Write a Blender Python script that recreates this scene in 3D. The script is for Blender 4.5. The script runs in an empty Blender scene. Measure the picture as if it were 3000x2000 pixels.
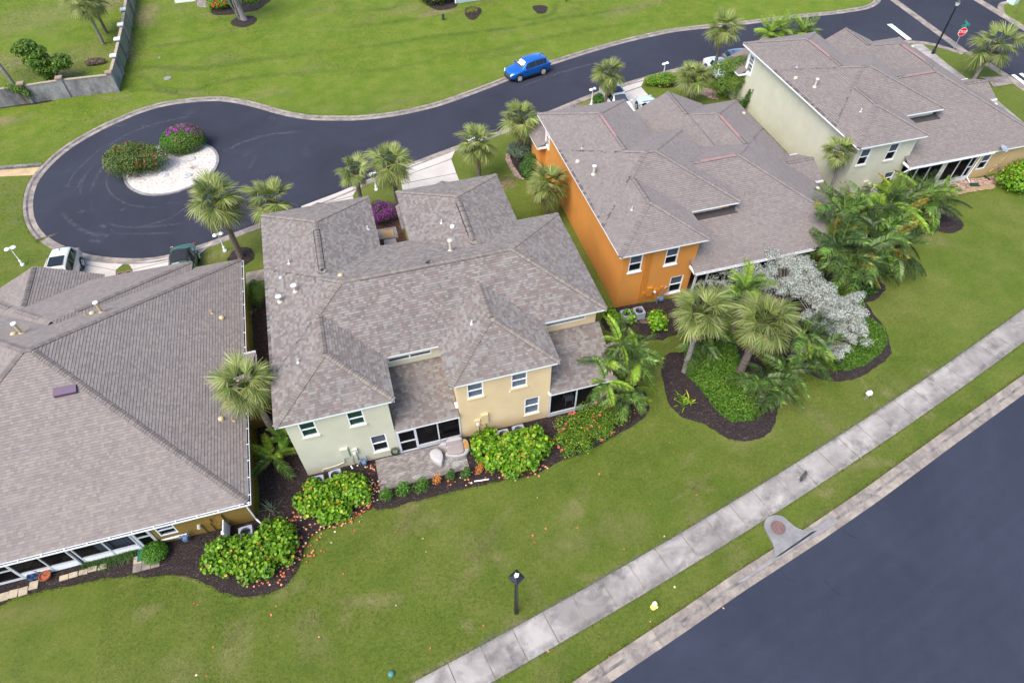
import bpy, math, random
import numpy as np
from mathutils import Vector, Matrix
from mathutils.geometry import tessellate_polygon

# ------------------------------------------------------------------ scene, camera, light
scene = bpy.context.scene
COL = scene.collection
cam_data = bpy.data.cameras.new('camera')
cam = bpy.data.objects.new('camera', cam_data)
COL.objects.link(cam)
cam_data.sensor_width = 36.0
cam_data.sensor_fit = 'HORIZONTAL'
cam_data.lens = 22.90
cam_data.clip_start = 0.5
cam_data.clip_end = 3000
cam.location = (0, 0, 32)
cam.rotation_euler = (0.699982, 0.002055, -0.279884)
scene.camera = cam

world = bpy.data.worlds.new('World')
scene.world = world
world.use_nodes = True
wt = world.node_tree
wt.nodes.clear()
sky = wt.nodes.new('ShaderNodeTexSky')
sky.sky_type = 'NISHITA'
sky.sun_disc = False
SUN_EL, SUN_AZ = math.radians(56), math.radians(-125)      # azimuth from +Y, clockwise seen from above
sky.sun_elevation = SUN_EL
sky.sun_rotation = SUN_AZ
sky.altitude = 0
sky.air_density = 1.0
sky.dust_density = 2.0
sky.ozone_density = 1.0
bg = wt.nodes.new('ShaderNodeBackground')
bg.inputs['Strength'].default_value = 0.105
wo = wt.nodes.new('ShaderNodeOutputWorld')
wt.links.new(sky.outputs['Color'], bg.inputs['Color'])
wt.links.new(bg.outputs['Background'], wo.inputs['Surface'])

sun_data = bpy.data.lights.new('sun', 'SUN')
sun_data.energy = 1.5
sun_data.angle = math.radians(42)
sun_data.color = (1.0, 0.965, 0.91)
sun = bpy.data.objects.new('sun', sun_data)
COL.objects.link(sun)
sun.location = (0, 0, 60)
_sd = Vector((math.cos(SUN_EL) * math.sin(SUN_AZ), math.cos(SUN_EL) * math.cos(SUN_AZ), math.sin(SUN_EL)))
sun.rotation_euler = _sd.to_track_quat('Z', 'Y').to_euler()

scene.view_settings.view_transform = 'Standard'
scene.view_settings.look = 'None'
scene.view_settings.exposure = 1.54
scene.view_settings.gamma = 1.0
scene.view_settings.use_curve_mapping = False
scene.render.engine = 'CYCLES'

rng = np.random.default_rng(7)
random.seed(7)

# ------------------------------------------------------------------ materials
def new_mat(name):
 m = bpy.data.materials.new(name)
 m.use_nodes = True
 nt = m.node_tree
 nt.nodes.clear()
 out = nt.nodes.new('ShaderNodeOutputMaterial')
 b = nt.nodes.new('ShaderNodeBsdfPrincipled')
 nt.links.new(b.outputs[0], out.inputs[0])
 return m, nt, b, out

def coords(nt):
 t = nt.nodes.new('ShaderNodeNewGeometry')
 return t.outputs['Position']

def noise(nt, scale, detail=4.0, rough=0.6, vec=None, distort=0.0):
 n = nt.nodes.new('ShaderNodeTexNoise')
 n.inputs['Scale'].default_value = scale
 n.inputs['Detail'].default_value = detail
 n.inputs['Roughness'].default_value = rough
 n.inputs['Distortion'].default_value = distort
 nt.links.new(vec if vec is not None else coords(nt), n.inputs['Vector'])
 return n.outputs['Fac']

def ramp(nt, fac, stops, interp='LINEAR'):
 r = nt.nodes.new('ShaderNodeValToRGB')
 r.color_ramp.interpolation = interp
 el = r.color_ramp.elements
 while len(el) < len(stops):
  el.new(0.5)
 for e, (p, c) in zip(el, stops):
  e.position = p
  e.color = (c[0], c[1], c[2], 1) if len(c) == 3 else c
 nt.links.new(fac, r.inputs['Fac'])
 return r.outputs['Color']

def mix(nt, fac, a, b, mode='MIX'):
 n = nt.nodes.new('ShaderNodeMix')
 n.data_type = 'RGBA'
 n.blend_type = mode
 for sock, v in ((n.inputs['Factor'], fac), (n.inputs[6], a), (n.inputs[7], b)):
  if isinstance(v, (int, float)):
   sock.default_value = v
  elif isinstance(v, tuple):
   sock.default_value = (v[0], v[1], v[2], 1)
  else:
   nt.links.new(v, sock)
 return n.outputs[2]

def attr(nt, name):
 a = nt.nodes.new('ShaderNodeAttribute')
 a.attribute_name = name
 return a

def bump(nt, b, height, strength=0.4, dist=0.02):
 n = nt.nodes.new('ShaderNodeBump')
 n.inputs['Strength'].default_value = strength
 n.inputs['Distance'].default_value = dist
 nt.links.new(height, n.inputs['Height'])
 nt.links.new(n.outputs[0], b.inputs['Normal'])

def stretched(nt, sx, sy, sz, rot=0.0):
 m = nt.nodes.new('ShaderNodeMapping')
 m.inputs['Scale'].default_value = (sx, sy, sz)
 m.inputs['Rotation'].default_value = (0, 0, rot)
 nt.links.new(coords(nt), m.inputs['Vector'])
 return m.outputs[0]

def plain(name, col, rough=0.6, metal=0.0, var=0.12, scale=3.0, coat=0.0, bump_s=0.0, bump_scale=60.0):
 m, nt, b, out = new_mat(name)
 f = noise(nt, scale, 5, 0.65)
 lo = tuple(max(0, c * (1 - var)) for c in col)
 hi = tuple(min(1, c * (1 + var)) for c in col)
 nt.links.new(ramp(nt, f, [(0.3, lo), (0.7, hi)]), b.inputs['Base Color'])
 b.inputs['Roughness'].default_value = rough
 b.inputs['Metallic'].default_value = metal
 if coat:
  b.inputs['Coat Weight'].default_value = coat
  b.inputs['Coat Roughness'].default_value = 0.05
 if bump_s:
  bump(nt, b, noise(nt, bump_scale, 4, 0.7), bump_s, 0.01)
 return m

def shingle_mat(name, stops):
 m, nt, b, out = new_mat(name)
 a = attr(nt, 'tone')
 c = ramp(nt, a.outputs['Fac'], stops, 'LINEAR')
 g = noise(nt, 45.0, 3, 0.7)
 c = mix(nt, 0.5, c, ramp(nt, g, [(0.25, (0.42, 0.42, 0.42)), (0.75, (0.62, 0.62, 0.62))]), 'OVERLAY')
 w = noise(nt, 0.35, 4, 0.6)
 c = mix(nt, 0.30, c, ramp(nt, w, [(0.3, (0.43, 0.43, 0.45)), (0.7, (0.58, 0.57, 0.56))]), 'OVERLAY')
 nt.links.new(c, b.inputs['Base Color'])
 b.inputs['Roughness'].default_value = 0.82
 b.inputs['Specular IOR Level'].default_value = 0.35
 bump(nt, b, g, 0.35, 0.01)
 return m

def stucco_mat(name, col, stain=(0.6, 0.55, 0.5)):
 m, nt, b, out = new_mat(name)
 f1 = noise(nt, 0.7, 5, 0.6)
 f2 = noise(nt, 1.2, 6, 0.7, stretched(nt, 1.6, 1.6, 0.5))
 c = ramp(nt, f1, [(0.3, tuple(x * 0.93 for x in col)), (0.7, tuple(min(1, x * 1.06) for x in col))])
 c = mix(nt, 0.5, c, ramp(nt, f2, [(0.42, (0.48, 0.48, 0.48)), (0.66, (0.515, 0.515, 0.515))]), 'OVERLAY')
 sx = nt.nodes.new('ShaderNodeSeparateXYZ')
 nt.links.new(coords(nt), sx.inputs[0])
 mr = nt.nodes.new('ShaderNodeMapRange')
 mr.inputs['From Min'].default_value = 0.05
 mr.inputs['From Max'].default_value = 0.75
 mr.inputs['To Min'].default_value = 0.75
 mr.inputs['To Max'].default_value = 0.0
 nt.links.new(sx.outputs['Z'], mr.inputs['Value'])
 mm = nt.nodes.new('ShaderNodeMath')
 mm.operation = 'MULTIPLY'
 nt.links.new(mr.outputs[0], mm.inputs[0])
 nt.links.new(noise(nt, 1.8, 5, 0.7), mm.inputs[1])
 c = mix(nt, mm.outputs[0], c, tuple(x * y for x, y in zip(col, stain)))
 nt.links.new(c, b.inputs['Base Color'])
 b.inputs['Roughness'].default_value = 0.9
 b.inputs['Specular IOR Level'].default_value = 0.25
 bump(nt, b, noise(nt, 14.0, 6, 0.75), 0.35, 0.02)
 return m

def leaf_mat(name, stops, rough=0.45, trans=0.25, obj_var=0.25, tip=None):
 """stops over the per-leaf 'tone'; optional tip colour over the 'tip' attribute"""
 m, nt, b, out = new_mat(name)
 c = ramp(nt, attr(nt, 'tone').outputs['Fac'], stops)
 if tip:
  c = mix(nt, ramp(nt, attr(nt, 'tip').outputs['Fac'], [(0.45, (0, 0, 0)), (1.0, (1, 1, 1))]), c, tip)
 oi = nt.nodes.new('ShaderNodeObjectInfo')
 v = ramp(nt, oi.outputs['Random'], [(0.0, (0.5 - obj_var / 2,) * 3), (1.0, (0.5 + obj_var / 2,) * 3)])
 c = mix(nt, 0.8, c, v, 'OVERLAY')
 nt.links.new(c, b.inputs['Base Color'])
 b.inputs['Roughness'].default_value = rough
 b.inputs['Specular IOR Level'].default_value = 0.25
 tr = nt.nodes.new('ShaderNodeBsdfTranslucent')
 nt.links.new(c, tr.inputs['Color'])
 ms = nt.nodes.new('ShaderNodeMixShader')
 ms.inputs[0].default_value = trans
 nt.links.new(b.outputs[0], ms.inputs[1])
 nt.links.new(tr.outputs[0], ms.inputs[2])
 nt.links.new(ms.outputs[0], out.inputs[0])
 return m

def soft_mat(name, c0, c1, nscale, contrast=(0.35, 0.65), rough=0.9, cscale=6.0, amount=1.0, stretch=None):
 """a stain or worn patch: opacity from the 'soft' attribute broken up by noise"""
 m, nt, b, out = new_mat(name)
 vec = stretched(nt, *stretch) if stretch else None
 c = ramp(nt, noise(nt, cscale, 4, 0.65), [(0.3, c0), (0.7, c1)])
 nt.links.new(c, b.inputs['Base Color'])
 b.inputs['Roughness'].default_value = rough
 a = attr(nt, 'soft')
 n = noise(nt, nscale, 6, 0.7, vec)
 add = nt.nodes.new('ShaderNodeMath')
 add.operation = 'MULTIPLY'
 nt.links.new(a.outputs['Fac'], add.inputs[0])
 r = ramp(nt, n, [(contrast[0], (0, 0, 0)), (contrast[1], (1, 1, 1))])
 nt.links.new(r, add.inputs[1])
 mu = nt.nodes.new('ShaderNodeMath')
 mu.operation = 'MULTIPLY'
 mu.inputs[1].default_value = amount
 nt.links.new(add.outputs[0], mu.inputs[0])
 tp = nt.nodes.new('ShaderNodeBsdfTransparent')
 ms = nt.nodes.new('ShaderNodeMixShader')
 nt.links.new(mu.outputs[0], ms.inputs[0])
 nt.links.new(tp.outputs[0], ms.inputs[1])
 nt.links.new(b.outputs[0], ms.inputs[2])
 nt.links.new(ms.outputs[0], out.inputs[0])
 return m

def glass_mat(name, tint=(0.62, 0.66, 0.70), clear=0.72, refl=(0.8, 0.86, 0.95)):
 m, nt, b, out = new_mat(name)
 b.inputs['Base Color'].default_value = (0.02, 0.024, 0.03, 1)
 b.inputs['Roughness'].default_value = 0.04
 b.inputs['Specular IOR Level'].default_value = 0.6
 tp = nt.nodes.new('ShaderNodeBsdfTransparent')
 tp.inputs['Color'].default_value = (*tint, 1)
 ms = nt.nodes.new('ShaderNodeMixShader')
 ms.inputs[0].default_value = clear
 nt.links.new(b.outputs[0], ms.inputs[1])
 nt.links.new(tp.outputs[0], ms.inputs[2])
 nt.links.new(ms.outputs[0], out.inputs[0])
 return m

M = {}
def grass_mat():
 m, nt, b, out = new_mat('lawn_grass')
 big = noise(nt, 0.10, 5, 0.6, None, 0.6)
 mid = noise(nt, 0.55, 5, 0.65)
 fine = noise(nt, 6.0, 5, 0.75)
 blade = noise(nt, 26.0, 3, 0.8)
 c = ramp(nt, big, [(0.30, (0.086, 0.124, 0.019)), (0.48, (0.107, 0.137, 0.022)), (0.70, (0.146, 0.155, 0.042))])
 c2 = ramp(nt, mid, [(0.25, (0.044, 0.092, 0.007)), (0.5, (0.104, 0.140, 0.016)), (0.78, (0.186, 0.180, 0.054))])
 c = mix(nt, 0.5, c, c2)
 sp = nt.nodes.new('ShaderNodeSeparateXYZ')                # the lawn beyond the road is a lusher turf
 nt.links.new(coords(nt), sp.inputs[0])
 far = nt.nodes.new('ShaderNodeMapRange')
 far.inputs['From Min'].default_value = 52.0
 far.inputs['From Max'].default_value = 62.0
 far.inputs['To Max'].default_value = 0.65
 nt.links.new(sp.outputs['Y'], far.inputs['Value'])
 c = mix(nt, far.outputs[0], c, ramp(nt, mid, [(0.25, (0.082, 0.152, 0.008)), (0.5, (0.132, 0.190, 0.013)), (0.8, (0.205, 0.215, 0.045))]))
 c = mix(nt, 0.9, c, ramp(nt, fine, [(0.28, (0.30, 0.34, 0.30)), (0.5, (0.5, 0.5, 0.5)), (0.75, (0.68, 0.65, 0.62))]), 'OVERLAY')
 c = mix(nt, 0.95, c, ramp(nt, blade, [(0.30, (0.24, 0.28, 0.24)), (0.5, (0.5, 0.5, 0.5)), (0.72, (0.74, 0.71, 0.64))]), 'OVERLAY')
 nt.links.new(c, b.inputs['Base Color'])
 b.inputs['Roughness'].default_value = 0.85
 b.inputs['Specular IOR Level'].default_value = 0.15
 bump(nt, b, blade, 0.8, 0.06)
 return m
M['lawn'] = grass_mat()

def asphalt_mat(name, base=(0.034, 0.036, 0.050)):
 m, nt, b, out = new_mat(name)
 big = noise(nt, 0.12, 5, 0.6, None, 0.8)
 mid = noise(nt, 0.9, 6, 0.7)
 grain = noise(nt, 38.0, 3, 0.85)
 c = ramp(nt, big, [(0.3, tuple(x * 0.86 for x in base)), (0.7, tuple(x * 1.18 for x in base))])
 c = mix(nt, 0.5, c, ramp(nt, mid, [(0.3, (0.44, 0.44, 0.44)), (0.75, (0.57, 0.57, 0.57))]), 'OVERLAY')
 c = mix(nt, 0.8, c, ramp(nt, grain, [(0.3, (0.36, 0.36, 0.36)), (0.55, (0.5, 0.5, 0.5)), (0.8, (0.68, 0.68, 0.68))]), 'OVERLAY')
 nt.links.new(c, b.inputs['Base Color'])
 b.inputs['Roughness'].default_value = 0.92
 b.inputs['Specular IOR Level'].default_value = 0.15
 bump(nt, b, grain, 0.5, 0.012)
 return m
M['asphalt'] = asphalt_mat('asphalt')
M['asphalt_main'] = asphalt_mat('asphalt_main_road', (0.034, 0.039, 0.058))

def concrete_mat(name, base, dirt, dirt_amt=0.5, scale=0.8):
 m, nt, b, out = new_mat(name)
 n1 = noise(nt, scale, 6, 0.7, None, 0.5)
 n2 = noise(nt, 24.0, 4, 0.8)
 n3 = noise(nt, 0.25, 3, 0.5)
 c = ramp(nt, n1, [(0.40, dirt), (0.62, base)])
 c = mix(nt, 1 - dirt_amt, c, base)
 c = mix(nt, 0.5, c, ramp(nt, n3, [(0.35, (0.45, 0.44, 0.43)), (0.65, (0.54, 0.54, 0.54))]), 'OVERLAY')
 c = mix(nt, 0.6, c, ramp(nt, n2, [(0.3, (0.42, 0.42, 0.42)), (0.75, (0.58, 0.58, 0.58))]), 'OVERLAY')
 nt.links.new(c, b.inputs['Base Color'])
 b.inputs['Roughness'].default_value = 0.85
 bump(nt, b, n2, 0.3, 0.008)
 return m
M['sidewalk'] = concrete_mat('sidewalk_concrete', (0.375, 0.34, 0.312), (0.215, 0.190, 0.175), 0.95, 0.40)
M['drive'] = concrete_mat('driveway_concrete', (0.53, 0.48, 0.435), (0.42, 0.37, 0.32), 0.6, 0.5)
M['kerb'] = concrete_mat('kerb_concrete', (0.33, 0.275, 0.225), (0.155, 0.13, 0.115), 0.9, 1.1)
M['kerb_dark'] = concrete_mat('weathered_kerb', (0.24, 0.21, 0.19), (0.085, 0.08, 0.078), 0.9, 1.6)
M['apron'] = concrete_mat('inlet_concrete', (0.265, 0.25, 0.245), (0.155, 0.15, 0.152), 0.8, 0.9)
M['flume'] = concrete_mat('stained_flume', (0.52, 0.36, 0.20), (0.36, 0.25, 0.14), 0.8, 1.0)
M['paint'] = plain('road_paint', (0.80, 0.80, 0.78), 0.7, var=0.08, scale=12)

def mulch_mat(name, stops, bscale=16.0):
 m, nt, b, out = new_mat(name)
 v = nt.nodes.new('ShaderNodeTexVoronoi')
 v.inputs['Scale'].default_value = bscale
 nt.links.new(stretched(nt, 1.0, 1.6, 1.0, 0.6), v.inputs['Vector'])
 sp = nt.nodes.new('ShaderNodeSeparateColor')
 nt.links.new(v.outputs['Color'], sp.inputs[0])
 c = ramp(nt, sp.outputs[0], stops)
 c = mix(nt, 0.6, c, ramp(nt, noise(nt, 0.9, 5, 0.7), [(0.3, (0.38, 0.38, 0.38)), (0.7, (0.6, 0.58, 0.58))]), 'OVERLAY')
 nt.links.new(c, b.inputs['Base Color'])
 b.inputs['Roughness'].default_value = 0.95
 bump(nt, b, v.outputs['Distance'], 1.0, 0.05)
 return m
M['mulch'] = mulch_mat('dark_mulch', [(0.0, (0.010, 0.006, 0.006)), (0.6, (0.026, 0.014, 0.013)), (0.95, (0.050, 0.030, 0.027)), (1.0, (0.13, 0.095, 0.08))])
M['mulch_red'] = mulch_mat('red_mulch', [(0.0, (0.035, 0.012, 0.010)), (0.6, (0.10, 0.035, 0.022)), (1.0, (0.20, 0.11, 0.08))])
M['chips'] = mulch_mat('pale_wood_chips', [(0.0, (0.13, 0.075, 0.06)), (0.5, (0.33, 0.21, 0.16)), (1.0, (0.58, 0.42, 0.33))], 9.0)
M['shell'] = mulch_mat('white_shell_gravel', [(0.0, (0.36, 0.28, 0.22)), (0.30, (0.60, 0.54, 0.47)), (1.0, (0.78, 0.73, 0.68))], 14.0)
M['bare'] = plain('bare_soil', (0.30, 0.20, 0.11), 0.95, var=0.3, scale=4, bump_s=0.6)

EDGE = (0.028, 0.024, 0.024)  # dark asphalt butt edges; also puts each course's shadow line into the colour
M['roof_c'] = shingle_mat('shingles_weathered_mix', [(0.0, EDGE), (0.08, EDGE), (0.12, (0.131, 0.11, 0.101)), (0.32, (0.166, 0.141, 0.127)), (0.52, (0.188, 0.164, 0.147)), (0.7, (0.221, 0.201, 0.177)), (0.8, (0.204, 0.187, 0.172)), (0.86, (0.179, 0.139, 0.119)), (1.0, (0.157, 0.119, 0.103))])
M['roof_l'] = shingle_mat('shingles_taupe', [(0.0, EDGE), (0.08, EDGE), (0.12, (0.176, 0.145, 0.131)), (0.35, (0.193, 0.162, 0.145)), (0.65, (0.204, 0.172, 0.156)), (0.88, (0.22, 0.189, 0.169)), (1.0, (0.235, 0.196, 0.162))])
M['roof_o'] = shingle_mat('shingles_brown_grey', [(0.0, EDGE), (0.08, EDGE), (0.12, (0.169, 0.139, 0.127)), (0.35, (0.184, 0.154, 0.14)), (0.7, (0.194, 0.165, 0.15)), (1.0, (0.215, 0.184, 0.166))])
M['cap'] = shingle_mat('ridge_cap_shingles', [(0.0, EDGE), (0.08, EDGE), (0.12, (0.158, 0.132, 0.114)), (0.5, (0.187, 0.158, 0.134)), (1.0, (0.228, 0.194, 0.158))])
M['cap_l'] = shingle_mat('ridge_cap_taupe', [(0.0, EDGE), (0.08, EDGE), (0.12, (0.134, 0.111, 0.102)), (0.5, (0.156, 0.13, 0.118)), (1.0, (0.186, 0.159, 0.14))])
M['deck'] = plain('roof_underlay', (0.05, 0.043, 0.042), 0.95, var=0.2)
M['white'] = plain('white_trim', (0.88, 0.88, 0.87), 0.45, var=0.04, scale=2)
M['trim_grey'] = plain('aluminium_frame', (0.66, 0.68, 0.71), 0.35, 0.2, var=0.05)
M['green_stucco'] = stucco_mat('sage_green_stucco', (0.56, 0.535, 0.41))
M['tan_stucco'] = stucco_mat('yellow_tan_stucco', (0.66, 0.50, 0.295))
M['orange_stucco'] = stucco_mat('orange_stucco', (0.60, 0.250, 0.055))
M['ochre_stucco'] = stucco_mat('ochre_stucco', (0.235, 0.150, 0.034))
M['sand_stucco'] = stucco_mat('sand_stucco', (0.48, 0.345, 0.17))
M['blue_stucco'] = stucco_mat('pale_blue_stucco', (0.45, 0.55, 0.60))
M['glass'] = glass_mat('window_glass')
M['dark'] = plain('dark_interior', (0.012, 0.013, 0.016), 0.8, var=0.2)
M['blind'] = plain('grey_vertical_blind', (0.58, 0.63, 0.70), 0.8, var=0.15, scale=8)
M['shade'] = plain('grey_roller_shade', (0.36, 0.37, 0.40), 0.85, var=0.1)
M['curtain'] = plain('green_curtain', (0.05, 0.22, 0.10), 0.9, var=0.5, scale=7)
M['screen'] = glass_mat('insect_screen', (0.34, 0.34, 0.36), 0.86)
M['porch_floor'] = plain('porch_tile', (0.12, 0.085, 0.075), 0.6, var=0.2, scale=2)
M['copper'] = plain('pink_ridge_vent', (0.27, 0.15, 0.14), 0.55, var=0.1)
M['purple_metal'] = plain('purple_vent', (0.085, 0.045, 0.090), 0.4, var=0.08)
M['black'] = plain('black_metal', (0.012, 0.013, 0.02), 0.35, var=0.2)
M['black_rubber'] = plain('tyre_rubber', (0.012, 0.012, 0.013), 0.85, var=0.2)
M['cream_pvc'] = plain('cream_vent', (0.52, 0.40, 0.21), 0.55, var=0.1)
M['ivory_pvc'] = plain('ivory_vent', (0.52, 0.46, 0.37), 0.55, var=0.1)
M['white_metal'] = plain('white_vent', (0.62, 0.61, 0.59), 0.4, var=0.04)
M['grey_metal'] = plain('grey_metal', (0.40, 0.42, 0.45), 0.4, 0.4, var=0.1)
M['ac_grey'] = plain('condenser_grey', (0.27, 0.28, 0.33), 0.5, var=0.08)
M['blue_pipe'] = plain('gas_meter_blue', (0.10, 0.17, 0.28), 0.5, var=0.2)

# ------------------------------------------------------------------ object helpers
def link(name, data, parent=None):
 o = bpy.data.objects.new(name, data)
 COL.objects.link(o)
 if parent is not None:
  o.parent = parent
 return o

def thing(name, loc, label, cat, group=None, rz=0.0):
 o = link(name, None)
 o.empty_display_size = 0.2
 o.location = loc if len(loc) == 3 else (loc[0], loc[1], 0)
 o.rotation_euler = (0, 0, rz)
 o['label'] = label
 o['category'] = cat
 if group:
  o['group'] = group
 return o

def tag(o, label, cat, group=None):
 o['label'] = label
 o['category'] = cat
 if group:
  o['group'] = group
 return o

def root_loc(o):
 while o.parent is not None:
  o = o.parent
 return Vector(o.location)

def struct(o):
 o['kind'] = 'structure'
 return o

def stuff(o):
 o['kind'] = 'stuff'
 return o

class MB:
 """collects polygons, then becomes one mesh object"""
 def __init__(self):
  self.v, self.f, self.mi, self.tone, self.tip = [], [], [], [], []
  self.cm = 0
 def poly(self, pts, tone=0.5):
  i = len(self.v)
  self.v.extend([tuple(p) for p in pts])
  self.f.append(tuple(range(i, i + len(pts))))
  self.mi.append(self.cm)
  self.tone.append(tone)
 def box(self, c, s, rz=0.0, tone=0.5, taper=1.0, skip=()):
  cx, cy, cz = c
  hx, hy, hz = s[0] / 2, s[1] / 2, s[2] / 2
  ca, sa = math.cos(rz), math.sin(rz)
  def P(x, y, z):
   k = taper if z > 0 else 1.0
   x, y = x * k, y * k
   return (cx + x * ca - y * sa, cy + x * sa + y * ca, cz + z)
  p = [P(-hx, -hy, -hz), P(hx, -hy, -hz), P(hx, hy, -hz), P(-hx, hy, -hz), P(-hx, -hy, hz), P(hx, -hy, hz), P(hx, hy, hz), P(-hx, hy, hz)]
  for q in ((0, 3, 2, 1), (4, 5, 6, 7), (0, 1, 5, 4), (1, 2, 6, 5), (2, 3, 7, 6), (3, 0, 4, 7)):
   self.poly([p[k] for k in q], tone)
 def bbox(self, lo, hi, tone=0.5):
  self.box([(a + b) / 2 for a, b in zip(lo, hi)], [b - a for a, b in zip(lo, hi)], 0.0, tone)
 def tube(self, pts, r, n=8, caps=True, tone=0.5, ry=None):
  """swept tube through pts; r a number or a list"""
  pts = [Vector(p) for p in pts]
  rs = r if isinstance(r, (list, tuple)) else [r] * len(pts)
  rings = []
  prev = None
  for k, p in enumerate(pts):
   d = (pts[min(k + 1, len(pts) - 1)] - pts[max(k - 1, 0)])
   if d.length < 1e-9:
    d = Vector((0, 0, 1))
   d.normalize()
   a = prev if prev is not None else (Vector((1, 0, 0)) if abs(d.x) < 0.9 else Vector((0, 1, 0)))
   u = (a - d * a.dot(d)).normalized()
   w = d.cross(u)
   prev = u
   rings.append([p + (u * math.cos(t) + w * math.sin(t)) * rs[k] for t in (2 * math.pi * j / n for j in range(n))])
  for k in range(len(rings) - 1):
   for j in range(n):
    self.poly([rings[k][j], rings[k][(j + 1) % n], rings[k + 1][(j + 1) % n], rings[k + 1][j]], tone)
  if caps:
   self.poly(rings[0][::-1], tone)
   self.poly(rings[-1], tone)
 def lathe(self, c, prof, n=16, tone=0.5):
  """profile of (r, z) turned about the vertical through c"""
  rings = [[(c[0] + r * math.cos(2 * math.pi * j / n), c[1] + r * math.sin(2 * math.pi * j / n), c[2] + z) for j in range(n)] for r, z in prof]
  for k in range(len(rings) - 1):
   for j in range(n):
    self.poly([rings[k][j], rings[k][(j + 1) % n], rings[k + 1][(j + 1) % n], rings[k + 1][j]], tone)
  if prof[0][0] > 1e-4:
   self.poly(rings[0][::-1], tone)
  if prof[-1][0] > 1e-4:
   self.poly(rings[-1], tone)
 def prism(self, poly2, z0, z1, tone=0.5):
  pts = ccw(poly2)
  n = len(pts)
  self.fan([(x, y, z1) for x, y in pts], tone)
  self.fan([(x, y, z0) for x, y in pts[::-1]], tone)
  for k in range(n):
   a, b = pts[k], pts[(k + 1) % n]
   self.poly([(a[0], a[1], z0), (b[0], b[1], z0), (b[0], b[1], z1), (a[0], a[1], z1)], tone)
 def fan(self, pts, tone=0.5):
  """a flat polygon of any outline, cut into triangles"""
  if len(pts) <= 4:
   self.poly(pts, tone)
   return
  vs = [Vector(p) for p in pts]
  nrm = Vector((0, 0, 0))
  for k in range(len(vs)):
   nrm += vs[k].cross(vs[(k + 1) % len(vs)])
  for t in tessellate_polygon([vs]):
   a, b, c = (vs[i] for i in t)
   if (b - a).cross(c - a).dot(nrm) < 0:
    b, c = c, b
   self.poly([a, b, c], tone)
 def build(self, name, mats, parent=None, local=False, smooth=False, tip=None):
  if not isinstance(mats, (list, tuple)):
   mats = [mats]
  me = bpy.data.meshes.new(name)
  V = np.array(self.v, dtype=float).reshape(-1, 3)
  if parent is not None and not local:
   V = V - np.array(root_loc(parent))
  me.from_pydata(V.tolist(), [], self.f)
  for m in mats:
   me.materials.append(m)
  if len(mats) > 1:
   me.polygons.foreach_set('material_index', self.mi)
  at = me.attributes.new('tone', 'FLOAT', 'FACE')
  at.data.foreach_set('value', np.array(self.tone, dtype=np.float32))
  if smooth:
   me.polygons.foreach_set('use_smooth', [True] * len(me.polygons))
  me.update()
  return link(name, me, parent)

def ccw(p):
 a = sum(p[k][0] * p[(k + 1) % len(p)][1] - p[(k + 1) % len(p)][0] * p[k][1] for k in range(len(p)))
 return list(p) if a > 0 else list(p)[::-1]

def np_mesh(name, V, F, mats, parent=None, local=False, tone=None, tip=None, smooth=False):
 """V (n,3), F (m,k) arrays; tone per face, tip per vertex"""
 me = bpy.data.meshes.new(name)
 V = np.asarray(V, dtype=np.float32)
 if parent is not None and not local:
  V = V - np.array(root_loc(parent), dtype=np.float32)
 F = np.asarray(F, dtype=np.int32)
 k = F.shape[1]
 me.vertices.add(len(V))
 me.vertices.foreach_set('co', V.ravel())
 me.loops.add(F.size)
 me.loops.foreach_set('vertex_index', F.ravel())
 me.polygons.add(len(F))
 me.polygons.foreach_set('loop_start', np.arange(0, F.size, k, dtype=np.int32))
 for m in (mats if isinstance(mats, (list, tuple)) else [mats]):
  me.materials.append(m)
 if tone is not None:
  me.attributes.new('tone', 'FLOAT', 'FACE').data.foreach_set('value', np.asarray(tone, dtype=np.float32))
 if tip is not None:
  me.attributes.new('tip', 'FLOAT', 'POINT').data.foreach_set('value', np.asarray(tip, dtype=np.float32))
 me.polygons.foreach_set('use_smooth', np.full(len(F), smooth, dtype=bool))
 me.update(calc_edges=True)
 me.validate()
 return link(name, me, parent)

def curve_pts(p, n=6, closed=False):
 """Catmull-Rom through the points"""
 p = [np.array(q, float) for q in p]
 out = []
 m = len(p)
 for k in range(m if closed else m - 1):
  a, b, c, d = (p[(k - 1) % m], p[k], p[(k + 1) % m], p[(k + 2) % m]) if closed else (p[max(k - 1, 0)], p[k], p[k + 1], p[min(k + 2, m - 1)])
  for t in np.linspace(0, 1, n, endpoint=False):
   out.append(0.5 * ((2 * b) + (c - a) * t + (2 * a - 5 * b + 4 * c - d) * t * t + (3 * b - a - 3 * c + d) * t ** 3))
 if not closed:
  out.append(p[-1])
 return [tuple(float(x) for x in q) for q in out]

def ragged(p, amp=0.05, step=0.25, seed=0):
 """closed outline resampled with a slightly uneven edge"""
 r = random.Random(seed)
 out = []
 for k in range(len(p)):
  a, b = Vector(p[k][:2]), Vector(p[(k + 1) % len(p)][:2])
  L = (b - a).length
  if L < 1e-6:
   continue
  nrm = Vector((-(b - a).y, (b - a).x)) / L
  m = max(1, int(L / step))
  for j in range(m):
   q = a.lerp(b, j / m) + nrm * r.uniform(-amp, amp)
   out.append((q.x, q.y))
 return out

def offset_line(p, d):
 """polyline shifted sideways by d (to the left of travel)"""
 out = []
 for k in range(len(p)):
  a, b = np.array(p[max(k - 1, 0)][:2]), np.array(p[min(k + 1, len(p) - 1)][:2])
  t = b - a
  t = t / (np.linalg.norm(t) + 1e-9)
  out.append((p[k][0] - t[1] * d, p[k][1] + t[0] * d))
 return out

def sheet(name, outline, z, mat, parent=None):
 b = MB()
 b.fan([(x, y, z) for x, y in ccw(outline)])
 return b.build(name, mat, parent)

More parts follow.
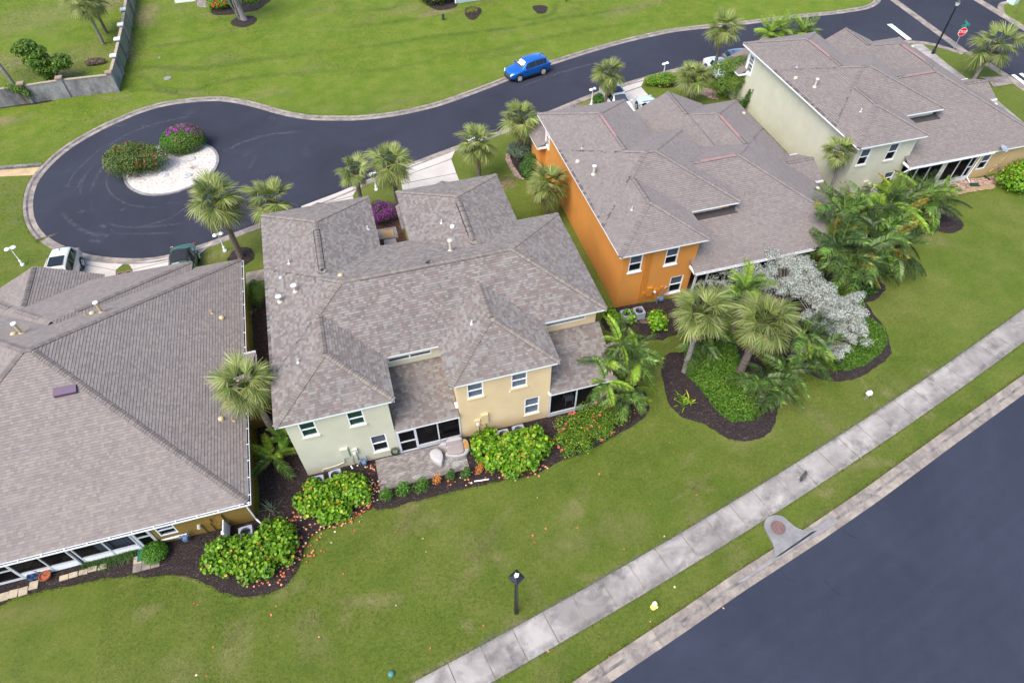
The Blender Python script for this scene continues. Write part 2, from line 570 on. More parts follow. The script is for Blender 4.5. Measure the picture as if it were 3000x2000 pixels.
def sheet_grid(name, outline, z, mat, parent=None, step=0.35, amp=0.04, dome=0.08, seed=1):
 """bed surface: gently mounded and uneven, trimmed to its outline"""
 import bmesh
 bm = bmesh.new()
 pts = ccw(outline)
 vs = [Vector((x, y, 0)) for x, y in pts]
 bv = [bm.verts.new(v) for v in vs]
 for t in tessellate_polygon([vs]):
  try:
   bm.faces.new([bv[i] for i in t])
  except ValueError:
   pass
 for ax in (0, 1):
  lo = min(v[ax] for v in vs)
  hi = max(v[ax] for v in vs)
  q = lo + step
  while q < hi:
   co = [0, 0, 0]
   no = [0, 0, 0]
   co[ax] = q
   no[ax] = 1
   bmesh.ops.bisect_plane(bm, geom=bm.verts[:] + bm.edges[:] + bm.faces[:], plane_co=co, plane_no=no)
   q += step
 edge = np.array(pts)
 edge2 = np.roll(edge, -1, 0)
 r = np.random.default_rng(seed)
 for v in bm.verts:
  p = np.array((v.co.x, v.co.y))
  d = edge2 - edge
  t = np.clip(((p - edge) * d).sum(1) / ((d * d).sum(1) + 1e-9), 0, 1)
  dist = np.sqrt((((edge + d * t[:, None]) - p) ** 2).sum(1)).min()
  k = min(1.0, dist / 0.6)
  v.co.z = z + k * (dome + r.uniform(-amp, amp))
 bmesh.ops.recalc_face_normals(bm, faces=bm.faces[:])
 if sum(f.normal.z for f in bm.faces) < 0:
  bmesh.ops.reverse_faces(bm, faces=bm.faces[:])
 me = bpy.data.meshes.new(name)
 if parent is not None:
  L = root_loc(parent)
  for v in bm.verts:
   v.co -= L
 bm.to_mesh(me)
 bm.free()
 me.materials.append(mat)
 return link(name, me, parent)

def ribbon(line, prof):
 """polyline + cross-section [(offset to the left, z)] -> MB quads"""
 b = MB()
 rows = [[(x, y, z) for x, y in offset_line(line, d)] for d, z in prof]
 return b, rows

def soft_sheet(b_v, b_f, b_s, line, width, z, a=1.0, nseg=4):
 """adds a soft-edged strip to the arrays"""
 offs = np.linspace(-0.5, 0.5, nseg + 1)
 i0 = len(b_v)
 w = width if isinstance(width, (list, tuple)) else [width] * len(line)
 lines = [offset_line(line, 1.0), line]
 nrm = np.array(lines[0]) - np.array([p[:2] for p in line])
 L = len(line)
 for o in offs:
  for k in range(L):
   b_v.append((line[k][0] + nrm[k][0] * o * w[k], line[k][1] + nrm[k][1] * o * w[k], z))
   e = min(1.0, min(k, L - 1 - k) / max(1.0, L * 0.18))
   b_s.append(a * e * (1 - abs(o) * 2) ** 0.8 if abs(o) < 0.5 else 0.0)
 for s in range(nseg):
  for k in range(L - 1):
   q = i0 + s * L + k
   b_f.append((q, q + 1, q + L + 1, q + L))

def soft_blob(b_v, b_f, b_s, c, rx, ry, rot, z, a=1.0, n=20, seed=0):
 r = random.Random(seed)
 i0 = len(b_v)
 b_v.append((c[0], c[1], z))
 b_s.append(a)
 for ring, (k, al) in enumerate(((0.5, 0.75 * a), (1.0, 0.0))):
  for j in range(n):
   t = 2 * math.pi * j / n
   m = k * (1 + 0.18 * math.sin(3 * t + seed) + r.uniform(-0.08, 0.08))
   x, y = rx * math.cos(t) * m, ry * math.sin(t) * m
   b_v.append((c[0] + x * math.cos(rot) - y * math.sin(rot), c[1] + x * math.sin(rot) + y * math.cos(rot), z))
   b_s.append(al)
 for j in range(n):
  j2 = (j + 1) % n
  b_f.append((i0, i0 + 1 + j, i0 + 1 + j2, i0 + 1 + j2))
  b_f.append((i0 + 1 + j, i0 + 1 + n + j, i0 + 1 + n + j2, i0 + 1 + j2))

def soft_build(name, v, f, s, mat, parent=None):
 me = bpy.data.meshes.new(name)
 V = np.array(v, float)
 if parent is not None:
  V = V - np.array(root_loc(parent))
 me.from_pydata(V.tolist(), [], [tuple(dict.fromkeys(q)) for q in f])
 me.attributes.new('soft', 'FLOAT', 'POINT').data.foreach_set('value', np.array(s, dtype=np.float32))
 me.materials.append(mat)
 me.update()
 return link(name, me, parent)

# ------------------------------------------------------------------ the setting
b = MB()
for i in range(10):
 for j in range(10):
  x, y = -260 + 60 * i, -160 + 50 * j
  b.poly([(x, y, 0), (x + 60, y, 0), (x + 60, y + 50, 0), (x, y + 50, 0)])
lawn = struct(b.build('lawn', M['lawn']))

# cul-de-sac road
north = [(63.25,64.32),(62.19,63.34),(61.05,62.4),(58.88,61.6),(54.91,61.51),(49.43,61.93),(43.91,62.04),(36.93,62.57),(33.45,62.31),(28.82,61.53),(23.29,60.09),(17.97,58.44),(14.5,57.02),(9.64,55.28),(6.66,54.65),(3.83,54.48),(1.12,54.75),(-0.2,55.1),(-2.7,55.91),(-4.64,57.05),(-5.94,58.05),(-7.24,59.24),(-8.58,60.31),(-9.93,61.21),(-11.3,61.8),(-13.34,62.12),(-15.36,62.15),(-17.32,61.63),(-19.19,60.58),(-20.96,59.3),(-22.41,57.88),(-23.44,56.52),(-24.26,54.82),(-24.8,53.12),(-24.9,51.48),(-24.75,49.83),(-24.39,48.17),(-23.83,46.7),(-22.9,45.06)]
south = [(-22.92,45.24),(-22.16,44.32),(-20.75,43.04),(-19.08,41.96),(-16.94,41.09),(-15.36,40.73),(-14.32,40.72),(-12.75,41.06),(-11.14,41.44),(-7.82,42.5),(-5.04,43.42),(-1.37,44.75),(1.08,45.78),(4.83,47.04),(8.35,48.21),(12.91,49.52),(18.85,51.64),(23,53.17),(27.52,54.36),(33.53,55.47),(40.19,55.32),(47.04,55.1),(54.27,54.44),(55.83,54.69),(57.49,54.42),(60.25,53.15),(61.58,51.54),(62.39,50.1)]
outline = curve_pts(north + south, 4)
gutter_n = [(63.29,64.09),(63.19,63.04),(62.32,50.19)]
road = struct(sheet('road', outline + gutter_n[::-1], 0.012, M['asphalt']))

def kerb_run(parent, line, step, prof, mats, zone, gap=0.014):
 """kerb cast in sections with open joints; prof [(offset, z)], zone material per strip"""
 seg = [0.0]
 for k in range(1, len(line)):
  seg.append(seg[-1] + math.dist(line[k - 1], line[k]))
 total = seg[-1]
 n = max(1, round(total / step))
 xs = np.array([p[0] for p in line])
 ys = np.array([p[1] for p in line])
 for q in range(n):
  s0, s1 = total * q / n + gap / 2, total * (q + 1) / n - gap / 2
  m = max(2, int((s1 - s0) / 0.7) + 1)
  ss = np.linspace(s0, s1, m)
  sub = list(zip(np.interp(ss, seg, xs), np.interp(ss, seg, ys)))
  # offsets taken from the whole run so that neighbours meet
  rows = []
  for d, z in prof:
   pts = []
   for s_, (x, y) in zip(ss, sub):
    a = np.array((np.interp(max(0, s_ - .25), seg, xs), np.interp(max(0, s_ - .25), seg, ys)))
    c = np.array((np.interp(min(total, s_ + .25), seg, xs), np.interp(min(total, s_ + .25), seg, ys)))
    t = (c - a) / (np.linalg.norm(c - a) + 1e-9)
    pts.append((x - t[1] * d, y + t[0] * d, z))
   rows.append(pts)
  mb = MB()
  for r_ in range(len(rows) - 1):
   mb.cm = zone[r_]
   for k in range(m - 1):
    mb.poly([rows[r_][k], rows[r_ + 1][k], rows[r_ + 1][k + 1], rows[r_][k + 1]][::-1] if prof[1][0] < 0 else [rows[r_][k], rows[r_][k + 1], rows[r_ + 1][k + 1], rows[r_ + 1][k]])
  mb.cm = 0
  for k in (0, m - 1):
   mb.poly([r_[k] for r_ in rows] + [(rows[-1][k][0], rows[-1][k][1], -0.05), (rows[0][k][0], rows[0][k][1], -0.05)])
  mb.build('kerb_section', mats, parent)

kerb = struct(link('kerb', None))
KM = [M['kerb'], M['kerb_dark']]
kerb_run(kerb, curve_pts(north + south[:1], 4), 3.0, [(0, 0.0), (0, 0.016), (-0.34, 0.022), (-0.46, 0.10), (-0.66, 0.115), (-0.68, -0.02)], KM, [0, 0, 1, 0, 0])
kerb_s = struct(link('flush_kerb', None))
kerb_run(kerb_s, curve_pts(south, 4), 3.0, [(0, 0.0), (0, 0.016), (-0.30, 0.020), (-0.62, 0.045), (-0.64, -0.02)], KM, [0, 0, 0, 0])

# side street at the far right with its valley gutter and kerbs
street_l = [(63.16,64.34),(62.97,63.11),(62.39,50.1),(62.71,45.17),(62.53,42.26),(62.14,35.5)]
street_r = [(72.16,62.14),(72.25,60.39),(72.07,56.53),(71.9,52.35),(71.65,43.09)]
street = struct(sheet('side_street', [street_l[0]] + street_l[1:] + street_r[::-1], 0.010, M['asphalt']))
gut = struct(link('valley_gutter', None))
kerb_run(gut, [(63.42,64.27),(63.51,62.95),(62.5,50.07)], 3.0, [(0.42, 0.0), (0.42, 0.020), (0, 0.014), (-0.42, 0.020), (-0.42, 0.0)], [M['kerb'], M['kerb_dark']], [0, 0, 0, 0])
kerb2 = struct(link('street_kerb', None))
kerb_run(kerb2, [(62.39,50.01),(62.6,45.05),(62.45,42.17),(62.23,37.27)][::-1], 3.0, [(0, 0.0), (0, 0.02), (-0.32, 0.024), (-0.44, 0.09), (-0.62, 0.10), (-0.64, -0.02)], KM, [0, 0, 0, 0, 0])
kerb3 = struct(link('far_kerb', None))
kerb_run(kerb3, [(72.18,61.92),(72.25,60.39),(72.07,56.53),(71.9,52.35),(71.71,44.97)], 3.0, [(0, 0.0), (0, 0.02), (0.45, 0.024), (0.56, 0.09), (0.8, 0.10), (0.82, -0.02)], KM, [0, 0, 0, 0, 0])
entry = struct(sheet('side_entry', [(73.02,60.16),(72.99,59.38),(73.02,57.36),(74.2,58.24),(75.29,58.44),(76.5,58.61),(77.89,59.27),(73.86,60.99)], 0.016, M['asphalt']))
ekerb = struct(link('entry_kerb', None))
kerb_run(ekerb, curve_pts([(72.85,56.1),(73.26,56.73),(73.97,57.67),(74.56,58.19),(75.22,58.36),(76.1,58.47),(77.5,58.85)], 4), 2.5, [(0, 0.0), (0, 0.09), (0.5, 0.10), (0.6, 0.0)], KM, [0, 0, 0])

# painted markings
pm = struct(sheet('stop_line', [(58.85,57.78),(59.42,57.71),(59.15,54.04),(58.57,54.12)], 0.022, M['paint']))
for q in ([(62.72,45.04),(63.12,45.05),(62.99,43.35),(62.56,43.29)], [(63.53,45.01),(63.97,45.03),(63.79,43.04),(63.31,42.96)], [(64.46,45),(64.88,45.03),(64.73,43.09),(64.25,43.05)]):
 struct(sheet('crosswalk_bar', q, 0.020, M['paint']))

# main road in the foreground
mline = [(0.31,4.08),(6.06,5.61),(10.11,6.61),(13.8,7.58),(18.78,8.75),(23.09,9.86),(29.41,11.66),(35.76,13.41),(46.59,16.41)]
main = struct(sheet('main_road', mline + [(mline[-1][0] + 30, mline[-1][1] - 20), (60, -30), (0, -30)], 0.012, M['asphalt_main']))
kerb4 = struct(link('main_kerb', None))
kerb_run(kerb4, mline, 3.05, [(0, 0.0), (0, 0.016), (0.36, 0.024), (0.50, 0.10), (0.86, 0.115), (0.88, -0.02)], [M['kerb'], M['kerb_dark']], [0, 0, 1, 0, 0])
# storm inlet apron with its manhole lid
ap = tag(link('storm_inlet', None), 'grey concrete storm drain apron with round rusty lid beside the main road kerb', 'storm drain')
ap.location = (*(17.06,9.97), 0)
bb = MB()
bb.prism(ragged(curve_pts([(13.63,8.02),(14.91,8.36),(15.98,8.67),(16.25,8.94),(16.38,9.36),(16.39,9.82),(16.43,10.24),(16.74,10.57),(17.27,10.64),(17.62,10.46),(17.78,10.14),(17.98,9.73),(18.34,9.46),(18.72,9.36),(20.03,9.71),(20.07,9.36),(17.99,8.9),(15.98,8.45),(14.03,7.98)], 3), 0.005, 0.5), 0.0, 0.122)
bb.build('apron', M['apron'], ap)
bb = MB()
slot = [(16.05,8.61),(16.44,8.64),(18.94,9.28),(18.64,9.3)]
bb.prism([slot[0], slot[1], slot[2], slot[3]], 0.118, 0.128)
bb.build('inlet_slot', M['dark'], ap)
rust = plain('rusty_iron', (0.15, 0.085, 0.075), 0.8, var=0.3, scale=9, bump_s=0.5, bump_scale=30)
bb = MB()
cx, cy = (17.06,9.97)
bb.lathe((cx, cy, 0.12), [(0.37, 0.0), (0.37, 0.03), (0.33, 0.032), (0.32, 0.022), (0.30, 0.022), (0.29, 0.032), (0.0, 0.034)], 28)
lid = bb.build('manhole_lid', rust, ap)

# foreground sidewalk, slab by slab
SWL = [(-3.04,8.23),(-1.01,8.48),(0.66,8.6),(2.3,8.89),(3.95,9.16),(5.6,9.5),(7.26,9.86),(8.89,10.21),(10.47,10.61),(12.07,10.98),(13.79,11.48),(15.33,11.89),(17.08,12.35),(18.73,12.78),(20.36,13.2),(21.97,13.6),(23.54,14.1),(25.19,14.59),(26.84,15.01),(28.39,15.48),(30.1,15.87),(31.71,16.31),(33.41,16.76),(35.08,17.17),(36.69,17.7),(38.41,18.22),(40.22,18.75)]
def fit_curve(P, deg=2, n=40, lo=-6.0, hi=40.0):
 P = np.array(P)
 a = np.polyfit(P[:, 0], P[:, 1], deg)
 xs = np.linspace(lo, hi, n)
 return [(float(x), float(np.polyval(a, x))) for x in xs]
swl = fit_curve(SWL, 2, 70, -8.0, 48.0)
sw = struct(link('sidewalk', None))
def slab_run(parent, line, width, pitch, mat, z=0.045, gap=0.055, name='slab', phase=0.0, th=0.06):
 seg = [0.0]
 for k in range(1, len(line)):
  seg.append(seg[-1] + math.dist(line[k - 1], line[k]))
 xs = [p[0] for p in line]
 ys = [p[1] for p in line]
 r = random.Random(3)
 s = phase
 out = []
 while s + pitch < seg[-1]:
  def at(q):
   a = np.array((np.interp(q - .1, seg, xs), np.interp(q - .1, seg, ys)))
   c = np.array((np.interp(q + .1, seg, xs), np.interp(q + .1, seg, ys)))
   t = (c - a) / np.linalg.norm(c - a)
   p = (a + c) / 2
   return p, np.array((-t[1], t[0]))
  (p0, n0), (p1, n1) = at(s + gap / 2), at(s + pitch - gap / 2)
  q = [p0, p1, p1 - n1 * width, p0 - n0 * width]
  dz = r.uniform(-0.006, 0.006)
  mb = MB()
  mb.prism([tuple(v) for v in q], z - th, z + dz)
  o = mb.build(name, mat, parent)
  out.append(q)
  s += pitch
 return out
# start the joints on a measured one
seg0 = (0.66,8.60)
ds = [math.dist(seg0, p) for p in swl]
acc = sum(math.dist(swl[k], swl[k + 1]) for k in range(int(np.argmin(ds))))
slabs = slab_run(sw, swl, 1.58, 1.635, M['sidewalk'], phase=acc % 1.635)
joint = MB()
joint.fan([(x, y, 0.022) for x, y in ccw(swl + offset_line(swl, -1.58)[::-1])])
joint.build('joint_bed', M['kerb'], sw)

# pavement beside the side street
sw2 = struct(link('street_pavement', None))
slab_run(sw2, [(59.5,53.02),(59.32,50.92),(58.85,45.65),(58.84,42.01),(58.22,37.61),(57.66,32.32)], 1.6, 1.6, M['sidewalk'])
struct(sheet('crossing_ramp', [(60.11,45.47),(60.45,45.45),(62.54,44.99),(62.66,44.72),(62.34,43.54),(60.21,43.56),(60.64,44.86)], 0.05, M['kerb']))

# driveways
def driveway(pieces, name='driveway'):
 root = struct(link(name, None))
 for q in pieces:
  mb = MB()
  mb.prism(q, -0.04, 0.030)
  mb.build('slab', M['drive'], root)
 return root
p1, p2, p3 = (-17.66,40.01), (-17.68,38.94), (-22.91,40.26)
driveway([[(-22.46,43.67), (-21.58,42.74), (-20.77,42.13), (-19.00,41.36), (-17.23,40.66), (-17.76,40.05), (-20.86,41.84), (-22.21,42.94)],
  [(-20.85,41.78), (-17.75,39.99), p2, (p2[0], 35.4), (p3[0], 35.4), p3, (-22.64,42.67), (-22.20,42.88)]])
p4, p5 = (-16.62,38.89), (-12.24,38.68)
driveway([[(-16.99,40.59), (-15.28,40.39), (-13.80,40.38), (-12.44,40.66), (-11.16,41.16), (-12.24,39.97), (-14.28,39.99), (-16.62,39.78)],
  [(-16.61,39.72), (-14.27,39.93), (-12.22,39.90), p5, (p5[0], 35.4), (p4[0], 35.4), p4]])
p6, p7 = (3.35,43.36), (7.98,43.22)
driveway([[(2.73,45.73), (4.87,46.75), (8.57,47.62), (8.03,46.62), (6.48,46.12), (4.65,45.61), (3.40,45.16)],
  [(3.39,45.08), (4.64,45.53), (6.47,46.04), (8.00,46.53), (7.97,44.53), (3.38,44.34)],
  [(3.37,44.26), (7.96,44.46), p7, (p7[0], 37.9), (p6[0], 37.9), p6]])
p8 = (-0.57,43.82)
driveway([[(-4.59,43.67), (-1.76,44.58), (0.20,45.34), (-0.55,43.90), (-2.25,43.62), (-4.48,43.07)],
  [(-4.45,42.97), (-2.26,43.55), p8, (p8[0], 37.9), (-5.6, 37.9), (-5.6, 41.5)]])
driveway([[(24.71,52.63), (26.93,53.72), (29.10,54.53), (28.06,53.12), (25.85,52.48), (24.46,51.99)],
  [(24.42,51.90), (25.80,52.36), (27.99,52.98), (28.08,50.68), (29.0, 44.6), (15.2, 44.6)]])
driveway([[(35.27,54.96), (40.37,55.03), (46.80,54.72), (51.0, 53.5), (36.5, 49.0), (35.87,53.84)]])

# mulch beds
def bed(outline, mat, name='mulch_bed', z=0.03, seed=0, dome=0.05, smooth=True, amp=0.05):
 o = curve_pts(outline, 4, True) if smooth else outline
 return struct(sheet_grid(name, ragged(o, amp, 0.22, seed), z, mat, None, 0.4, 0.02, dome, seed))
front = [(-21.75,16.75),(-20.78,16.84),(-20.21,17.04),(-19.27,17.04),(-18.1,16.97),(-16.99,16.9),(-16,16.82),(-14.93,16.65),(-14.2,16.38),(-13.48,16.25),(-12.54,15.98),(-11.67,15.51),(-11.09,15.03),(-10.59,14.56),(-9.81,14.13),(-8.96,13.87),(-8.1,13.86),(-7.43,14.09),(-7.04,14.49),(-6.82,14.9),(-6.64,15.29),(-6.5,15.67),(-6.24,16.05),(-5.83,16.36),(-5.28,16.44),(-4.56,16.55),(-3.75,16.73),(-3.08,16.88),(-2.39,16.68),(-1.83,16.61),(-0.93,16.67),(0.3,16.63),(1.56,16.64),(2.82,16.61),(4.17,16.55),(5.77,16.38),(6.63,16.62),(7.95,16.83),(9.08,16.96),(10.1,17.23),(10.93,17.47),(11.67,17.66),(12.77,18.02),(13.44,18.35),(13.84,18.93),(14.03,20.04)]
front = curve_pts(front, 3)
bed(front + [(12.3, 22.5), (11.5, 20.3), (-5.6, 20.3), (-5.6, 26.0), (-7.15, 26.2), (-7.2, 34.3), (-8.6, 34.3), (-8.6, 18.2), (-24.0, 18.2)], M['mulch'], seed=1, smooth=False)
bed([(17.54,22.12),(16.42,22.18),(15.9,21.57),(15.53,20.93),(15.23,19.93),(15.02,18.71),(15.17,17.99),(15.36,17.58),(16.21,16.92),(16.67,16.3),(17.03,15.69),(17.43,15.37),(17.97,15.13),(18.88,15.02),(19.56,15.17),(20.17,15.55),(20.61,16.08),(21.42,16.97),(22.14,17.69),(22.24,18.08),(21.96,18.58),(21.86,20.22),(20.75,22.11),(19.57,22.99),(18.61,23),(17.73,22.52)], M['mulch'], seed=2)
bed([(23.97,18.92),(24.41,18.09),(25.43,17.38),(26.91,17.2),(28.95,17.77),(30,18.25),(30.46,18.88),(31.07,20.2),(31.14,21.59),(31.14,22.75),(29.95,24.15),(27.75,26.34),(24.56,24.95),(23.43,21.07),(23.68,19.32)], M['mulch'], seed=3)
bed([(14.4, 26.9)] + [(13.41,25.92),(13.53,25.17),(14.54,23.97),(15.71,23.54),(16.71,23.34),(17.41,23.51),(18.23,23.57)] + [(19.02,23.83),(20.47,24.11),(23.71,25.5),(28.16,27.03),(30.61,27.98)] + [(28.5, 26.5), (20.0, 26.5)], M['mulch'], seed=4, smooth=False)
bed([(29.33,25.41),(29.36,24.17),(30.35,22.98),(31.23,22.55),(32.48,22.78),(33.47,23.44),(33.51,24.2),(34.87,25.9),(38.36,27.12),(40.65,27.49),(41.55,26.94),(43.02,27.24)] + [(43.5,28.47),(43.27,29.88),(41.25,30.87),(36.12,31.38),(34.14,30.81)], M['mulch'], seed=5)
bed([(42.04,31.96),(44.84,32.16),(47.17,32.19),(49.93,31.94),(53.09,32.09),(52.4,31.34),(49.6,31.12),(48.69,30.53),(47.19,30.63),(45.63,30.64),(44.9,30.69),(43.19,30.97),(41.5,30.28)], M['chips'], 'wood_chip_bed', seed=6)
soilv = [(45.47,30.64),(46.42,31.02),(47.65,31.17),(48.92,30.97),(48.72,30.52),(47.15,30.59),(45.98,30.6)]
bed(soilv, M['bare'], 'bare_soil', 0.085, seed=7, dome=0.02)
bed([(-10.18,38.88),(-9.73,39.86),(-9.21,40.07),(-8.57,39.83),(-8.25,39.02),(-8.48,38.36),(-9.12,38.05),(-9.87,38.47)], M['mulch'], seed=8)
bed([(12.54,45.91),(12.86,45.96),(12.83,45.08),(12.79,43.92),(13.07,42.28),(12.82,42.29),(12.47,42.81),(12.36,43.62),(12.35,44.63)], M['chips'], 'wood_chip_bed', seed=9)
bed([(12.86,45.66),(13.59,47.29),(15.23,46.81),(14.41,43.74),(13.09,42.35),(12.83,43.62)], M['mulch'], seed=21)
bed([(0.57,42.36),(0.54,41.62),(0.53,38.98),(0.54,37.11),(2.47,36.94),(2.53,38.99),(2.55,41.28)], M['mulch_red'], seed=10, smooth=False)
bed([(32.65,51.24),(33.48,51.22),(34.48,50.58),(33.96,48.89),(33.16,49.72),(32.67,50.76)], M['chips'], 'wood_chip_bed', seed=11)
bed([(29.29,53.31),(29.53,52.56),(30.57,52.12),(31.56,52.37),(31.66,52.89),(30.72,53.72)], M['mulch'], seed=12)
bed([(-9.59,78.16),(-9.21,79.08),(-8.52,79.57),(-7.72,79.48),(-6.94,78.83),(-6.85,78.12),(-7.21,77.27),(-7.9,76.75),(-8.57,76.79),(-9.24,77.33)], M['mulch'], seed=13)
bed([(-11.66,81.33),(-11.14,80.62),(-9.66,80.32),(-8.05,80.41),(-6.65,80.71),(-5.9,81.8),(-5.01,83.31),(-6.02,85.13),(-12.01,86.28),(-11.85,83.25)], M['mulch'], seed=14)
bed([(11.95,78.05),(11.97,76.27),(12.7,75.05),(13.75,74.83),(14.92,75.12),(15.35,76.46),(15.27,78.9),(11.99,79.55)], M['mulch'], seed=15)
bed([(15.6,73.92),(16.05,74.65),(16.94,74.76),(17.44,74.24),(17.5,73.5),(16.94,72.26),(16.11,71.4),(15.53,71.98)], M['mulch'], seed=16)
bed([(23.23,72.69),(23.84,72.94),(24.75,72.59),(24.64,71.56),(23.91,70.78),(23.27,71.11)], M['mulch'], seed=17)

# paths and stepping stones
path = struct(link('side_path', None))
px = -6.95
for k in range(12):
 mb = MB()
 y0 = 22.6 + 1.12 * k
 mb.bbox((px, y0, 0.0), (-6.02, y0 + 1.09, 0.045))
 mb.build('slab', M['kerb'], path)
mb = MB()
mb.bbox((-8.9, 36.05, 0.0), (-6.02, 37.2, 0.045))
mb.build('slab', M['kerb'], path)
mb = MB()
mb.bbox((-8.75, 24.5, 0.0), (-6.98, 26.0, 0.05))
mb.build('slab', M['sidewalk'], path)
court = struct(link('courtyard_path', None))
for q, mt in (([(0.62,39.17),(2.07,39.12),(2.08,37.84),(0.55,38.03)], M['sidewalk']), ([(0.98,37.86),(1.85,37.8),(1.85,37.09),(0.93,37.03)], M['drive'])):
 mb = MB()
 mb.prism(q, 0.0, 0.10)
 mb.build('slab', mt, court)
mb = MB()
mb.prism([(0.92,38.87),(1.81,38.87),(1.77,38.1),(0.95,38.1)], 0.10, 0.112)
mb.build('tile_inset', plain('orange_tile', (0.62, 0.36, 0.17), 0.7, var=0.15, scale=8), court)

# flume at the left edge
fl = struct(link('drain_flume', None))
mb = MB()
mb.prism([(-29.12,55.57),(-28.18,55.45),(-24.79,54.91),(-25.03,53.84),(-27.99,54.48),(-28.93,54.65)], 0.0, 0.03)
mb.build('channel', M['flume'], fl)
for q in ([(-29.19,55.92),(-28.25,55.82),(-25.05,55.43),(-24.82,55.1),(-28.19,55.5),(-29.12,55.59)],):
 mb = MB()
 mb.prism(q, 0.0, 0.16)
 mb.build('side_wall', M['kerb_dark'], fl)

# planted island in the turning circle
isl = curve_pts([(-18.23,51.47),(-18.05,50.65),(-17.59,49.7),(-16.84,48.87),(-16.12,48.38),(-15.22,48.12),(-14.25,48.12),(-13.22,48.37),(-12.18,48.95),(-11.34,49.86),(-10.84,51.03),(-10.73,52.08),(-10.88,52.96),(-11.23,53.76),(-11.68,54.4),(-13.06,55.38),(-15.03,55.7),(-16.57,55.17),(-17.66,54.1),(-18.19,52.7)], 4, True)
island = struct(sheet_grid('island_gravel', isl, 0.06, M['shell'], None, 0.5, 0.02, 0.12, 5))
ik = struct(link('island_kerb', None))
ring = ccw(isl)
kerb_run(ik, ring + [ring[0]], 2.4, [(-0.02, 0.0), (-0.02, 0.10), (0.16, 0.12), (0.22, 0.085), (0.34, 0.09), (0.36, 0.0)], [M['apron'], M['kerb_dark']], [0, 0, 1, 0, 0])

# worn and dry places in the grass, mower lines, tyre marks
v_, f_, s_ = [], [], []
def line_soft(pts, w, z=0.006, a=1.0):
 soft_sheet(v_, f_, s_, curve_pts(pts, 5), w, z, a)
for pts, w, a in (([(1.34,68.69),(6.06,68.52),(10.98,68.87),(15.9,68.54),(21.01,68.54),(25.57,69.14),(30.08,69.21),(40.36,69.73)], 1.1, .8), ([(1.89,73.57),(6.84,73.45),(11.05,73.39)], 1.4, .6), ([(-19.77,70.39),(-17.2,70.27),(-12.8,68.61),(-8.4,68.84),(-3.9,68.69),(1.32,68.52)], 1.5, .8),
    ([(-18.56,69.4),(-17.61,67.89),(-16.23,65.83),(-13.41,64.51),(-10.62,65.24),(-7.03,65.42),(0.85,64.37)], 1.2, .8), ([(19.59,72.08),(20.41,70.65),(22.24,69.73),(24.8,70.56),(26.6,73.76)], .9, .8), ([(-19.77,81.24),(-18.69,77.18),(-18.94,74.44),(-19.74,71.66),(-19.78,67.31)], 1.6, .7),
    ([(2.36,77.73),(7.38,76.88),(9.78,78.68)], 1.2, .6), ([(-17.78,74.79),(-14.46,74.87),(-11.4,75.05)], 1.2, .6), ([(-19.68,66.1),(-16.91,65.59),(-13.37,63.11)], 1.0, .8), ([(11.6,64.16),(16.4,64.11),(23.39,65.25),(30.52,65.76),(38.46,65.76)], 1.2, .45), ([(0.78,63.76),(6.75,63.29),(13.39,64.99)], 1.2, .4)):
 line_soft(pts, w, 0.006, a)
soft_build('mower_lines', v_, f_, s_, soft_mat('lush_grass', (0.045, 0.100, 0.010), (0.085, 0.145, 0.016), 1.2, (0.3, 0.6), cscale=18, amount=0.5), lawn)
v_, f_, s_ = [], [], []
r = random.Random(5)
for k, (c, rx, ry, a) in enumerate((((11.64,42.54), 1.6, 1.0, 1.0), ((-28.93,63.29), 2.4, 1.4, .8), ((-7.17,61.31), 4.0, .6, .8), ((4.11,56.20), 4.5, .5, .6), ((13.03,74.61), 3.2, 1.3, 1), ((21.64,51.33), 2.0, .9, 1), ((31.35,55.10), 2.6, .8, .9), ((-11.32,39.61), 1.8, 1.2, .9), ((-29.40,86.02), 9, 4, .8), ((-30.20,74.71), 5, 3, .9), ((-24.69,73.76), 6, 3.5, .8), ((-20.12,65.08), 2.2, 0.8, .8),
      ((-24.03,86.07), 3.4, 1.6, 1), ((11.02,42.33), 1.6, 1.2, 1), ((58.33,46.60), 1.8, .6, 1), ((58.89,50.96), 2.0, .5, .7), ((39.56,26.95), 2.6, 1.2, .8), ((35.12,24.53), 2.0, 1.0, .5), ((9.40,12.14), 2.0, 1.0, .45), ((4.72,17.27), 1.6, .6, .5), ((17.50,11.03), 1.0, .4, .9), ((24.21,11.94), 1.6, .5, .9), ((-7.38,13.81), 1.2, .7, .6), ((-19.32,16.12), 2.2, .7, .5), ((-0.68,8.38), 2.2, .4, .8), ((7.36,10.10), 1.6, .3, .7),
      ((-13.53,64.02), 5.0, 0.7, .7), ((33.72,69.16), 6.0, 1.6, .8), ((10.67,75.91), 5.0, 2.2, .7), ((-9.81,80.69), 5.0, 1.6, .6), ((-22.32,55.27), 2.2, 0.8, .4), ((-11.88,40.30), 1.0, .5, .9))):
 soft_blob(v_, f_, s_, c, rx, ry, r.uniform(-.4, .4), 0.005, a, 20, k)
for k in range(110):
 soft_blob(v_, f_, s_, (r.uniform(-14, 32), r.uniform(6, 27)), r.uniform(.4, 2.2), r.uniform(.25, 1.1), r.uniform(0, 3), 0.004, r.uniform(.3, .85), 14, 40 + k)
for k in range(70):
 soft_blob(v_, f_, s_, (r.uniform(-40, 40), r.uniform(52, 90)), r.uniform(1, 4), r.uniform(.5, 1.6), r.uniform(-.3, .5), 0.004, r.uniform(.25, .7), 14, 140 + k)
soft_build('dry_grass', v_, f_, s_, soft_mat('dry_grass', (0.215, 0.215, 0.070), (0.33, 0.27, 0.115), 1.6, (0.32, 0.7), cscale=9, amount=0.8), lawn)
v_, f_, s_ = [], [], []
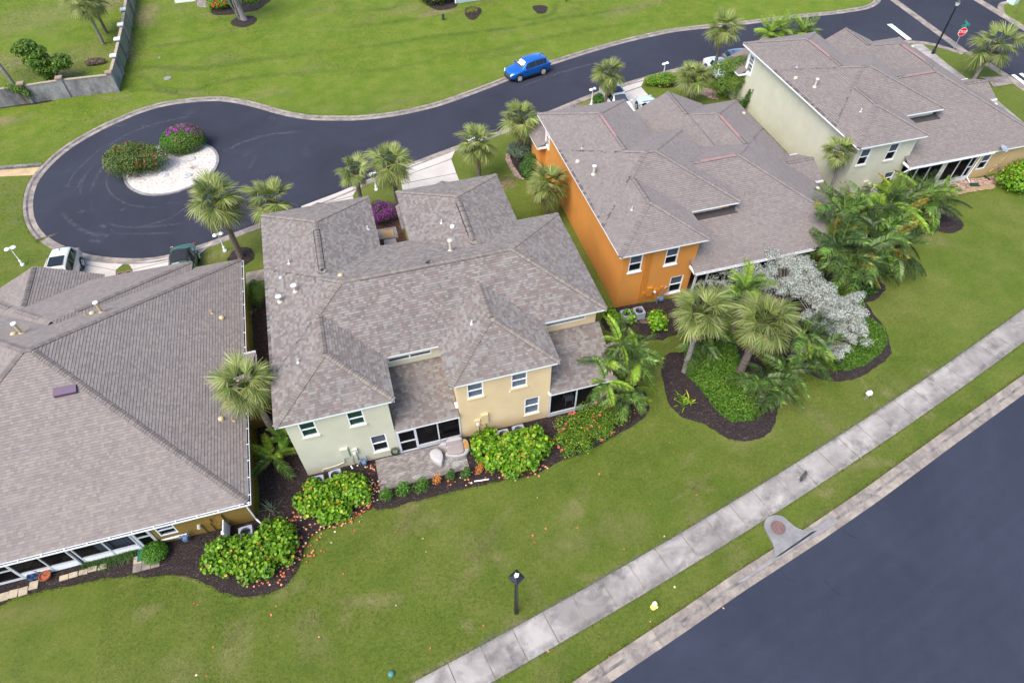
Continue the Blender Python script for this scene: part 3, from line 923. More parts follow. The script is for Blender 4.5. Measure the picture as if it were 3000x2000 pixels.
for k, (c, rx, ry) in enumerate((((-18.81,83.32), 2.0, 4.0), ((-24.13,86.92), 3.4, 1.6), ((-25.21,71.34), 2.2, .9), ((12.45,74.37), 2.4, .8), ((-19.55,74.61), .5, 4.0), ((11.30,41.85), 1.3, .8), ((21.48,51.25), 1.5, .7), ((-29.38,63.68), 1.0, .8))):
 soft_blob(v_, f_, s_, c, rx, ry, 0.1, 0.008, 1.0, 20, k)
soft_build('bare_patches', v_, f_, s_, soft_mat('sandy_soil', (0.30, 0.20, 0.12), (0.42, 0.30, 0.19), 2.0, (0.38, 0.7), cscale=5, amount=0.9), lawn)

v_, f_, s_ = [], [], []
for pts, w in (([(-22.52,51.51),(-22.26,53.03),(-21.72,54.31),(-20.94,55.79),(-19.64,57.31)], .28), ([(-21.73,50.66),(-21.44,52.47),(-20.84,53.83)], .30), ([(-21.34,49.84),(-21.4,51.71),(-21.17,53.15)], .22), ([(-20.64,50.04),(-20.34,52.47),(-19.68,54.62)], .35), ([(-19.44,52.87),(-19.48,50.94),(-18.73,49.08),(-17.24,47.45),(-14.94,46.55)], .26), ([(-18.97,45.94),(-18.14,45.14),(-16.69,44.59),(-14.71,44.24),(-12.83,44.1)], .34), ([(-18.55,44.99),(-18.17,44.33),(-16.08,43.63),(-13.46,43.05)], .28),
   ([(-20.45,55.65),(-18.94,57.84),(-16.51,59.15),(-13.14,59.74)], .35), ([(-20.38,59.77),(-18.22,59.78)], .22), ([(-19.48,45.66),(-18.9,45.23)], .5), ([(-18.09,47.01),(-17.63,47.46)], .3), ([(-21.16,47.9),(-20.79,47.61)], .6), ([(-19.49,44.71),(-18.57,44.09)], .5), ([(-20.06,44.16),(-19.03,43.43)], .5), ([(-16.69,44.63),(-14.52,44.93),(-12.9,46.39)], .3), ([(-14.74,47.12),(-13.47,46.65)], .3), ([(-22.5,48.2),(-20.87,45.66),(-18.77,43.97)], .5), ([(-10.61,53.02),(-7.41,54.49),(-3.49,54.35)], .5),
   ([(16.52,56.14),(22.57,58.03),(29.57,59.25)], .4), ([(-9,51.86),(-8.25,52.1)], .25)):
 line_soft(pts, w, 0.017, 0.9)
for k in range(26):
 c = (random.uniform(-30, 0), random.uniform(46, 62))
 soft_blob(v_, f_, s_, c, random.uniform(.3, 1.6), random.uniform(.2, .8), random.uniform(0, 3), 0.0165, random.uniform(.2, .5), 14, k)
soft_build('tyre_marks', v_, f_, s_, soft_mat('scuffed_asphalt', (0.14, 0.142, 0.165), (0.23, 0.23, 0.255), 3.0, (0.40, 0.72), cscale=10, amount=0.5), road)
v_, f_, s_ = [], [], []
for k in range(14):
 o = 1.0 + 0.9 * k
 ln = [(p[0] + 0.545 * o, p[1] - 0.84 * o) for p in mline[:-1]]
 line_soft(ln, random.uniform(.25, .9), 0.016, random.uniform(.25, .7))
soft_build('wear_lines', v_, f_, s_, soft_mat('polished_asphalt', (0.085, 0.090, 0.125), (0.11, 0.115, 0.155), 1.1, (0.35, 0.75), cscale=8, amount=0.2, stretch=(0.6, 0.6, 1)), main)
v_, f_, s_ = [], [], []
for pts in ([(16.13,8.12),(16.11,7.81),(16.24,7.46),(16.48,7.31)], [(21.52,9.34),(21.59,8.79),(21.92,8.87)], [(22.84,9.9),(22.91,9.47),(23.16,9.31)], [(20.23,9.19),(20.36,8.72),(20.74,8.35)], [(17.89,6.99),(17.99,6.5),(18.27,6.03)]):
 line_soft(pts, .06, 0.017, 1.0)
soft_build('asphalt_stains', v_, f_, s_, soft_mat('dark_asphalt_stain', (0.022, 0.024, 0.045), (0.034, 0.037, 0.062), 2.0, (0.25, 0.5), cscale=8, amount=0.45), main)
# grime along the pavement edges and across some slabs
v_, f_, s_ = [], [], []
line_soft(swl[::4], .35, 0.058, .9)
line_soft(offset_line(swl, -1.45)[::4], .5, 0.0585, 1.0)
for k in range(75):
 t = random.uniform(0.05, .95)
 p = swl[int(t * (len(swl) - 1))]
 d = random.uniform(.1, 1.5)
 q = (p[0] + .5 * d, p[1] - .86 * d)
 soft_blob(v_, f_, s_, q, random.uniform(.3, 1.0), random.uniform(.2, .5), .55 + random.uniform(-.5, .5), 0.059 + 0.0003 * k, random.uniform(.4, .9), 14, k)
soft_build('pavement_grime', v_, f_, s_, soft_mat('grey_grime', (0.145, 0.135, 0.118), (0.205, 0.19, 0.18), 2.0, (0.36, 0.72), cscale=5, amount=0.65), sw)

# ------------------------------------------------------------------ roofs
CAMP = np.array((0.0, 0.0, 32.0))

class Block:
 """one rectangular piece of roof; hips on every side except those named in gables ('W','E','S','N').
 shed='N' means one slope only, rising towards that side"""
 def __init__(self, x0, x1, y0, y1, z, slope, gables='', shed=None, show='WESN'):
  self.x0, self.x1, self.y0, self.y1, self.z, self.s = x0, x1, y0, y1, z, slope
  self.g, self.shed, self.show = gables, shed, show
  w, d = x1 - x0, y1 - y0
  if shed:
   self.h = d
  elif 'S' in gables and 'N' in gables or (('S' in gables or 'N' in gables) and w <= 2 * d):
   self.h = w / 2
  elif 'W' in gables or 'E' in gables:
   self.h = d / 2
  else:
   self.h = min(w, d) / 2
 def top(self, x, y):
  inside = (x >= self.x0) & (x <= self.x1) & (y >= self.y0) & (y <= self.y1)
  if self.shed:
   m = y - self.y0
  else:
   m = np.full(np.shape(x), 1e3)
   if 'W' not in self.g: m = np.minimum(m, x - self.x0)
   if 'E' not in self.g: m = np.minimum(m, self.x1 - x)
   if 'S' not in self.g: m = np.minimum(m, y - self.y0)
   if 'N' not in self.g: m = np.minimum(m, self.y1 - y)
  return np.where(inside, self.z + self.s * m, -1e3)
 def planes(self):
  """(corner, along, inward, length, left run-in, right run-in, depth)"""
  x0, x1, y0, y1 = self.x0, self.x1, self.y0, self.y1
  g = self.g
  if self.shed:
   return [((x0, y0), (1, 0), (0, 1), x1 - x0, 0, 0, y1 - y0)]
  o = []
  def k(side): return 0.0 if side in g else 1.0
  if 'S' not in g and 'S' in self.show: o.append(((x0, y0), (1, 0), (0, 1), x1 - x0, k('W'), k('E'), None))
  if 'E' not in g and 'E' in self.show: o.append(((x1, y0), (0, 1), (-1, 0), y1 - y0, k('S'), k('N'), None))
  if 'N' not in g and 'N' in self.show: o.append(((x1, y1), (-1, 0), (0, -1), x1 - x0, k('E'), k('W'), None))
  if 'W' not in g and 'W' in self.show: o.append(((x0, y1), (0, -1), (1, 0), y1 - y0, k('N'), k('S'), None))
  res = []
  for c, u, n, L, l, r, _ in o:
   along_x = abs(u[0]) > 0
   half = (y1 - y0) / 2 if along_x else (x1 - x0) / 2
   opp = ('N' if n[1] > 0 else 'S') if along_x else ('E' if n[0] > 0 else 'W')
   D = half if opp not in g else half * 2
   if l + r > 0:
    D = min(D, L / (l + r))
   res.append((c, u, n, L, l, r, D))
  return res
 def ridges(self):
  """hip and ridge lines as (p, q) with heights"""
  out = []
  h, z, s = self.h, self.z, self.s
  x0, x1, y0, y1 = self.x0, self.x1, self.y0, self.y1
  if self.shed:
   return out
  zt = z + s * h
  if (x1 - x0 >= y1 - y0 and not ('N' in self.g or 'S' in self.g)) or ('E' in self.g or 'W' in self.g):
   ym = (y0 + y1) / 2
   a = (x0 if 'W' in self.g else x0 + h, ym, zt)
   b = (x1 if 'E' in self.g else x1 - h, ym, zt)
   ends = {'W': ((x0, y0), (x0, y1), a), 'E': ((x1, y0), (x1, y1), b)}
  else:
   xm = (x0 + x1) / 2
   a = (xm, y0 if 'S' in self.g else y0 + h, zt)
   b = (xm, y1 if 'N' in self.g else y1 - h, zt)
   ends = {'S': ((x0, y0), (x1, y0), a), 'N': ((x0, y1), (x1, y1), b)}
  if math.dist(a, b) > 0.2:
   out.append((a, b, 'ridge'))
  for side, (c1, c2, ap_) in ends.items():
   if side not in self.g:
    for c in (c1, c2):
     out.append(((c[0], c[1], z), ap_, 'hip'))
  return out

def hidden(blocks, me, P):
 """points of block me that lie under another block"""
 bad = np.zeros(len(P), dtype=bool)
 for o in blocks:
  if o is me:
   continue
  t = o.top(P[:, 0], P[:, 1])
  deep = (P[:, 0] > o.x0 + .6) & (P[:, 0] < o.x1 - .6) & (P[:, 1] > o.y0 + .6) & (P[:, 1] < o.y1 - .6)
  bad |= (t - 0.07 > P[:, 2]) & ((t - P[:, 2] < 0.9) | deep)
 return bad

def carried_on(blocks, me, Q):
 """shingles whose every corner lies on the same slope of an earlier block"""
 bad = np.zeros(len(Q), dtype=bool)
 for o in blocks:
  if o is me:
   break
  same = np.ones(len(Q), dtype=bool)
  for k in range(4):
   p = Q[:, 4 + k]
   same &= np.abs(o.top(p[:, 0], p[:, 1]) - p[:, 2]) < 0.012
  bad |= same
 return bad

EXPO = 0.150
def make_roof(house, blocks, mat, cap_mat, n_single=300, seed=0, tones=None):
 """deck, shingles (the nearest ones as parts of the roof, the rest joined) and ridge caps"""
 r = np.random.default_rng(seed)
 deck = MB()
 for b in blocks:
  for c, u, n, L, l, rr, D in b.planes():
   def P(uu, v, up=0.0):
    return (c[0] + u[0] * uu + n[0] * v, c[1] + u[1] * uu + n[1] * v, b.z + b.s * v + up)
   pts = [P(0, 0), P(L, 0), P(L - rr * D, D), P(l * D, D)]
   if math.dist(pts[2], pts[3]) < 0.02:
    pts = pts[:3]
   deck.poly(pts)
  for side in b.g:                                     # closed gable ends
   if side in 'NS':
    y = b.y1 if side == 'N' else b.y0
    deck.cm = 1
    yy = y - 0.35 if side == 'N' else y + 0.35
    tri = [(b.x0 + .3, yy, b.z - .1), (b.x1 - .3, yy, b.z - .1), ((b.x0 + b.x1) / 2, yy, b.z + b.s * b.h - .05)]
    deck.poly(tri if side == 'S' else tri[::-1])
    deck.cm = 0
 roof = deck.build('roof', [M['deck'], M['white']], house)
 Q, T = [], []
 for b in blocks:
  cosr = 1 / math.sqrt(1 + b.s * b.s)
  dv = EXPO * cosr
  for c, u, n, L, l, rr, D in b.planes():
   nr = int(math.ceil(D / dv))
   N3 = np.array((-n[0] * b.s, -n[1] * b.s, 1.0)) * cosr
   for k in range(nr):
    v0 = k * dv - (0.03 if k == 0 else 0)
    v1 = min((k + 1) * dv, D)
    m = int(L / 0.10) + 6
    w = r.choice([0.12, 0.15, 0.18, 0.22, 0.28], m, p=[.25, .25, .22, .18, .10]) * r.uniform(.9, 1.1, m)
    e = np.concatenate(([0], np.cumsum(w))) - r.uniform(0, 0.4)
    a, z_ = e[:-1], e[1:]
    lo0, hi0 = l * max(v0, 0), L - rr * max(v0, 0)
    lo1, hi1 = l * v1, L - rr * v1
    ok = (z_ > lo0 + .01) & (a < hi0 - .01)
    a, z_ = a[ok], z_[ok]
    if len(a) == 0:
     continue
    a0, z0 = np.clip(a, lo0, hi0), np.clip(z_, lo0, hi0)
    a1, z1 = np.clip(a, lo1, max(hi1, lo1)), np.clip(z_, lo1, max(hi1, lo1))
    # tones run in small groups, like printed blends on laminated shingles
    t = r.uniform(.12, 1, len(a))
    t2 = np.repeat(r.uniform(.12, 1, len(a) // 2 + 1), 2)[:len(a)]
    t = np.where(r.uniform(0, 1, len(a)) < .22, t2, t)
    th = np.where(r.uniform(0, 1, len(a)) < .5, .022, .018)
    def pt(uu, v, up):
     base = np.stack((c[0] + u[0] * uu + n[0] * v, c[1] + u[1] * uu + n[1] * v, np.full(len(uu), b.z + b.s * v)), 1)
     return base + N3 * np.asarray(up)[..., None]
    z0_ = np.zeros(len(a))
    # lower edge first, thicker; upper edge slips under the next row
    vv1 = min(v1 + .012, D)
    top = [pt(a0, v0, th + .006), pt(z0, v0, th + .006), pt(z1, vv1, z0_ + .004), pt(a1, vv1, z0_ + .004)]
    bot = [pt(a0, v0, z0_), pt(z0, v0, z0_), pt(z1, vv1, z0_ - .004), pt(a1, vv1, z0_ - .004)]
    V8 = np.stack(top + bot, 1)
    cen = V8[:, :4].mean(1)
    cen[:, 2] += .006 - N3[2] * (th / 2 + .005)
    keep = ~hidden(blocks, b, cen) & ~carried_on(blocks, b, V8)
    Q.append(V8[keep])
    T.append(t[keep])
 Q = np.concatenate(Q)
 T = np.concatenate(T)
 shingle_out('shingle', Q, T, mat, roof, n_single)
 # ridge and hip caps
 CQ, CT, CH, CD = [], [], [], []
 for b in blocks:
  for p, q, kind in b.ridges():
   p, q = np.array(p, float), np.array(q, float)
   d = q - p
   Ln = np.linalg.norm(d)
   d = d / Ln
   hor = np.array((-d[1], d[0], 0.0))
   hor /= np.linalg.norm(hor)
   drop = b.s if kind == 'ridge' else b.s / math.sqrt(2)
   wd = 0.155
   s1 = np.array((hor[0] * wd, hor[1] * wd, -drop * wd))
   s2 = np.array((-hor[0] * wd, -hor[1] * wd, -drop * wd))
   step = 0.145
   m = int(Ln / step)
   for k in range(m):
    a = p + d * (k * step)
    e = p + d * (k * step + step * 1.25)
    th = r.uniform(.035, .05)
    up0, up1 = np.array((0, 0, th + .018)), np.array((0, 0, th - .006))
    CQ.append([a + s1 + up0, a + up0, a + s2 + up0, e + s2 + up1, e + up1, e + s1 + up1, a + s1, a + s2])
    CT.append(r.uniform(0.12, 1))
    CH.append(hor)
    CD.append(drop)
 CQ = np.array(CQ)
 CT = np.array(CT)
 cen = CQ[:, [1, 4]].mean(1) - np.array((0, 0, .04))
 bad = np.zeros(len(cen), bool)
 for b in blocks:
  # a cap belongs to the surface it stands on, so test against the highest block
  t = b.top(cen[:, 0], cen[:, 1])
  bad |= (t - 0.06 > cen[:, 2])
 H_, D_ = np.array(CH) * .45, np.array(CD) * .45
 for sgn in (1, -1):                                      # only where the roof falls away on both sides
  q = cen + H_ * sgn
  e = np.max([b.top(q[:, 0], q[:, 1]) for b in blocks], axis=0)
  bad |= e > cen[:, 2] - D_ * .5
 CQ, CT = CQ[~bad], CT[~bad]
 cap_out(CQ, CT, cap_mat, roof, n_single)
 return roof

SF = np.array(((0, 1, 2, 3), (0, 4, 5, 1), (1, 5, 6, 2), (3, 7, 4, 0)))
CF = np.array(((0, 1, 4, 5), (1, 2, 3, 4), (0, 6, 7, 1), (7, 2, 1, 1)))
def near_order(cen, size):
 d2 = ((cen - CAMP) ** 2).sum(1)
 f = (cen - CAMP)
 # in front of the lens and inside the frame
 fw = np.array((0.1764, 0.6196, -0.7649))
 rt = np.array((0.9611, -0.2762, -0.0021))
 up = np.array((0.2126, 0.7347, 0.6442))
 zc = f @ fw
 sx = (f @ rt) / np.maximum(zc, .1)
 sy = (f @ up) / np.maximum(zc, .1)
 out = (zc < 1) | (np.abs(sx) > 0.786) | (np.abs(sy) > 0.524)
 return np.argsort(np.where(out, 1e9, d2 / size))

def shingle_out(name, Q, T, mat, parent, n_single):
 area = np.linalg.norm(np.cross(Q[:, 1] - Q[:, 0], Q[:, 3] - Q[:, 0]), axis=1) + 1e-6
 idx = near_order(Q.mean(1), area)
 one, rest = idx[:n_single], idx[n_single:]
 L = np.array(root_loc(parent))
 F4 = SF.tolist() + [(4, 7, 6, 5), (2, 6, 7, 3)]
 for i in one:
  me = bpy.data.meshes.new(name)
  me.from_pydata((Q[i] - L).tolist(), [], F4)
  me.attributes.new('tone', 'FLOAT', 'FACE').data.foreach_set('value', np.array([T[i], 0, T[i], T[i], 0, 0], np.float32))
  me.materials.append(mat)
  link(name, me, parent)
 V = Q[rest].reshape(-1, 3)
 F = (SF[None] + (np.arange(len(rest)) * 8)[:, None, None]).reshape(-1, 4)
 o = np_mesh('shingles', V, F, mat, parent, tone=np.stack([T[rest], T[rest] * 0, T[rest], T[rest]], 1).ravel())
 stuff(o)

def cap_out(Q, T, mat, parent, n_single):
 idx = near_order(Q.mean(1), np.full(len(Q), .04))
 one, rest = idx[:n_single], idx[n_single:]
 L = np.array(root_loc(parent))
 FF = [(0, 1, 4, 5), (1, 2, 3, 4), (6, 1, 0), (7, 2, 1), (6, 7, 1), (5, 4, 3), (6, 0, 5), (7, 3, 2)]
 for i in one:
  me = bpy.data.meshes.new('ridge_cap')
  me.from_pydata((Q[i] - L).tolist(), [], FF)
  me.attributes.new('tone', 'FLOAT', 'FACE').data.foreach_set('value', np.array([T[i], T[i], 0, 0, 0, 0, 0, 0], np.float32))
  me.materials.append(mat)
  link('ridge_cap', me, parent)
 if len(rest):
  V, F, tn = [], [], []
  me = bpy.data.meshes.new('ridge_caps')
  fs = []
  for j in range(len(rest)):
   fs += [tuple(a + 8 * j for a in f) for f in FF]
  me.from_pydata((Q[rest].reshape(-1, 3) - L).tolist(), [], fs)
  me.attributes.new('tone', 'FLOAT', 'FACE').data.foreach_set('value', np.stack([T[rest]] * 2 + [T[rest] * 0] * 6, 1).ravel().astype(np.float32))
  me.materials.append(mat)
  stuff(link('ridge_caps', me, parent))

def eaves(house, runs, z, oh=0.40, h=0.16):
 """white fascia with a drip edge and a soffit along open eave lines (house on the left of travel)"""
 for run in runs:
  fa, so = MB(), MB()
  for k in range(len(run) - 1):
   a, c = np.array(run[k]), np.array(run[k + 1])
   t = (c - a) / np.linalg.norm(c - a)
   n = np.array((-t[1], t[0]))
   a2, c2 = a - n * .012, c - n * .012
   fa.poly([(*a2, z), (*c2, z), (*c2, z + h), (*a2, z + h)])
   fa.poly([(*a2, z + h), (*c2, z + h), (*(c + n * .05), z + h + .012), (*(a + n * .05), z + h + .012)])
   fa.poly([(*(a + n * .03), z), (*(c + n * .03), z), (*c2, z), (*a2, z)][::-1])
   so.poly([(*(a + n * .03), z + .02), (*(c + n * .03), z + .02), (*(c + n * oh), z + .02), (*(a + n * oh), z + .02)][::-1])
  fa.build('fascia', M['white'], house)
  so.build('soffit', M['white'], house)

def gutter(house, run, z, strap=1.0):
 """open white gutter hung outside an eave (house on the left of travel)"""
 for k in range(len(run) - 1):
  a, c = np.array(run[k]), np.array(run[k + 1])
  L = np.linalg.norm(c - a)
  t = (c - a) / L
  n = np.array((t[1], -t[0]))
  g = MB()
  def P(p, o, zz):
   q = p + n * o
   return (q[0], q[1], zz)
  for o0, o1, za, zb in ((.015, .03, z, z + .115), (.13, .145, z, z + .115)):
   for s_ in (0,):
    g.poly([P(a, o1, za), P(c, o1, za), P(c, o1, zb), P(a, o1, zb)])
    g.poly([P(a, o0, zb), P(c, o0, zb), P(c, o0, za), P(a, o0, za)])
    g.poly([P(a, o0, zb), P(a, o1, zb), P(c, o1, zb), P(c, o0, zb)][::-1])
  g.poly([P(a, .015, z), P(c, .015, z), P(c, .145, z), P(a, .145, z)])
  g.cm = 1
  g.poly([P(a, .03, z + .02), P(a, .13, z + .02), P(c, .13, z + .02), P(c, .03, z + .02)][::-1])
  g.cm = 0
  for e in (a, c):
   g.poly([P(e, .015, z), P(e, .145, z), P(e, .145, z + .115), P(e, .015, z + .115)])
  o = g.build('gutter', [M['white'], M['dark']], house)
  m = int(L / strap)
  for j in range(m):
   p = a + t * (j + .5) * L / m
   s_ = MB()
   q1, q2 = p - n * .02, p + n * .15
   s_.box(((q1[0] + q2[0]) / 2, (q1[1] + q2[1]) / 2, z + .122), (.17, .035, .012), math.atan2(n[1], n[0]))
   s_.build('gutter_strap', M['white'], o)

def downspout(house, pts):
 d = MB()
 d.tube(pts, .045, 6)
 d.build('downspout', M['white'], house)

# ------------------------------------------------------------------ walls and windows
class Wall:
 def __init__(self, a, c, z0, z1):
  self.a, self.c = np.array(a, float), np.array(c, float)
  self.L = np.linalg.norm(self.c - self.a)
  self.u = (self.c - self.a) / self.L
  self.n = np.array((self.u[1], -self.u[0]))
  self.z0, self.z1 = z0, z1
 def P(self, s, z, out=0.0):
  q = self.a + self.u * s + self.n * out
  return (float(q[0]), float(q[1]), float(z))

def wall(house, a, c, z0, z1, mat, openings=(), depth=0.13):
 """wall panel with real openings; opening = (s0, s1, z0, z1)"""
 W = Wall(a, c, z0, z1)
 b = MB()
 S = sorted({0.0, W.L} | {o[0] for o in openings} | {o[1] for o in openings})
 Z = sorted({z0, z1} | {o[2] for o in openings} | {o[3] for o in openings})
 for i in range(len(S) - 1):
  for j in range(len(Z) - 1):
   sm, zm = (S[i] + S[i + 1]) / 2, (Z[j] + Z[j + 1]) / 2
   if any(o[0] < sm < o[1] and o[2] < zm < o[3] for o in openings):
    continue
   b.poly([W.P(S[i], Z[j]), W.P(S[i + 1], Z[j]), W.P(S[i + 1], Z[j + 1]), W.P(S[i], Z[j + 1])])
 for s0, s1, za, zb in openings:
  for p, q in (((s0, za), (s1, za)), ((s1, za), (s1, zb)), ((s1, zb), (s0, zb)), ((s0, zb), (s0, za))):
   b.poly([W.P(*p), W.P(*p, -depth), W.P(*q, -depth), W.P(*q)])
 b.build('wall', mat, house)
 return W

def wbox(b, W, s0, s1, z0, z1, o0, o1):
 """box against a wall between two outward offsets"""
 p = [W.P(s0, z0, o0), W.P(s1, z0, o0), W.P(s1, z0, o1), W.P(s0, z0, o1), W.P(s0, z1, o0), W.P(s1, z1, o0), W.P(s1, z1, o1), W.P(s0, z1, o1)]
 for q in ((0, 1, 2, 3), (4, 7, 6, 5), (3, 2, 6, 7), (0, 4, 5, 1), (1, 5, 6, 2), (0, 3, 7, 4)):
  b.poly([p[k] for k in q])

def window(house, W, s0, s1, z0, z1, back='blind', sill=None, grid=None, rails=1, mull=0, frame=0.06, trim=0.0, depth=0.12):
 b = MB()
 f = frame
 wbox(b, W, s0, s0 + f, z0, z1, -depth, -.005)
 wbox(b, W, s1 - f, s1, z0, z1, -depth, -.005)
 wbox(b, W, s0 + f, s1 - f, z0, z0 + f, -depth, -.005)
 wbox(b, W, s0 + f, s1 - f, z1 - f, z1, -depth, -.005)
 rows = [z0 + f + (z1 - z0 - 2 * f) * k / (rails + 1) for k in range(rails + 2)]
 cols = [s0 + f + (s1 - s0 - 2 * f) * k / (mull + 1) for k in range(mull + 2)]
 for z in rows[1:-1]:
  wbox(b, W, s0 + f, s1 - f, z - .028, z + .028, -.085, -.02)
 for s in cols[1:-1]:
  wbox(b, W, s - .04, s + .04, z0 + f, z1 - f, -.085, -.012)
 if trim:
  wbox(b, W, s0 - trim, s0, z0 - trim, z1 + trim, 0.0, .03)
  wbox(b, W, s1, s1 + trim, z0 - trim, z1 + trim, 0.0, .03)
  wbox(b, W, s0, s1, z1, z1 + trim, 0.0, .03)
  wbox(b, W, s0, s1, z0 - trim * 1.6, z0, 0.0, .05)
 if grid:
  for k in range(1, grid[0]):
   s = s0 + f + (s1 - s0 - 2 * f) * k / grid[0]
   wbox(b, W, s - .012, s + .012, z0 + f, z1 - f, -.058, -.035)
  for k in range(1, grid[1]):
   z = z0 + f + (z1 - z0 - 2 * f) * k / grid[1]
   wbox(b, W, s0 + f, s1 - f, z - .012, z + .012, -.058, -.035)
 w = b.build('window', M['white'], house)
 for i in range(len(rows) - 1):
  for j in range(len(cols) - 1):
   p = MB()
   o = -.065 if i == len(rows) - 2 else -.05
   p.poly([W.P(cols[j], rows[i], o), W.P(cols[j + 1], rows[i], o), W.P(cols[j + 1], rows[i + 1], o), W.P(cols[j], rows[i + 1], o)])
   p.build('pane', M['glass'], w)
 k = MB()
 zi0, zi1, si0, si1 = z0 + f, z1 - f, s0 + f, s1 - f
 if back == 'blind':                                      # vertical slats
  n = max(4, int((si1 - si0) / .085))
  for q in range(n):
   a, c = si0 + (si1 - si0) * q / n, si0 + (si1 - si0) * (q + .86) / n
   k.poly([W.P(a, zi0, -.15), W.P(c, zi0, -.12), W.P(c, zi1, -.12), W.P(a, zi1, -.15)], random.random())
  k.build('vertical_blind', M['blind'], w)
 elif back == 'curtain':
  n = 14
  for q in range(n):
   a, c = si0 + (si1 - si0) * q / n, si0 + (si1 - si0) * (q + 1) / n
   o1, o2 = -.12 - .04 * (q % 2), -.12 - .04 * ((q + 1) % 2)
   k.poly([W.P(a, zi0, o1), W.P(c, zi0, o2), W.P(c, zi1, o2), W.P(a, zi1, o1)], random.random())
  k.build('curtain', M['curtain'], w)
 elif back == 'shade':
  zm = zi0 + (zi1 - zi0) * .45
  k.poly([W.P(si0, zm, -.13), W.P(si1, zm, -.13), W.P(si1, zi1, -.13), W.P(si0, zi1, -.13)])
  k.build('roller_shade', M['shade'], w)
 d = MB()
 d.poly([W.P(s0, z0, -.5), W.P(s1, z0, -.5), W.P(s1, z1, -.5), W.P(s0, z1, -.5)])
 for p, q in (((s0, z0), (s1, z0)), ((s1, z0), (s1, z1)), ((s1, z1), (s0, z1)), ((s0, z1), (s0, z0))):
  d.poly([W.P(*p, -depth - .005), W.P(*p, -.5), W.P(*q, -.5), W.P(*q, -depth - .005)])
 d.build('room_lining', M['dark'], w)
 if sill:
  s = MB()
  wbox(s, W, s0 - .05, s1 + .05, z0 - .10, z0 - .005, 0.0, .07)
  s.build('sill', sill, w)
 return w

def porch(house, W, cols, z_top, knee=0.45, doors=(), midrail=(), floor_d=2.9, knee_mat=None, solid=()):
 """screened porch front: posts at cols, screens between, kick plates below"""
 b = MB()
 for k, s in enumerate(cols):
  wbox(b, W, s - .035, s + .035, 0.0, z_top, -.09, .01)
 for k in range(len(cols) - 1):
  if k in solid:
   continue
  a, c = cols[k] + .035, cols[k + 1] - .035
  wbox(b, W, a, c, z_top - .06, z_top, -.08, .0)
  kz = 0.20 if k in doors else knee
  wbox(b, W, a, c, kz - .05, kz, -.08, .012)
  if k in midrail:
   zr = kz + (z_top - kz) * (.42 if k in doors else .4)
   wbox(b, W, a, c, zr - .035, zr + .035, -.075, .005)
  if k in doors:
   zt = z_top - .28
   wbox(b, W, a, c, zt - .04, zt + .04, -.08, .0)
   wbox(b, W, a, a + .06, kz, zt - .04, -.07, .012)
   wbox(b, W, c - .06, c, kz, zt - .04, -.07, .012)
 fr = b.build('porch_frame', M['trim_grey'], house)
 for k in range(len(cols) - 1):
  if k in solid:
   continue
  a, c = cols[k] + .035, cols[k + 1] - .035
  kz = 0.20 if k in doors else knee
  s = MB()
  s.poly([W.P(a, kz, -.04), W.P(c, kz, -.04), W.P(c, z_top - .06, -.04), W.P(a, z_top - .06, -.04)])
  s.build('screen', M['screen'], fr)
  p = MB()
  wbox(p, W, a, c, 0.0, kz - .05, -.06, -.01)
  p.build('kick_plate', knee_mat or M['trim_grey'], fr)
 f = MB()
 s0, s1 = cols[0], cols[-1]
 f.poly([W.P(s0, .06, -.06), W.P(s1, .06, -.06), W.P(s1, .06, -floor_d), W.P(s0, .06, -floor_d)])
 f.build('porch_floor', M['porch_floor'], house)
 d = MB()
 d.poly([W.P(s0, 0, -floor_d), W.P(s1, 0, -floor_d), W.P(s1, z_top + .9, -floor_d), W.P(s0, z_top + .9, -floor_d)])
 d.build('porch_back_wall', M['shade'], house)
 return fr

def pipe_vent(house, x, y, z, kind, mat, cap_mat=None, h=0.55):
 """things that stick out of a roof"""
 b = MB()
 if kind == 'stack':                                      # flue with a round cap
  b.lathe((x, y, z - .05), [(.17, 0), (.17, .06), (.10, .14), (.085, .16), (.085, h), (.0, h)], 12)
  o = b.build('flue_vent', mat, house, smooth=False)
  c = MB()
  c.lathe((x, y, z + h - .02), [(.11, 0), (.145, .02), (.145, .08), (.10, .10), (0, .12)], 14)
  c.build('flue_cap', cap_mat or M['white_metal'], o)
 elif kind == 'disc':                                     # low stem, wide mushroom cap
  b.lathe((x, y, z - .05), [(.16, 0), (.15, .10), (.06, .14), (.06, h), (0, h)], 12)
  o = b.build('flue_vent', mat, house)
  c = MB()
  c.lathe((x, y, z + h - .03), [(.16, 0), (.17, .03), (.13, .05), (0, .07)], 16)
  c.build('flue_cap', cap_mat or M['white_metal'], o)
 elif kind == 'hood':
  b.lathe((x, y, z - .06), [(.16, 0), (.16, .10), (.13, .17), (.06, .21), (0, .22)], 12)
  b.build('roof_vent', mat, house, smooth=False)
 elif kind == 'pipe':
  b.lathe((x, y, z - .05), [(.12, 0), (.11, .05), (.05, .09), (.045, .32), (.035, .32), (.03, .1)], 10)
  b.build('plumbing_vent', mat, house)

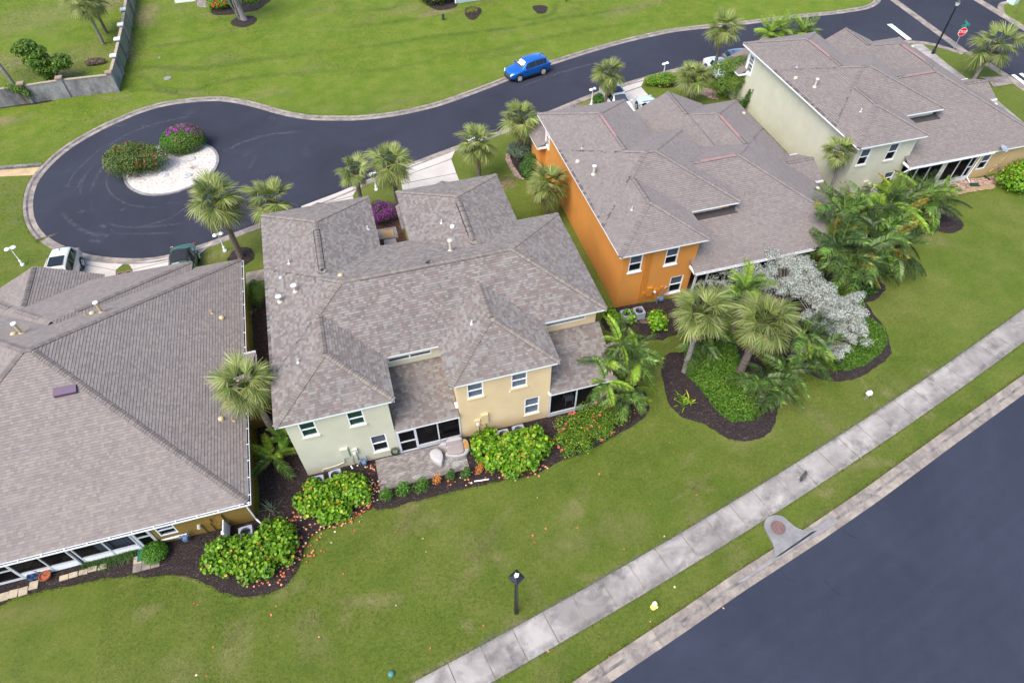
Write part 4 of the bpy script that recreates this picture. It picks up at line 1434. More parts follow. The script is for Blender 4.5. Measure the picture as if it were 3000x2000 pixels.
def ridge_vent(house, p, q, mat, w=0.34, h=0.09, black=False, slope=.42):
 """long low vent along a ridge or slope"""
 p, q = np.array(p, float), np.array(q, float)
 d = (q - p) / np.linalg.norm(q - p)
 n = np.array((-d[1], d[0], 0))
 n /= np.linalg.norm(n)
 b = MB()
 def ring(c):
  return [tuple(c + n * w / 2 + np.array((0, 0, -slope * w / 2))), tuple(c + n * w / 2 + np.array((0, 0, h - slope * w / 2))), tuple(c + np.array((0, 0, h + .02))),
    tuple(c - n * w / 2 + np.array((0, 0, h - slope * w / 2))), tuple(c - n * w / 2 + np.array((0, 0, -slope * w / 2)))]
 A, B = ring(p), ring(q)
 for k in range(4):
  b.poly([A[k], B[k], B[k + 1], A[k + 1]])
 b.poly(A[::-1])
 b.poly(B)
 b.build('ridge_vent', mat, house)

# ------------------------------------------------------------------ the middle house (sage and tan)
ZE = 5.20
hc = thing('duplex_house', (-5.97, 19.76, 0), 'two storey house half sage green, half yellow tan, under a mottled grey roof', 'house', 'stucco duplex houses with hip roofs')
sl = 0.417
zt = ZE + .16
cb = [Block(-6.35, 11.90, 22.42, 31.10, zt, sl), Block(-6.35, -0.53, 19.55, 30.0, zt, sl), Block(2.32, 8.17, 19.55, 30.0, zt, sl),
 Block(-6.35, 0.50, 25.0, 36.2, zt, sl), Block(2.35, 9.20, 25.0, 36.2, zt, sl),
 Block(-0.86, 2.62, 19.58, 22.84, 2.56, sl, shed='N'), Block(7.82, 11.72, 19.58, 22.84, 2.56, sl, shed='N'),
 Block(2.30, 9.25, 35.6, 38.35, 2.56, sl, gables='NS'), Block(-6.40, 0.55, 35.6, 38.35, 2.56, sl, gables='NS')]
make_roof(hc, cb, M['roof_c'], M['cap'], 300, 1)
eaves(hc, [[(-6.35, 36.2), (-6.35, 19.55), (-0.53, 19.55), (-0.53, 22.42), (2.32, 22.42), (2.32, 19.55), (8.17, 19.55), (8.17, 22.42), (11.9, 22.42), (11.9, 31.1), (9.2, 31.1), (9.2, 36.2), (2.35, 36.2), (2.35, 31.1), (0.5, 31.1), (0.5, 36.2), (-6.35, 36.2)]], ZE, .42)
eaves(hc, [[(-0.86, 19.58), (2.62, 19.58)], [(7.72, 20.0), (7.72, 19.58), (11.72, 19.58), (11.72, 22.84)]], 2.40, .12)
G_, T_ = M['green_stucco'], M['tan_stucco']
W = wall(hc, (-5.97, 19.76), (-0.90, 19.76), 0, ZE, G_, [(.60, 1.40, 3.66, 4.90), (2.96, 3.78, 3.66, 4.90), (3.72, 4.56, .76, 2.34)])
window(hc, W, .60, 1.40, 3.66, 4.90, 'curtain', G_)
window(hc, W, 2.96, 3.78, 3.66, 4.90, 'curtain', G_)
window(hc, W, 3.72, 4.56, .76, 2.34, 'shade', G_)
Wg = W
wall(hc, (-0.90, 19.76), (-0.90, 22.85), 0, ZE, G_)
W = wall(hc, (-0.90, 22.85), (2.65, 22.85), 2.2, ZE, G_, [(.45, 2.82, 4.28, 4.60)])
window(hc, W, .45, 2.82, 4.28, 4.60, 'none', rails=0, mull=1, frame=.045)
wall(hc, (2.65, 22.85), (2.65, 19.76), 0, ZE, T_)
W = wall(hc, (2.65, 19.76), (7.80, 19.76), 0, ZE, T_, [(.54, 1.40, 3.69, 4.90), (2.93, 3.80, 3.69, 4.90), (3.69, 4.55, .85, 2.40)])
window(hc, W, .54, 1.40, 3.69, 4.90, 'blind', T_)
window(hc, W, 2.93, 3.80, 3.69, 4.90, 'blind', T_)
window(hc, W, 3.69, 4.55, .85, 2.40, 'blind', T_)
Wt = W
wall(hc, (7.80, 19.76), (7.80, 22.85), 0, ZE, T_)
W = wall(hc, (7.80, 22.85), (11.5, 22.85), 2.2, ZE, T_, [(.70, 3.08, 4.36, 4.62)])
window(hc, W, .70, 3.08, 4.36, 4.62, 'none', rails=0, frame=.045)
for a, c, m in (((11.5, 22.85), (11.5, 30.7), T_), ((11.5, 30.7), (8.8, 30.7), T_), ((8.8, 30.7), (8.8, 35.8), T_), ((8.8, 35.8), (2.75, 35.8), T_), ((2.75, 35.8), (2.75, 30.7), G_), ((2.75, 30.7), (.1, 30.7), G_),
    ((.1, 30.7), (.1, 35.8), G_), ((.1, 35.8), (-5.97, 35.8), G_), ((-5.97, 35.8), (-5.97, 19.76), G_)):
 wall(hc, a, c, 0, ZE, m)
for x0, x1, m in ((2.65, 8.9, T_), (-6.05, 0.2, G_)):
 wall(hc, (x1, 35.8), (x1, 38.0), 0, 2.5, m)
 W = wall(hc, (x1, 38.0), (x0, 38.0), 0, 2.5, m)
 wall(hc, (x0, 38.0), (x0, 35.8), 0, 2.5, m)
 for k in range(4):
  d = MB()
  wbox(d, W, .6, 5.6, .05 + .52 * k, .05 + .52 * k + .5, .0, .04)
  d.build('garage_door_panel', M['white'], hc)
# porches
W = Wall((-0.90, 19.72), (2.65, 19.72), 0, 2.4)
porch(hc, W, [.05, 1.07, 2.28, 3.50], 2.40, .45, doors=(0,), midrail=(0,))
W = Wall((7.80, 19.72), (11.05, 19.72), 0, 2.4)
porch(hc, W, [.05, 1.63, 3.20], 2.40, .42)
wall(hc, (11.05, 19.76), (11.5, 19.76), 0, 2.4, T_)
wall(hc, (11.5, 19.76), (11.5, 22.85), 0, 2.9, T_)
# utility boxes on the front walls
def boxes(house, W, items, mat, name='meter_box'):
 for s0, s1, z0, z1, d in items:
  b = MB()
  wbox(b, W, s0, s1, z0, z1, 0.002, d)
  b.build(name, mat, house)
def conduit(house, W, pts, mat, r=.022, out=.05):
 b = MB()
 b.tube([W.P(s, z, out) for s, z in pts], r, 6)
 b.build('conduit', mat, house)
gm = plain('sage_paint', (0.50, 0.505, 0.385), 0.6, var=.05)
tm = plain('tan_paint', (0.58, 0.44, 0.24), 0.6, var=.05)
om = plain('orange_paint', (0.53, 0.20, 0.022), 0.6, var=.06)
bm_ = plain('ochre_paint', (0.25, 0.145, 0.03), 0.6, var=.06)
for W, m, s in ((Wg, gm, 2.06), (Wt, tm, 1.16)):
 if W is Wg:
  it = [(s, s + .40, 1.15, 1.95, .16), (s + .50, s + .86, 1.15, 1.65, .12), (s + .34, s + .52, .75, .95, .09), (s + .56, s + .74, .78, .98, .09)]
 else:
  it = [(s, s + .40, 1.2, 2.02, .16), (s - .38, s - .06, 1.05, 1.60, .12), (s + .02, s + .24, .72, 1.08, .10), (s - .06, s + .02, 1.1, 1.3, .08)]
 boxes(hc, W, it, m)
 a = it[1]
 mb = MB()
 mb.tube([W.P((a[0] + a[1]) / 2, (a[2] + a[3]) / 2, a[4]), W.P((a[0] + a[1]) / 2, (a[2] + a[3]) / 2, a[4] + .12)], .085, 12)
 mb.build('electric_meter', M['white_metal'], hc)
 conduit(hc, W, [(a[0] + .2, a[2]), (a[0] + .2, .1)], m, .045)
 conduit(hc, W, [(it[2][0] + .1, it[2][2]), (it[2][0] + .1, .1)], m)
 conduit(hc, W, [(it[0][0] + .2, it[0][2]), (it[0][0] + .2, .9)], m)
conduit(hc, Wg, [(2.3, 1.2), (2.1, .95), (2.05, .6), (1.6, .45), (.9, .40), (.8, .2)], gm, .03)
conduit(hc, Wt, [(1.3, 1.0), (1.35, .6), (1.7, .35), (1.9, .25)], tm, .025)
mb = MB()
wbox(mb, Wt, 2.82, 2.86, 3.42, 3.52, .0, .05)
mb.build('wall_light', M['white'], hc)
mb = MB()
mb.box((2.58, 20.05, 2.95), (.14, .3, .16))
mb.build('flood_light', M['white'], hc)
# vents on the middle roof
def zc(x, y, blocks):
 return max(float(q.top(np.array(x), np.array(y))) for q in blocks)
def on_roof(px_xy, blocks): return px_xy
for (x, y), kind, mt, cm, h in (((4.35,28.13), 'stack', M['ivory_pvc'], M['ivory_pvc'], .75), ((-4.58,27.81), 'disc', M['ivory_pvc'], M['white_metal'], .5), ((-5.53,27.66), 'disc', M['ivory_pvc'], M['white_metal'], .45), ((-4.78,30.33), 'pipe', M['white_metal'], None, .3), ((-5.35,29.50), 'hood', M['grey_metal'], None, .3),
      ((4.44,31.16), 'pipe', M['white_metal'], None, .3), ((4.95,30.36), 'hood', M['white_metal'], None, .3), ((-4.80,22.74), 'pipe', M['white_metal'], None, .3), ((4.26,22.70), 'pipe', M['white_metal'], None, .3), ((-1.98,27.56), 'hood', M['cream_pvc'], None, .3), ((0.01,32.65), 'pipe', M['white_metal'], None, .3)):
 pipe_vent(hc, x, y, zc(x, y, cb), kind, mt, cm, h)
for x, ya, yb in ((-2.925, 28.3, 32.0), (5.775, 28.9, 32.2)):
 ridge_vent(hc, (x, ya, zt + sl * 3.425 - .01), (x, yb, zt + sl * 3.425 - .01), M['black'], .50, .028)
ridge_vent(hc, (-1.0, 26.76, zt + sl * 4.34 - .01), (6.3, 26.76, zt + sl * 4.34 - .01), M['black'], .42, .028)

# ------------------------------------------------------------------ the orange house and the pale green one behind it (same plan)
def split_level(dx, dy, ze, label, wall_hi, wall_lo, paint, seed, orange):
 h = thing('duplex_house', (14.87 + dx, 26.81 + dy, 0), label, 'house', 'stucco duplex houses with hip roofs')
 X = lambda v: v + dx
 Y = lambda v: v + dy
 zt, sl, lo, s2 = ze + .16, .417, 2.76, .475
 bl = [Block(X(14.33), X(23.95), Y(29.12), Y(38.05), zt, sl), Block(X(14.33), X(20.32), Y(26.33), Y(36), zt, sl), Block(X(14.33), X(21.46), Y(31), Y(43.05), zt, sl),
  Block(X(19.6), X(32.45), Y(25.95), Y(39.75), lo, s2, gables='W', show='ESN'), Block(X(23.15), X(32.45), Y(30), Y(44.2), lo, s2, show='WEN'), Block(X(22.6), X(29.4), Y(34), Y(44.5), lo, s2, gables='NS'),
  Block(X(28.5), X(33.15), Y(32.35), Y(35.65), lo + .02, s2, gables='WE'), Block(X(14.10), X(21.6), Y(42.1), Y(45.0), lo, .42, gables='NS')]
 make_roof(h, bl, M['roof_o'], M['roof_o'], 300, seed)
 eaves(h, [[(X(14.33), Y(43.05)), (X(14.33), Y(26.33)), (X(20.32), Y(26.33)), (X(20.32), Y(29.12)), (X(23.95), Y(29.12)), (X(23.95), Y(38.05)), (X(21.46), Y(38.05)), (X(21.46), Y(43.05)), (X(14.33), Y(43.05))]], ze, .45)
 eaves(h, [[(X(19.62), Y(26.7)), (X(19.62), Y(25.95)), (X(32.45), Y(25.95)), (X(32.45), Y(32.35)), (X(33.15), Y(32.35)), (X(33.15), Y(35.65)), (X(32.45), Y(35.65)), (X(32.45), Y(44.2)), (X(29.4), Y(44.2))], [(X(14.1), Y(45)), (X(14.1), Y(42.1)), (X(14.87), Y(42.1))]], 2.60, .38)
 gutter(h, [(X(19.7), Y(25.93)), (X(28.6) if orange else X(27.3), Y(25.93))], 2.63)
 gutter(h, [(X(32.0), Y(32.32)), (X(33.15), Y(32.32))], 2.66, 2)
 gutter(h, [(X(33.15), Y(35.68)), (X(32.2), Y(35.68))], 2.66, 2)
 W = wall(h, (X(14.87), Y(26.81)), (X(20.0), Y(26.81)), 0, ze, wall_hi, [(.41, 1.30, 3.14, 4.50), (2.90, 3.78, 3.12, 4.50), (3.68, 4.62, .35, 1.85)] if orange else [(.41, 1.27, 3.14, 4.55), (2.84, 3.70, 3.12, 4.55), (3.72, 4.58, .70, 1.90)])
 op = [(.41, 1.30, 3.14, 4.50), (2.90, 3.78, 3.12, 4.50), (3.68, 4.62, .35, 1.85)] if orange else [(.41, 1.27, 3.14, 4.55), (2.84, 3.70, 3.12, 4.55), (3.72, 4.58, .70, 1.90)]
 for o in op:
  window(h, W, *o, back='shade', sill=M['white'] if orange else wall_hi)
 Wf = W
 wall(h, (X(20.0), Y(26.81)), (X(20.0), Y(29.55)), 0, ze, wall_hi)
 W = wall(h, (X(20.0), Y(29.55)), (X(23.5), Y(29.55)), 2.5, ze, wall_hi, [(.45, 2.95, 4.08, 4.52)])
 window(h, W, .45, 2.95, 4.08, 4.52, 'none', rails=0, frame=.05, sill=M['white'])
 for a, c in (((23.5, 29.55), (23.5, 37.65)), ((23.5, 37.65), (21.05, 37.65)), ((21.05, 37.65), (21.05, 42.6)), ((21.05, 42.6), (14.87, 42.6))):
  wall(h, (X(a[0]), Y(a[1])), (X(c[0]), Y(c[1])), 0, ze, wall_hi)
 W = wall(h, (X(14.87), Y(42.6)), (X(14.87), Y(26.81)), 0, ze, wall_hi, [(.28, 1.02, 2.95, 4.45)])
 window(h, W, .28, 1.02, 2.95, 4.45, 'shade', grid=(3, 4), rails=1, trim=.13)
 for a, c in (((21.1, 42.6), (21.1, 44.6)), ((21.1, 44.6), (14.45, 44.6)), ((14.45, 44.6), (14.45, 42.5)), ((14.45, 42.5), (14.87, 42.5))):
  wall(h, (X(a[0]), Y(a[1])), (X(c[0]), Y(c[1])), 0, 2.66, wall_hi)
 # single storey side
 op = [(6.95, 7.80, .80, 2.20)]
 W = wall(h, (X(26.55), Y(26.32)), (X(32.05), Y(26.32)), 0, 2.62, wall_lo, [(.55, 1.40, .80, 2.20)])
 window(h, W, .55, 1.40, .80, 2.20, 'shade')
 if not orange:
  boxes(h, W, [(2.6, 2.8, 1.0, 1.4, .1), (2.35, 2.6, .7, .95, .09)], wall_lo)
  conduit(h, W, [(2.7, 1.4), (3.0, 1.9), (3.4, 2.05)], wall_lo, .05)
  conduit(h, W, [(2.6, .9), (2.2, .3)], wall_lo, .05)
 for a, c in (((32.05, 26.32), (32.05, 32.75)), ((32.05, 32.75), (32.8, 32.75)), ((32.8, 32.75), (32.8, 35.25)), ((32.8, 35.25), (32.05, 35.25)), ((32.05, 35.25), (32.05, 43.8)), ((32.05, 43.8), (23.0, 43.8)), ((23.0, 43.8), (23.0, 37.65))):
  wall(h, (X(a[0]), Y(a[1])), (X(c[0]), Y(c[1])), 0, 2.62, wall_lo)
 W = Wall((X(20.0), Y(26.28)), (X(26.55), Y(26.28)), 0, 2.6)
 if orange:
  porch(h, W, [.05, .95, 2.3, 3.4, 4.5, 5.75, 6.50], 2.55, .45, doors=(0, 5), midrail=(0, 5))
 else:
  porch(h, W, [.08, .98, 2.14, 3.32, 3.68, 4.88, 6.0, 6.50], 2.55, .42, doors=(0,), midrail=(0, 6), solid=(3,))
  cpost = MB()
  wbox(cpost, W, 3.36, 3.66, 0, 2.55, -.12, .0)
  cpost.build('pillar', wall_hi, h)
 # vents
 for (x, y), kind, mt in (((15.7, 37.0), 'pipe', M['grey_metal']), ((15.0, 35.9), 'hood', M['ivory_pvc']), ((15.45, 34.0), 'stack', M['ivory_pvc']), ((16.25, 29.4), 'pipe', M['ivory_pvc']), ((31.6, 41.5), 'hood', M['ivory_pvc']), ((31.9, 31.2), 'hood', M['ivory_pvc'])):
  pipe_vent(h, X(x), Y(y), zc(X(x), Y(y), bl), kind, mt, M['white_metal'], .62)
 zr = zt + sl * 3.565
 ridge_vent(h, (X(17.9), Y(36.3), zr - .02), (X(17.9), Y(39.1), zr - .02), M['copper'], .24, .08)
 zr = lo + s2 * 4.65
 ridge_vent(h, (X(27.8), Y(36.2), zr - .02), (X(27.8), Y(39.1), zr - .02), M['copper'], .24, .08)
 zr = lo + s2 * 6.9
 ridge_vent(h, (X(22.7), Y(32.85), zr - .02), (X(25.3), Y(32.85), zr - .02), M['copper'], .24, .08)
 return h, Wf, bl
ho, Wo, ob = split_level(0, 0, 5.0, 'bright orange two storey house with a low brown roofed wing on its right', M['orange_stucco'], M['ochre_stucco'], om, 2, True)
hn, Wn, nb = split_level(20.75, 5.9, 5.0, 'pale green two storey house with a sand coloured low wing at the street corner', M['green_stucco'], M['sand_stucco'], gm, 3, False)
boxes(ho, Wo, [(2.05, 2.42, .60, 1.38, .15), (1.72, 1.95, .66, 1.02, .10), (2.46, 2.76, .82, 1.14, .12), (2.80, 2.96, .76, .98, .09), (3.0, 3.2, .95, 1.2, .09)], om)
for s, z0, z1 in ((1.55, .1, 4.6), (1.72, .1, 4.6), (1.88, .1, 4.6)):
 conduit(ho, Wo, [(s, z0), (s, z1)], om, .035, .04)
for s in (2.1, 2.5, 2.62, 2.9):
 conduit(ho, Wo, [(s, .1), (s, .7)], om, .018)
mb = MB()
mb.tube([Wo.P(2.61, .95, .12), Wo.P(2.61, .95, .24)], .085, 12)
mb.build('electric_meter', M['white_metal'], ho)
boxes(ho, Wo, [(4.85, 5.1, 2.30, 2.5, .14)], om, 'wall_box')
boxes(hn, Wn, [(1.9, 2.3, .75, 1.5, .16), (2.4, 2.72, .6, 1.2, .14), (1.5, 1.75, .3, .8, .12)], gm)
downspout(hn, [(40.42, 31.72, 2.6), (40.42, 31.9, 2.45), (40.3, 32.1, 2.1), (40.2, 32.2, 1.8)])
downspout(hn, [(47.35, 31.80, 2.6), (47.35, 32.05, 2.4), (47.35, 32.14, .25), (47.35, 31.75, .12)])
mb = MB()
mb.lathe((49.0, 38.65, 0.0), [(.05, 0), (.05, .05)], 6)
# dish on the corner of the low wing
dish = tag(link('satellite_dish', None), 'grey satellite dish mounted on the eave of the sand coloured wing', 'satellite dish')
dish.location = (48.55, 31.75, 2.72)
mb = MB()
rings = [(0.02, .0), (.12, .015), (.24, .05), (.33, .10), (.335, .10), (.24, .055), (.12, .02)]
mb.lathe((0, 0, .25), rings, 18)
d1 = mb.build('reflector', M['grey_metal'], dish, local=True, smooth=True)
d1.rotation_euler = (math.radians(25), 0, 0.5)
mb = MB()
mb.tube([(0, 0.1, -.05), (0, .02, .12), (0, 0, .26)], .025, 8)
mb.tube([(0, 0, .28), (.05, -.30, .50)], .014, 6)
mb.box((.05, -.32, .53), (.08, .08, .14))
mb.build('mount_arm', M['grey_metal'], dish, local=True)

# ------------------------------------------------------------------ the ochre house at the left edge
hl = thing('duplex_house', (-8.84, 17.92, 0), 'ochre single storey house with a huge taupe hip roof, cut by the left edge', 'house', 'stucco duplex houses with hip roofs')
lo, s2 = 2.76, .475
lb = [Block(-26.7, -8.45, 17.48, 35.42, lo, s2), Block(-23.75, -11.45, 23.5, 35.80, 3.0, .435, show='EWN'), Block(-23.6, -16.9, 28, 36.4, lo, s2, gables='NS'), Block(-13.5, -7.75, 23.35, 26.95, lo + .05, s2, gables='WE')]
make_roof(hl, lb, M['roof_l'], M['cap_l'], 300, 4)
eaves(hl, [[(-26.7, 17.48), (-8.45, 17.48), (-8.45, 23.35), (-7.75, 23.35), (-7.75, 26.95), (-8.45, 26.95), (-8.45, 35.42), (-11.45, 35.42)]], 2.60, .38)
eaves(hl, [[(-11.45, 35.42), (-11.45, 35.80), (-16.9, 35.80)]], 2.84, .38)
gutter(hl, [(-26.0, 17.46), (-8.33, 17.46)], 2.63, .98)
gutter(hl, [(-8.43, 17.34), (-8.43, 23.3)], 2.63, .95)
gutter(hl, [(-8.43, 27.0), (-8.43, 35.3)], 2.63, 1.05)
gutter(hl, [(-9.6, 23.30), (-7.75, 23.30)], 2.68, .9)
gutter(hl, [(-7.75, 27.0), (-9.4, 27.0)], 2.68, .9)
OC = M['ochre_stucco']
W = wall(hl, (-13.45, 17.92), (-8.84, 17.92), 0, 2.62, OC, [(.22, 1.08, .76, 1.80)])
window(hl, W, .22, 1.08, .76, 1.80, 'shade', rails=1)
boxes(hl, W, [(3.05, 3.35, .85, 1.5, .12), (2.5, 2.75, 1.05, 1.35, .10), (2.95, 3.1, .55, .72, .08), (3.35, 3.5, .6, .75, .08)], bm_)
mb = MB()
mb.tube([W.P(2.1, .95, .0), W.P(2.1, .95, .20)], .085, 12)
mb.build('electric_meter', M['white_metal'], hl)
for s in (2.2, 2.62, 3.05):
 conduit(hl, W, [(s, .1), (s, 1.0)], bm_, .03)
mb = MB()
wbox(mb, W, .1, 1.35, .38, .47, .0, .07)
mb.build('wall_pipe', M['white'], hl)
wall(hl, (-26.2, 17.92), (-21.2, 17.92), 0, 2.62, OC)
for a, c in (((-8.84, 17.92), (-8.84, 23.7)), ((-8.84, 23.7), (-8.1, 23.7)), ((-8.1, 23.7), (-8.1, 26.55)), ((-8.1, 26.55), (-8.84, 26.55)), ((-8.84, 26.55), (-8.84, 35.0)), ((-8.84, 35.0), (-26.2, 35.0))):
 wall(hl, a, c, 0, 2.62, OC)
W = Wall((-21.2, 17.88), (-17.2, 17.88), 0, 2.6)
porch(hl, W, [.05, 1.42, 2.76, 3.97], 2.55, .62, doors=(0,), midrail=(0,), knee_mat=M['white'])
W = Wall((-17.05, 17.90), (-14.35, 17.90), 0, 2.6)
fr = porch(hl, W, [.05, 1.42, 2.66], 2.55, .60, floor_d=1.2, knee_mat=M['white'])
mb = MB()
for q in range(12):
 a, c = 1.5 + .095 * q, 1.5 + .095 * (q + 1)
 mb.poly([W.P(a, .3, -.25 - .05 * (q % 2)), W.P(c, .3, -.25 - .05 * ((q + 1) % 2)), W.P(c, 2.5, -.25 - .05 * ((q + 1) % 2)), W.P(a, 2.5, -.25 - .05 * (q % 2))])
for q in range(8):
 a, c = .8 + .08 * q, .8 + .08 * (q + 1)
 mb.poly([W.P(a, .3, -.25 - .05 * (q % 2)), W.P(c, .3, -.25 - .05 * ((q + 1) % 2)), W.P(c, 2.5, -.25 - .05 * ((q + 1) % 2)), W.P(a, 2.5, -.25 - .05 * (q % 2))])
mb.poly([W.P(.15, 1.2, -.3), W.P(.45, 1.0, -.3), W.P(.55, 1.25, -.3), W.P(.75, 2.5, -.3), W.P(.1, 2.5, -.3)])
mb.build('drapes', M['blind'], fr)
W = Wall((-14.30, 17.88), (-13.45, 17.88), 0, 2.6)
porch(hl, W, [.05, .80], 2.55, .5, doors=(0,), midrail=(0,), floor_d=1.2, knee_mat=M['white'])
downspout(hl, [(-8.75, 17.50, 2.62), (-8.75, 17.75, 2.4), (-8.75, 17.84, .3), (-8.55, 17.6, .12)])
for (x, y), kind, h in (((-15.20,29.97), 'stack', .75), ((-18.87,29.01), 'stack', .75), ((-15.71,30.01), 'hood', .3), ((-19.28,29.05), 'hood', .3), ((-16.01,30.00), 'pipe', .3), ((-9.98,30.17), 'pipe', .3), ((-9.48,29.84), 'hood', .3), ((-9.51,22.40), 'hood', .3), ((-8.98,22.33), 'pipe', .3)):
 pipe_vent(hl, x, y, zc(x, y, lb), kind, M['cream_pvc'], M['white_metal'], h)
# two low purple vents on the front slope
for (x, y) in ((-15.97,24.11), (-19.65,24.18)):
 z = zc(x, y, lb)
 mb = MB()
 w, d, hh = .52, .19, .16
 mb.poly([(x - w, y - d, z - .09 - .02), (x + w, y - d, z - .11), (x + w, y - d, z + hh - .06), (x - w, y - d, z + hh - .06)])
 mb.poly([(x - w, y - d, z + hh - .06), (x + w, y - d, z + hh - .06), (x + w, y + d, z + hh + .06), (x - w, y + d, z + hh + .06)])
 mb.poly([(x + w, y - d, z - .11), (x + w, y + d, z + .08), (x + w, y + d, z + hh + .06), (x + w, y - d, z + hh - .06)])
 mb.poly([(x - w, y + d, z + .08), (x - w, y - d, z - .11), (x - w, y - d, z + hh - .06), (x - w, y + d, z + hh + .06)])
 mb.poly([(x + w, y + d, z + .08), (x - w, y + d, z + .08), (x - w, y + d, z + hh + .06), (x + w, y + d, z + hh + .06)])
 mb.build('roof_vent_hood', M['purple_metal'], hl)

# ------------------------------------------------------------------ plants
M['fan'] = leaf_mat('cabbage_palm_leaf', [(0.0, (0.062, 0.100, 0.019)), (0.4, (0.132, 0.182, 0.038)), (0.75, (0.232, 0.270, 0.074)), (1.0, (0.378, 0.387, 0.155))], .42, .22, .35, (0.36, 0.29, 0.15))
M['fan_dry'] = leaf_mat('dry_palm_leaf', [(0.0, (0.156, 0.140, 0.043)), (0.5, (0.312, 0.296, 0.100)), (1.0, (0.530, 0.437, 0.200))], .6, .15, .35, (0.48, 0.36, 0.19))
M['feather'] = leaf_mat('feather_palm_leaf', [(0.0, (0.012, 0.032, 0.006)), (0.4, (0.046, 0.094, 0.014)), (0.8, (0.133, 0.209, 0.037)), (1.0, (0.296, 0.341, 0.089))], .32, .15, .8, (0.25, 0.25, 0.11))
M['feather_bright'] = leaf_mat('bright_palm_leaf', [(0.0, (0.065, 0.139, 0.012)), (0.5, (0.155, 0.269, 0.023)), (1.0, (0.341, 0.423, 0.047))], .4, .25, .4, (0.30, 0.28, 0.08))
M['feather_gold'] = leaf_mat('golden_palm_leaf', [(0.0, (0.10, 0.085, 0.012)), (0.5, (0.24, 0.18, 0.02)), (1.0, (0.42, 0.30, 0.04))], .5, .25, .4, (0.40, 0.28, 0.08))
M['feather_dead'] = leaf_mat('withered_palm_leaf', [(0.0, (0.16, 0.13, 0.10)), (0.5, (0.33, 0.29, 0.25)), (1.0, (0.50, 0.46, 0.42))], .8, .1, .3, (0.42, 0.36, 0.28))
M['bark'] = plain('palm_bark', (0.135, 0.105, 0.088), 0.9, var=0.4, scale=9, bump_s=0.8, bump_scale=18)
M['bark_grey'] = plain('grey_palm_bark', (0.20, 0.18, 0.17), 0.9, var=0.35, scale=9, bump_s=0.8, bump_scale=18)
M['boots'] = plain('palm_leaf_bases', (0.12, 0.070, 0.045), 0.9, var=0.5, scale=12, bump_s=0.8, bump_scale=25)
M['twig'] = plain('twigs', (0.16, 0.115, 0.085), 0.9, var=0.3, scale=10)
M['grape'] = leaf_mat('sea_grape_leaf', [(0.0, (0.029, 0.085, 0.006)), (0.35, (0.078, 0.190, 0.010)), (0.7, (0.161, 0.320, 0.014)), (0.93, (0.296, 0.440, 0.025)), (0.97, (0.456, 0.456, 0.050)), (1.0, (0.483, 0.199, 0.040))], .30, .22, .3)
M['boxleaf'] = leaf_mat('round_shrub_leaf', [(0.0, (0.022, 0.072, 0.007)), (0.5, (0.048, 0.151, 0.010)), (1.0, (0.122, 0.264, 0.021))], .4, .2, .2)
M['darkleaf'] = leaf_mat('dark_shrub_leaf', [(0.0, (0.015, 0.047, 0.009)), (0.5, (0.040, 0.101, 0.016)), (1.0, (0.108, 0.202, 0.031))], .35, .15, .2)
M['greyleaf'] = leaf_mat('grey_green_shrub_leaf', [(0.0, (0.042, 0.072, 0.042)), (0.5, (0.102, 0.150, 0.090)), (1.0, (0.252, 0.300, 0.192))], .4, .15, .2)
M['hibleaf'] = leaf_mat('hibiscus_leaf', [(0.0, (0.034, 0.097, 0.008)), (0.45, (0.093, 0.210, 0.012)), (0.85, (0.211, 0.342, 0.022)), (0.93, (0.472, 0.455, 0.030)), (1.0, (0.709, 0.578, 0.030))], .35, .2, .2)
M['yelleaf'] = leaf_mat('variegated_leaf', [(0.0, (0.075, 0.110, 0.010)), (0.5, (0.20, 0.22, 0.025)), (1.0, (0.40, 0.38, 0.07))], .4, .2, .2)
M['cover'] = leaf_mat('ground_cover_leaf', [(0.0, (0.031, 0.084, 0.009)), (0.5, (0.081, 0.178, 0.015)), (0.9, (0.185, 0.301, 0.031)), (1.0, (0.333, 0.400, 0.066))], .45, .2, .2)
M['silver'] = leaf_mat('silver_leaf', [(0.0, (0.123, 0.128, 0.095)), (0.35, (0.301, 0.319, 0.262)), (0.7, (0.470, 0.495, 0.428)), (1.0, (0.621, 0.637, 0.568))], .5, .12, .15)
M['islandleaf'] = leaf_mat('bronze_green_leaf', [(0.0, (0.023, 0.054, 0.008)), (0.5, (0.067, 0.121, 0.015)), (0.85, (0.147, 0.193, 0.032)), (1.0, (0.250, 0.168, 0.047))], .4, .15, .2)
M['treeleaf'] = leaf_mat('tree_leaf', [(0.0, (0.032, 0.081, 0.010)), (0.5, (0.097, 0.180, 0.018)), (1.0, (0.217, 0.305, 0.035))], .4, .2, .2)
M['deadleaf'] = leaf_mat('orange_dead_leaf', [(0.0, (0.22, 0.060, 0.015)), (0.5, (0.45, 0.15, 0.03)), (1.0, (0.62, 0.28, 0.07))], .7, .15, .2)
M['red_fl'] = leaf_mat('red_petal', [(0.0, (0.40, 0.012, 0.015)), (1.0, (0.75, 0.04, 0.05))], .5, .2, .1)
M['pink_fl'] = leaf_mat('coral_pink_petal', [(0.0, (0.62, 0.04, 0.055)), (1.0, (0.85, 0.14, 0.16))], .5, .2, .1)
M['purple_fl'] = leaf_mat('purple_bract', [(0.0, (0.14, 0.008, 0.14)), (0.6, (0.33, 0.020, 0.34)), (1.0, (0.55, 0.08, 0.52))], .5, .2, .1)
M['white_fl'] = leaf_mat('pale_petal', [(0.0, (0.60, 0.45, 0.50)), (1.0, (0.8, 0.75, 0.75))], .5, .2, .1)
M['litter'] = leaf_mat('fallen_leaf', [(0.0, (0.42, 0.075, 0.035)), (0.5, (0.62, 0.18, 0.08)), (0.8, (0.68, 0.38, 0.22)), (1.0, (0.72, 0.62, 0.42))], .7, .05, .1)
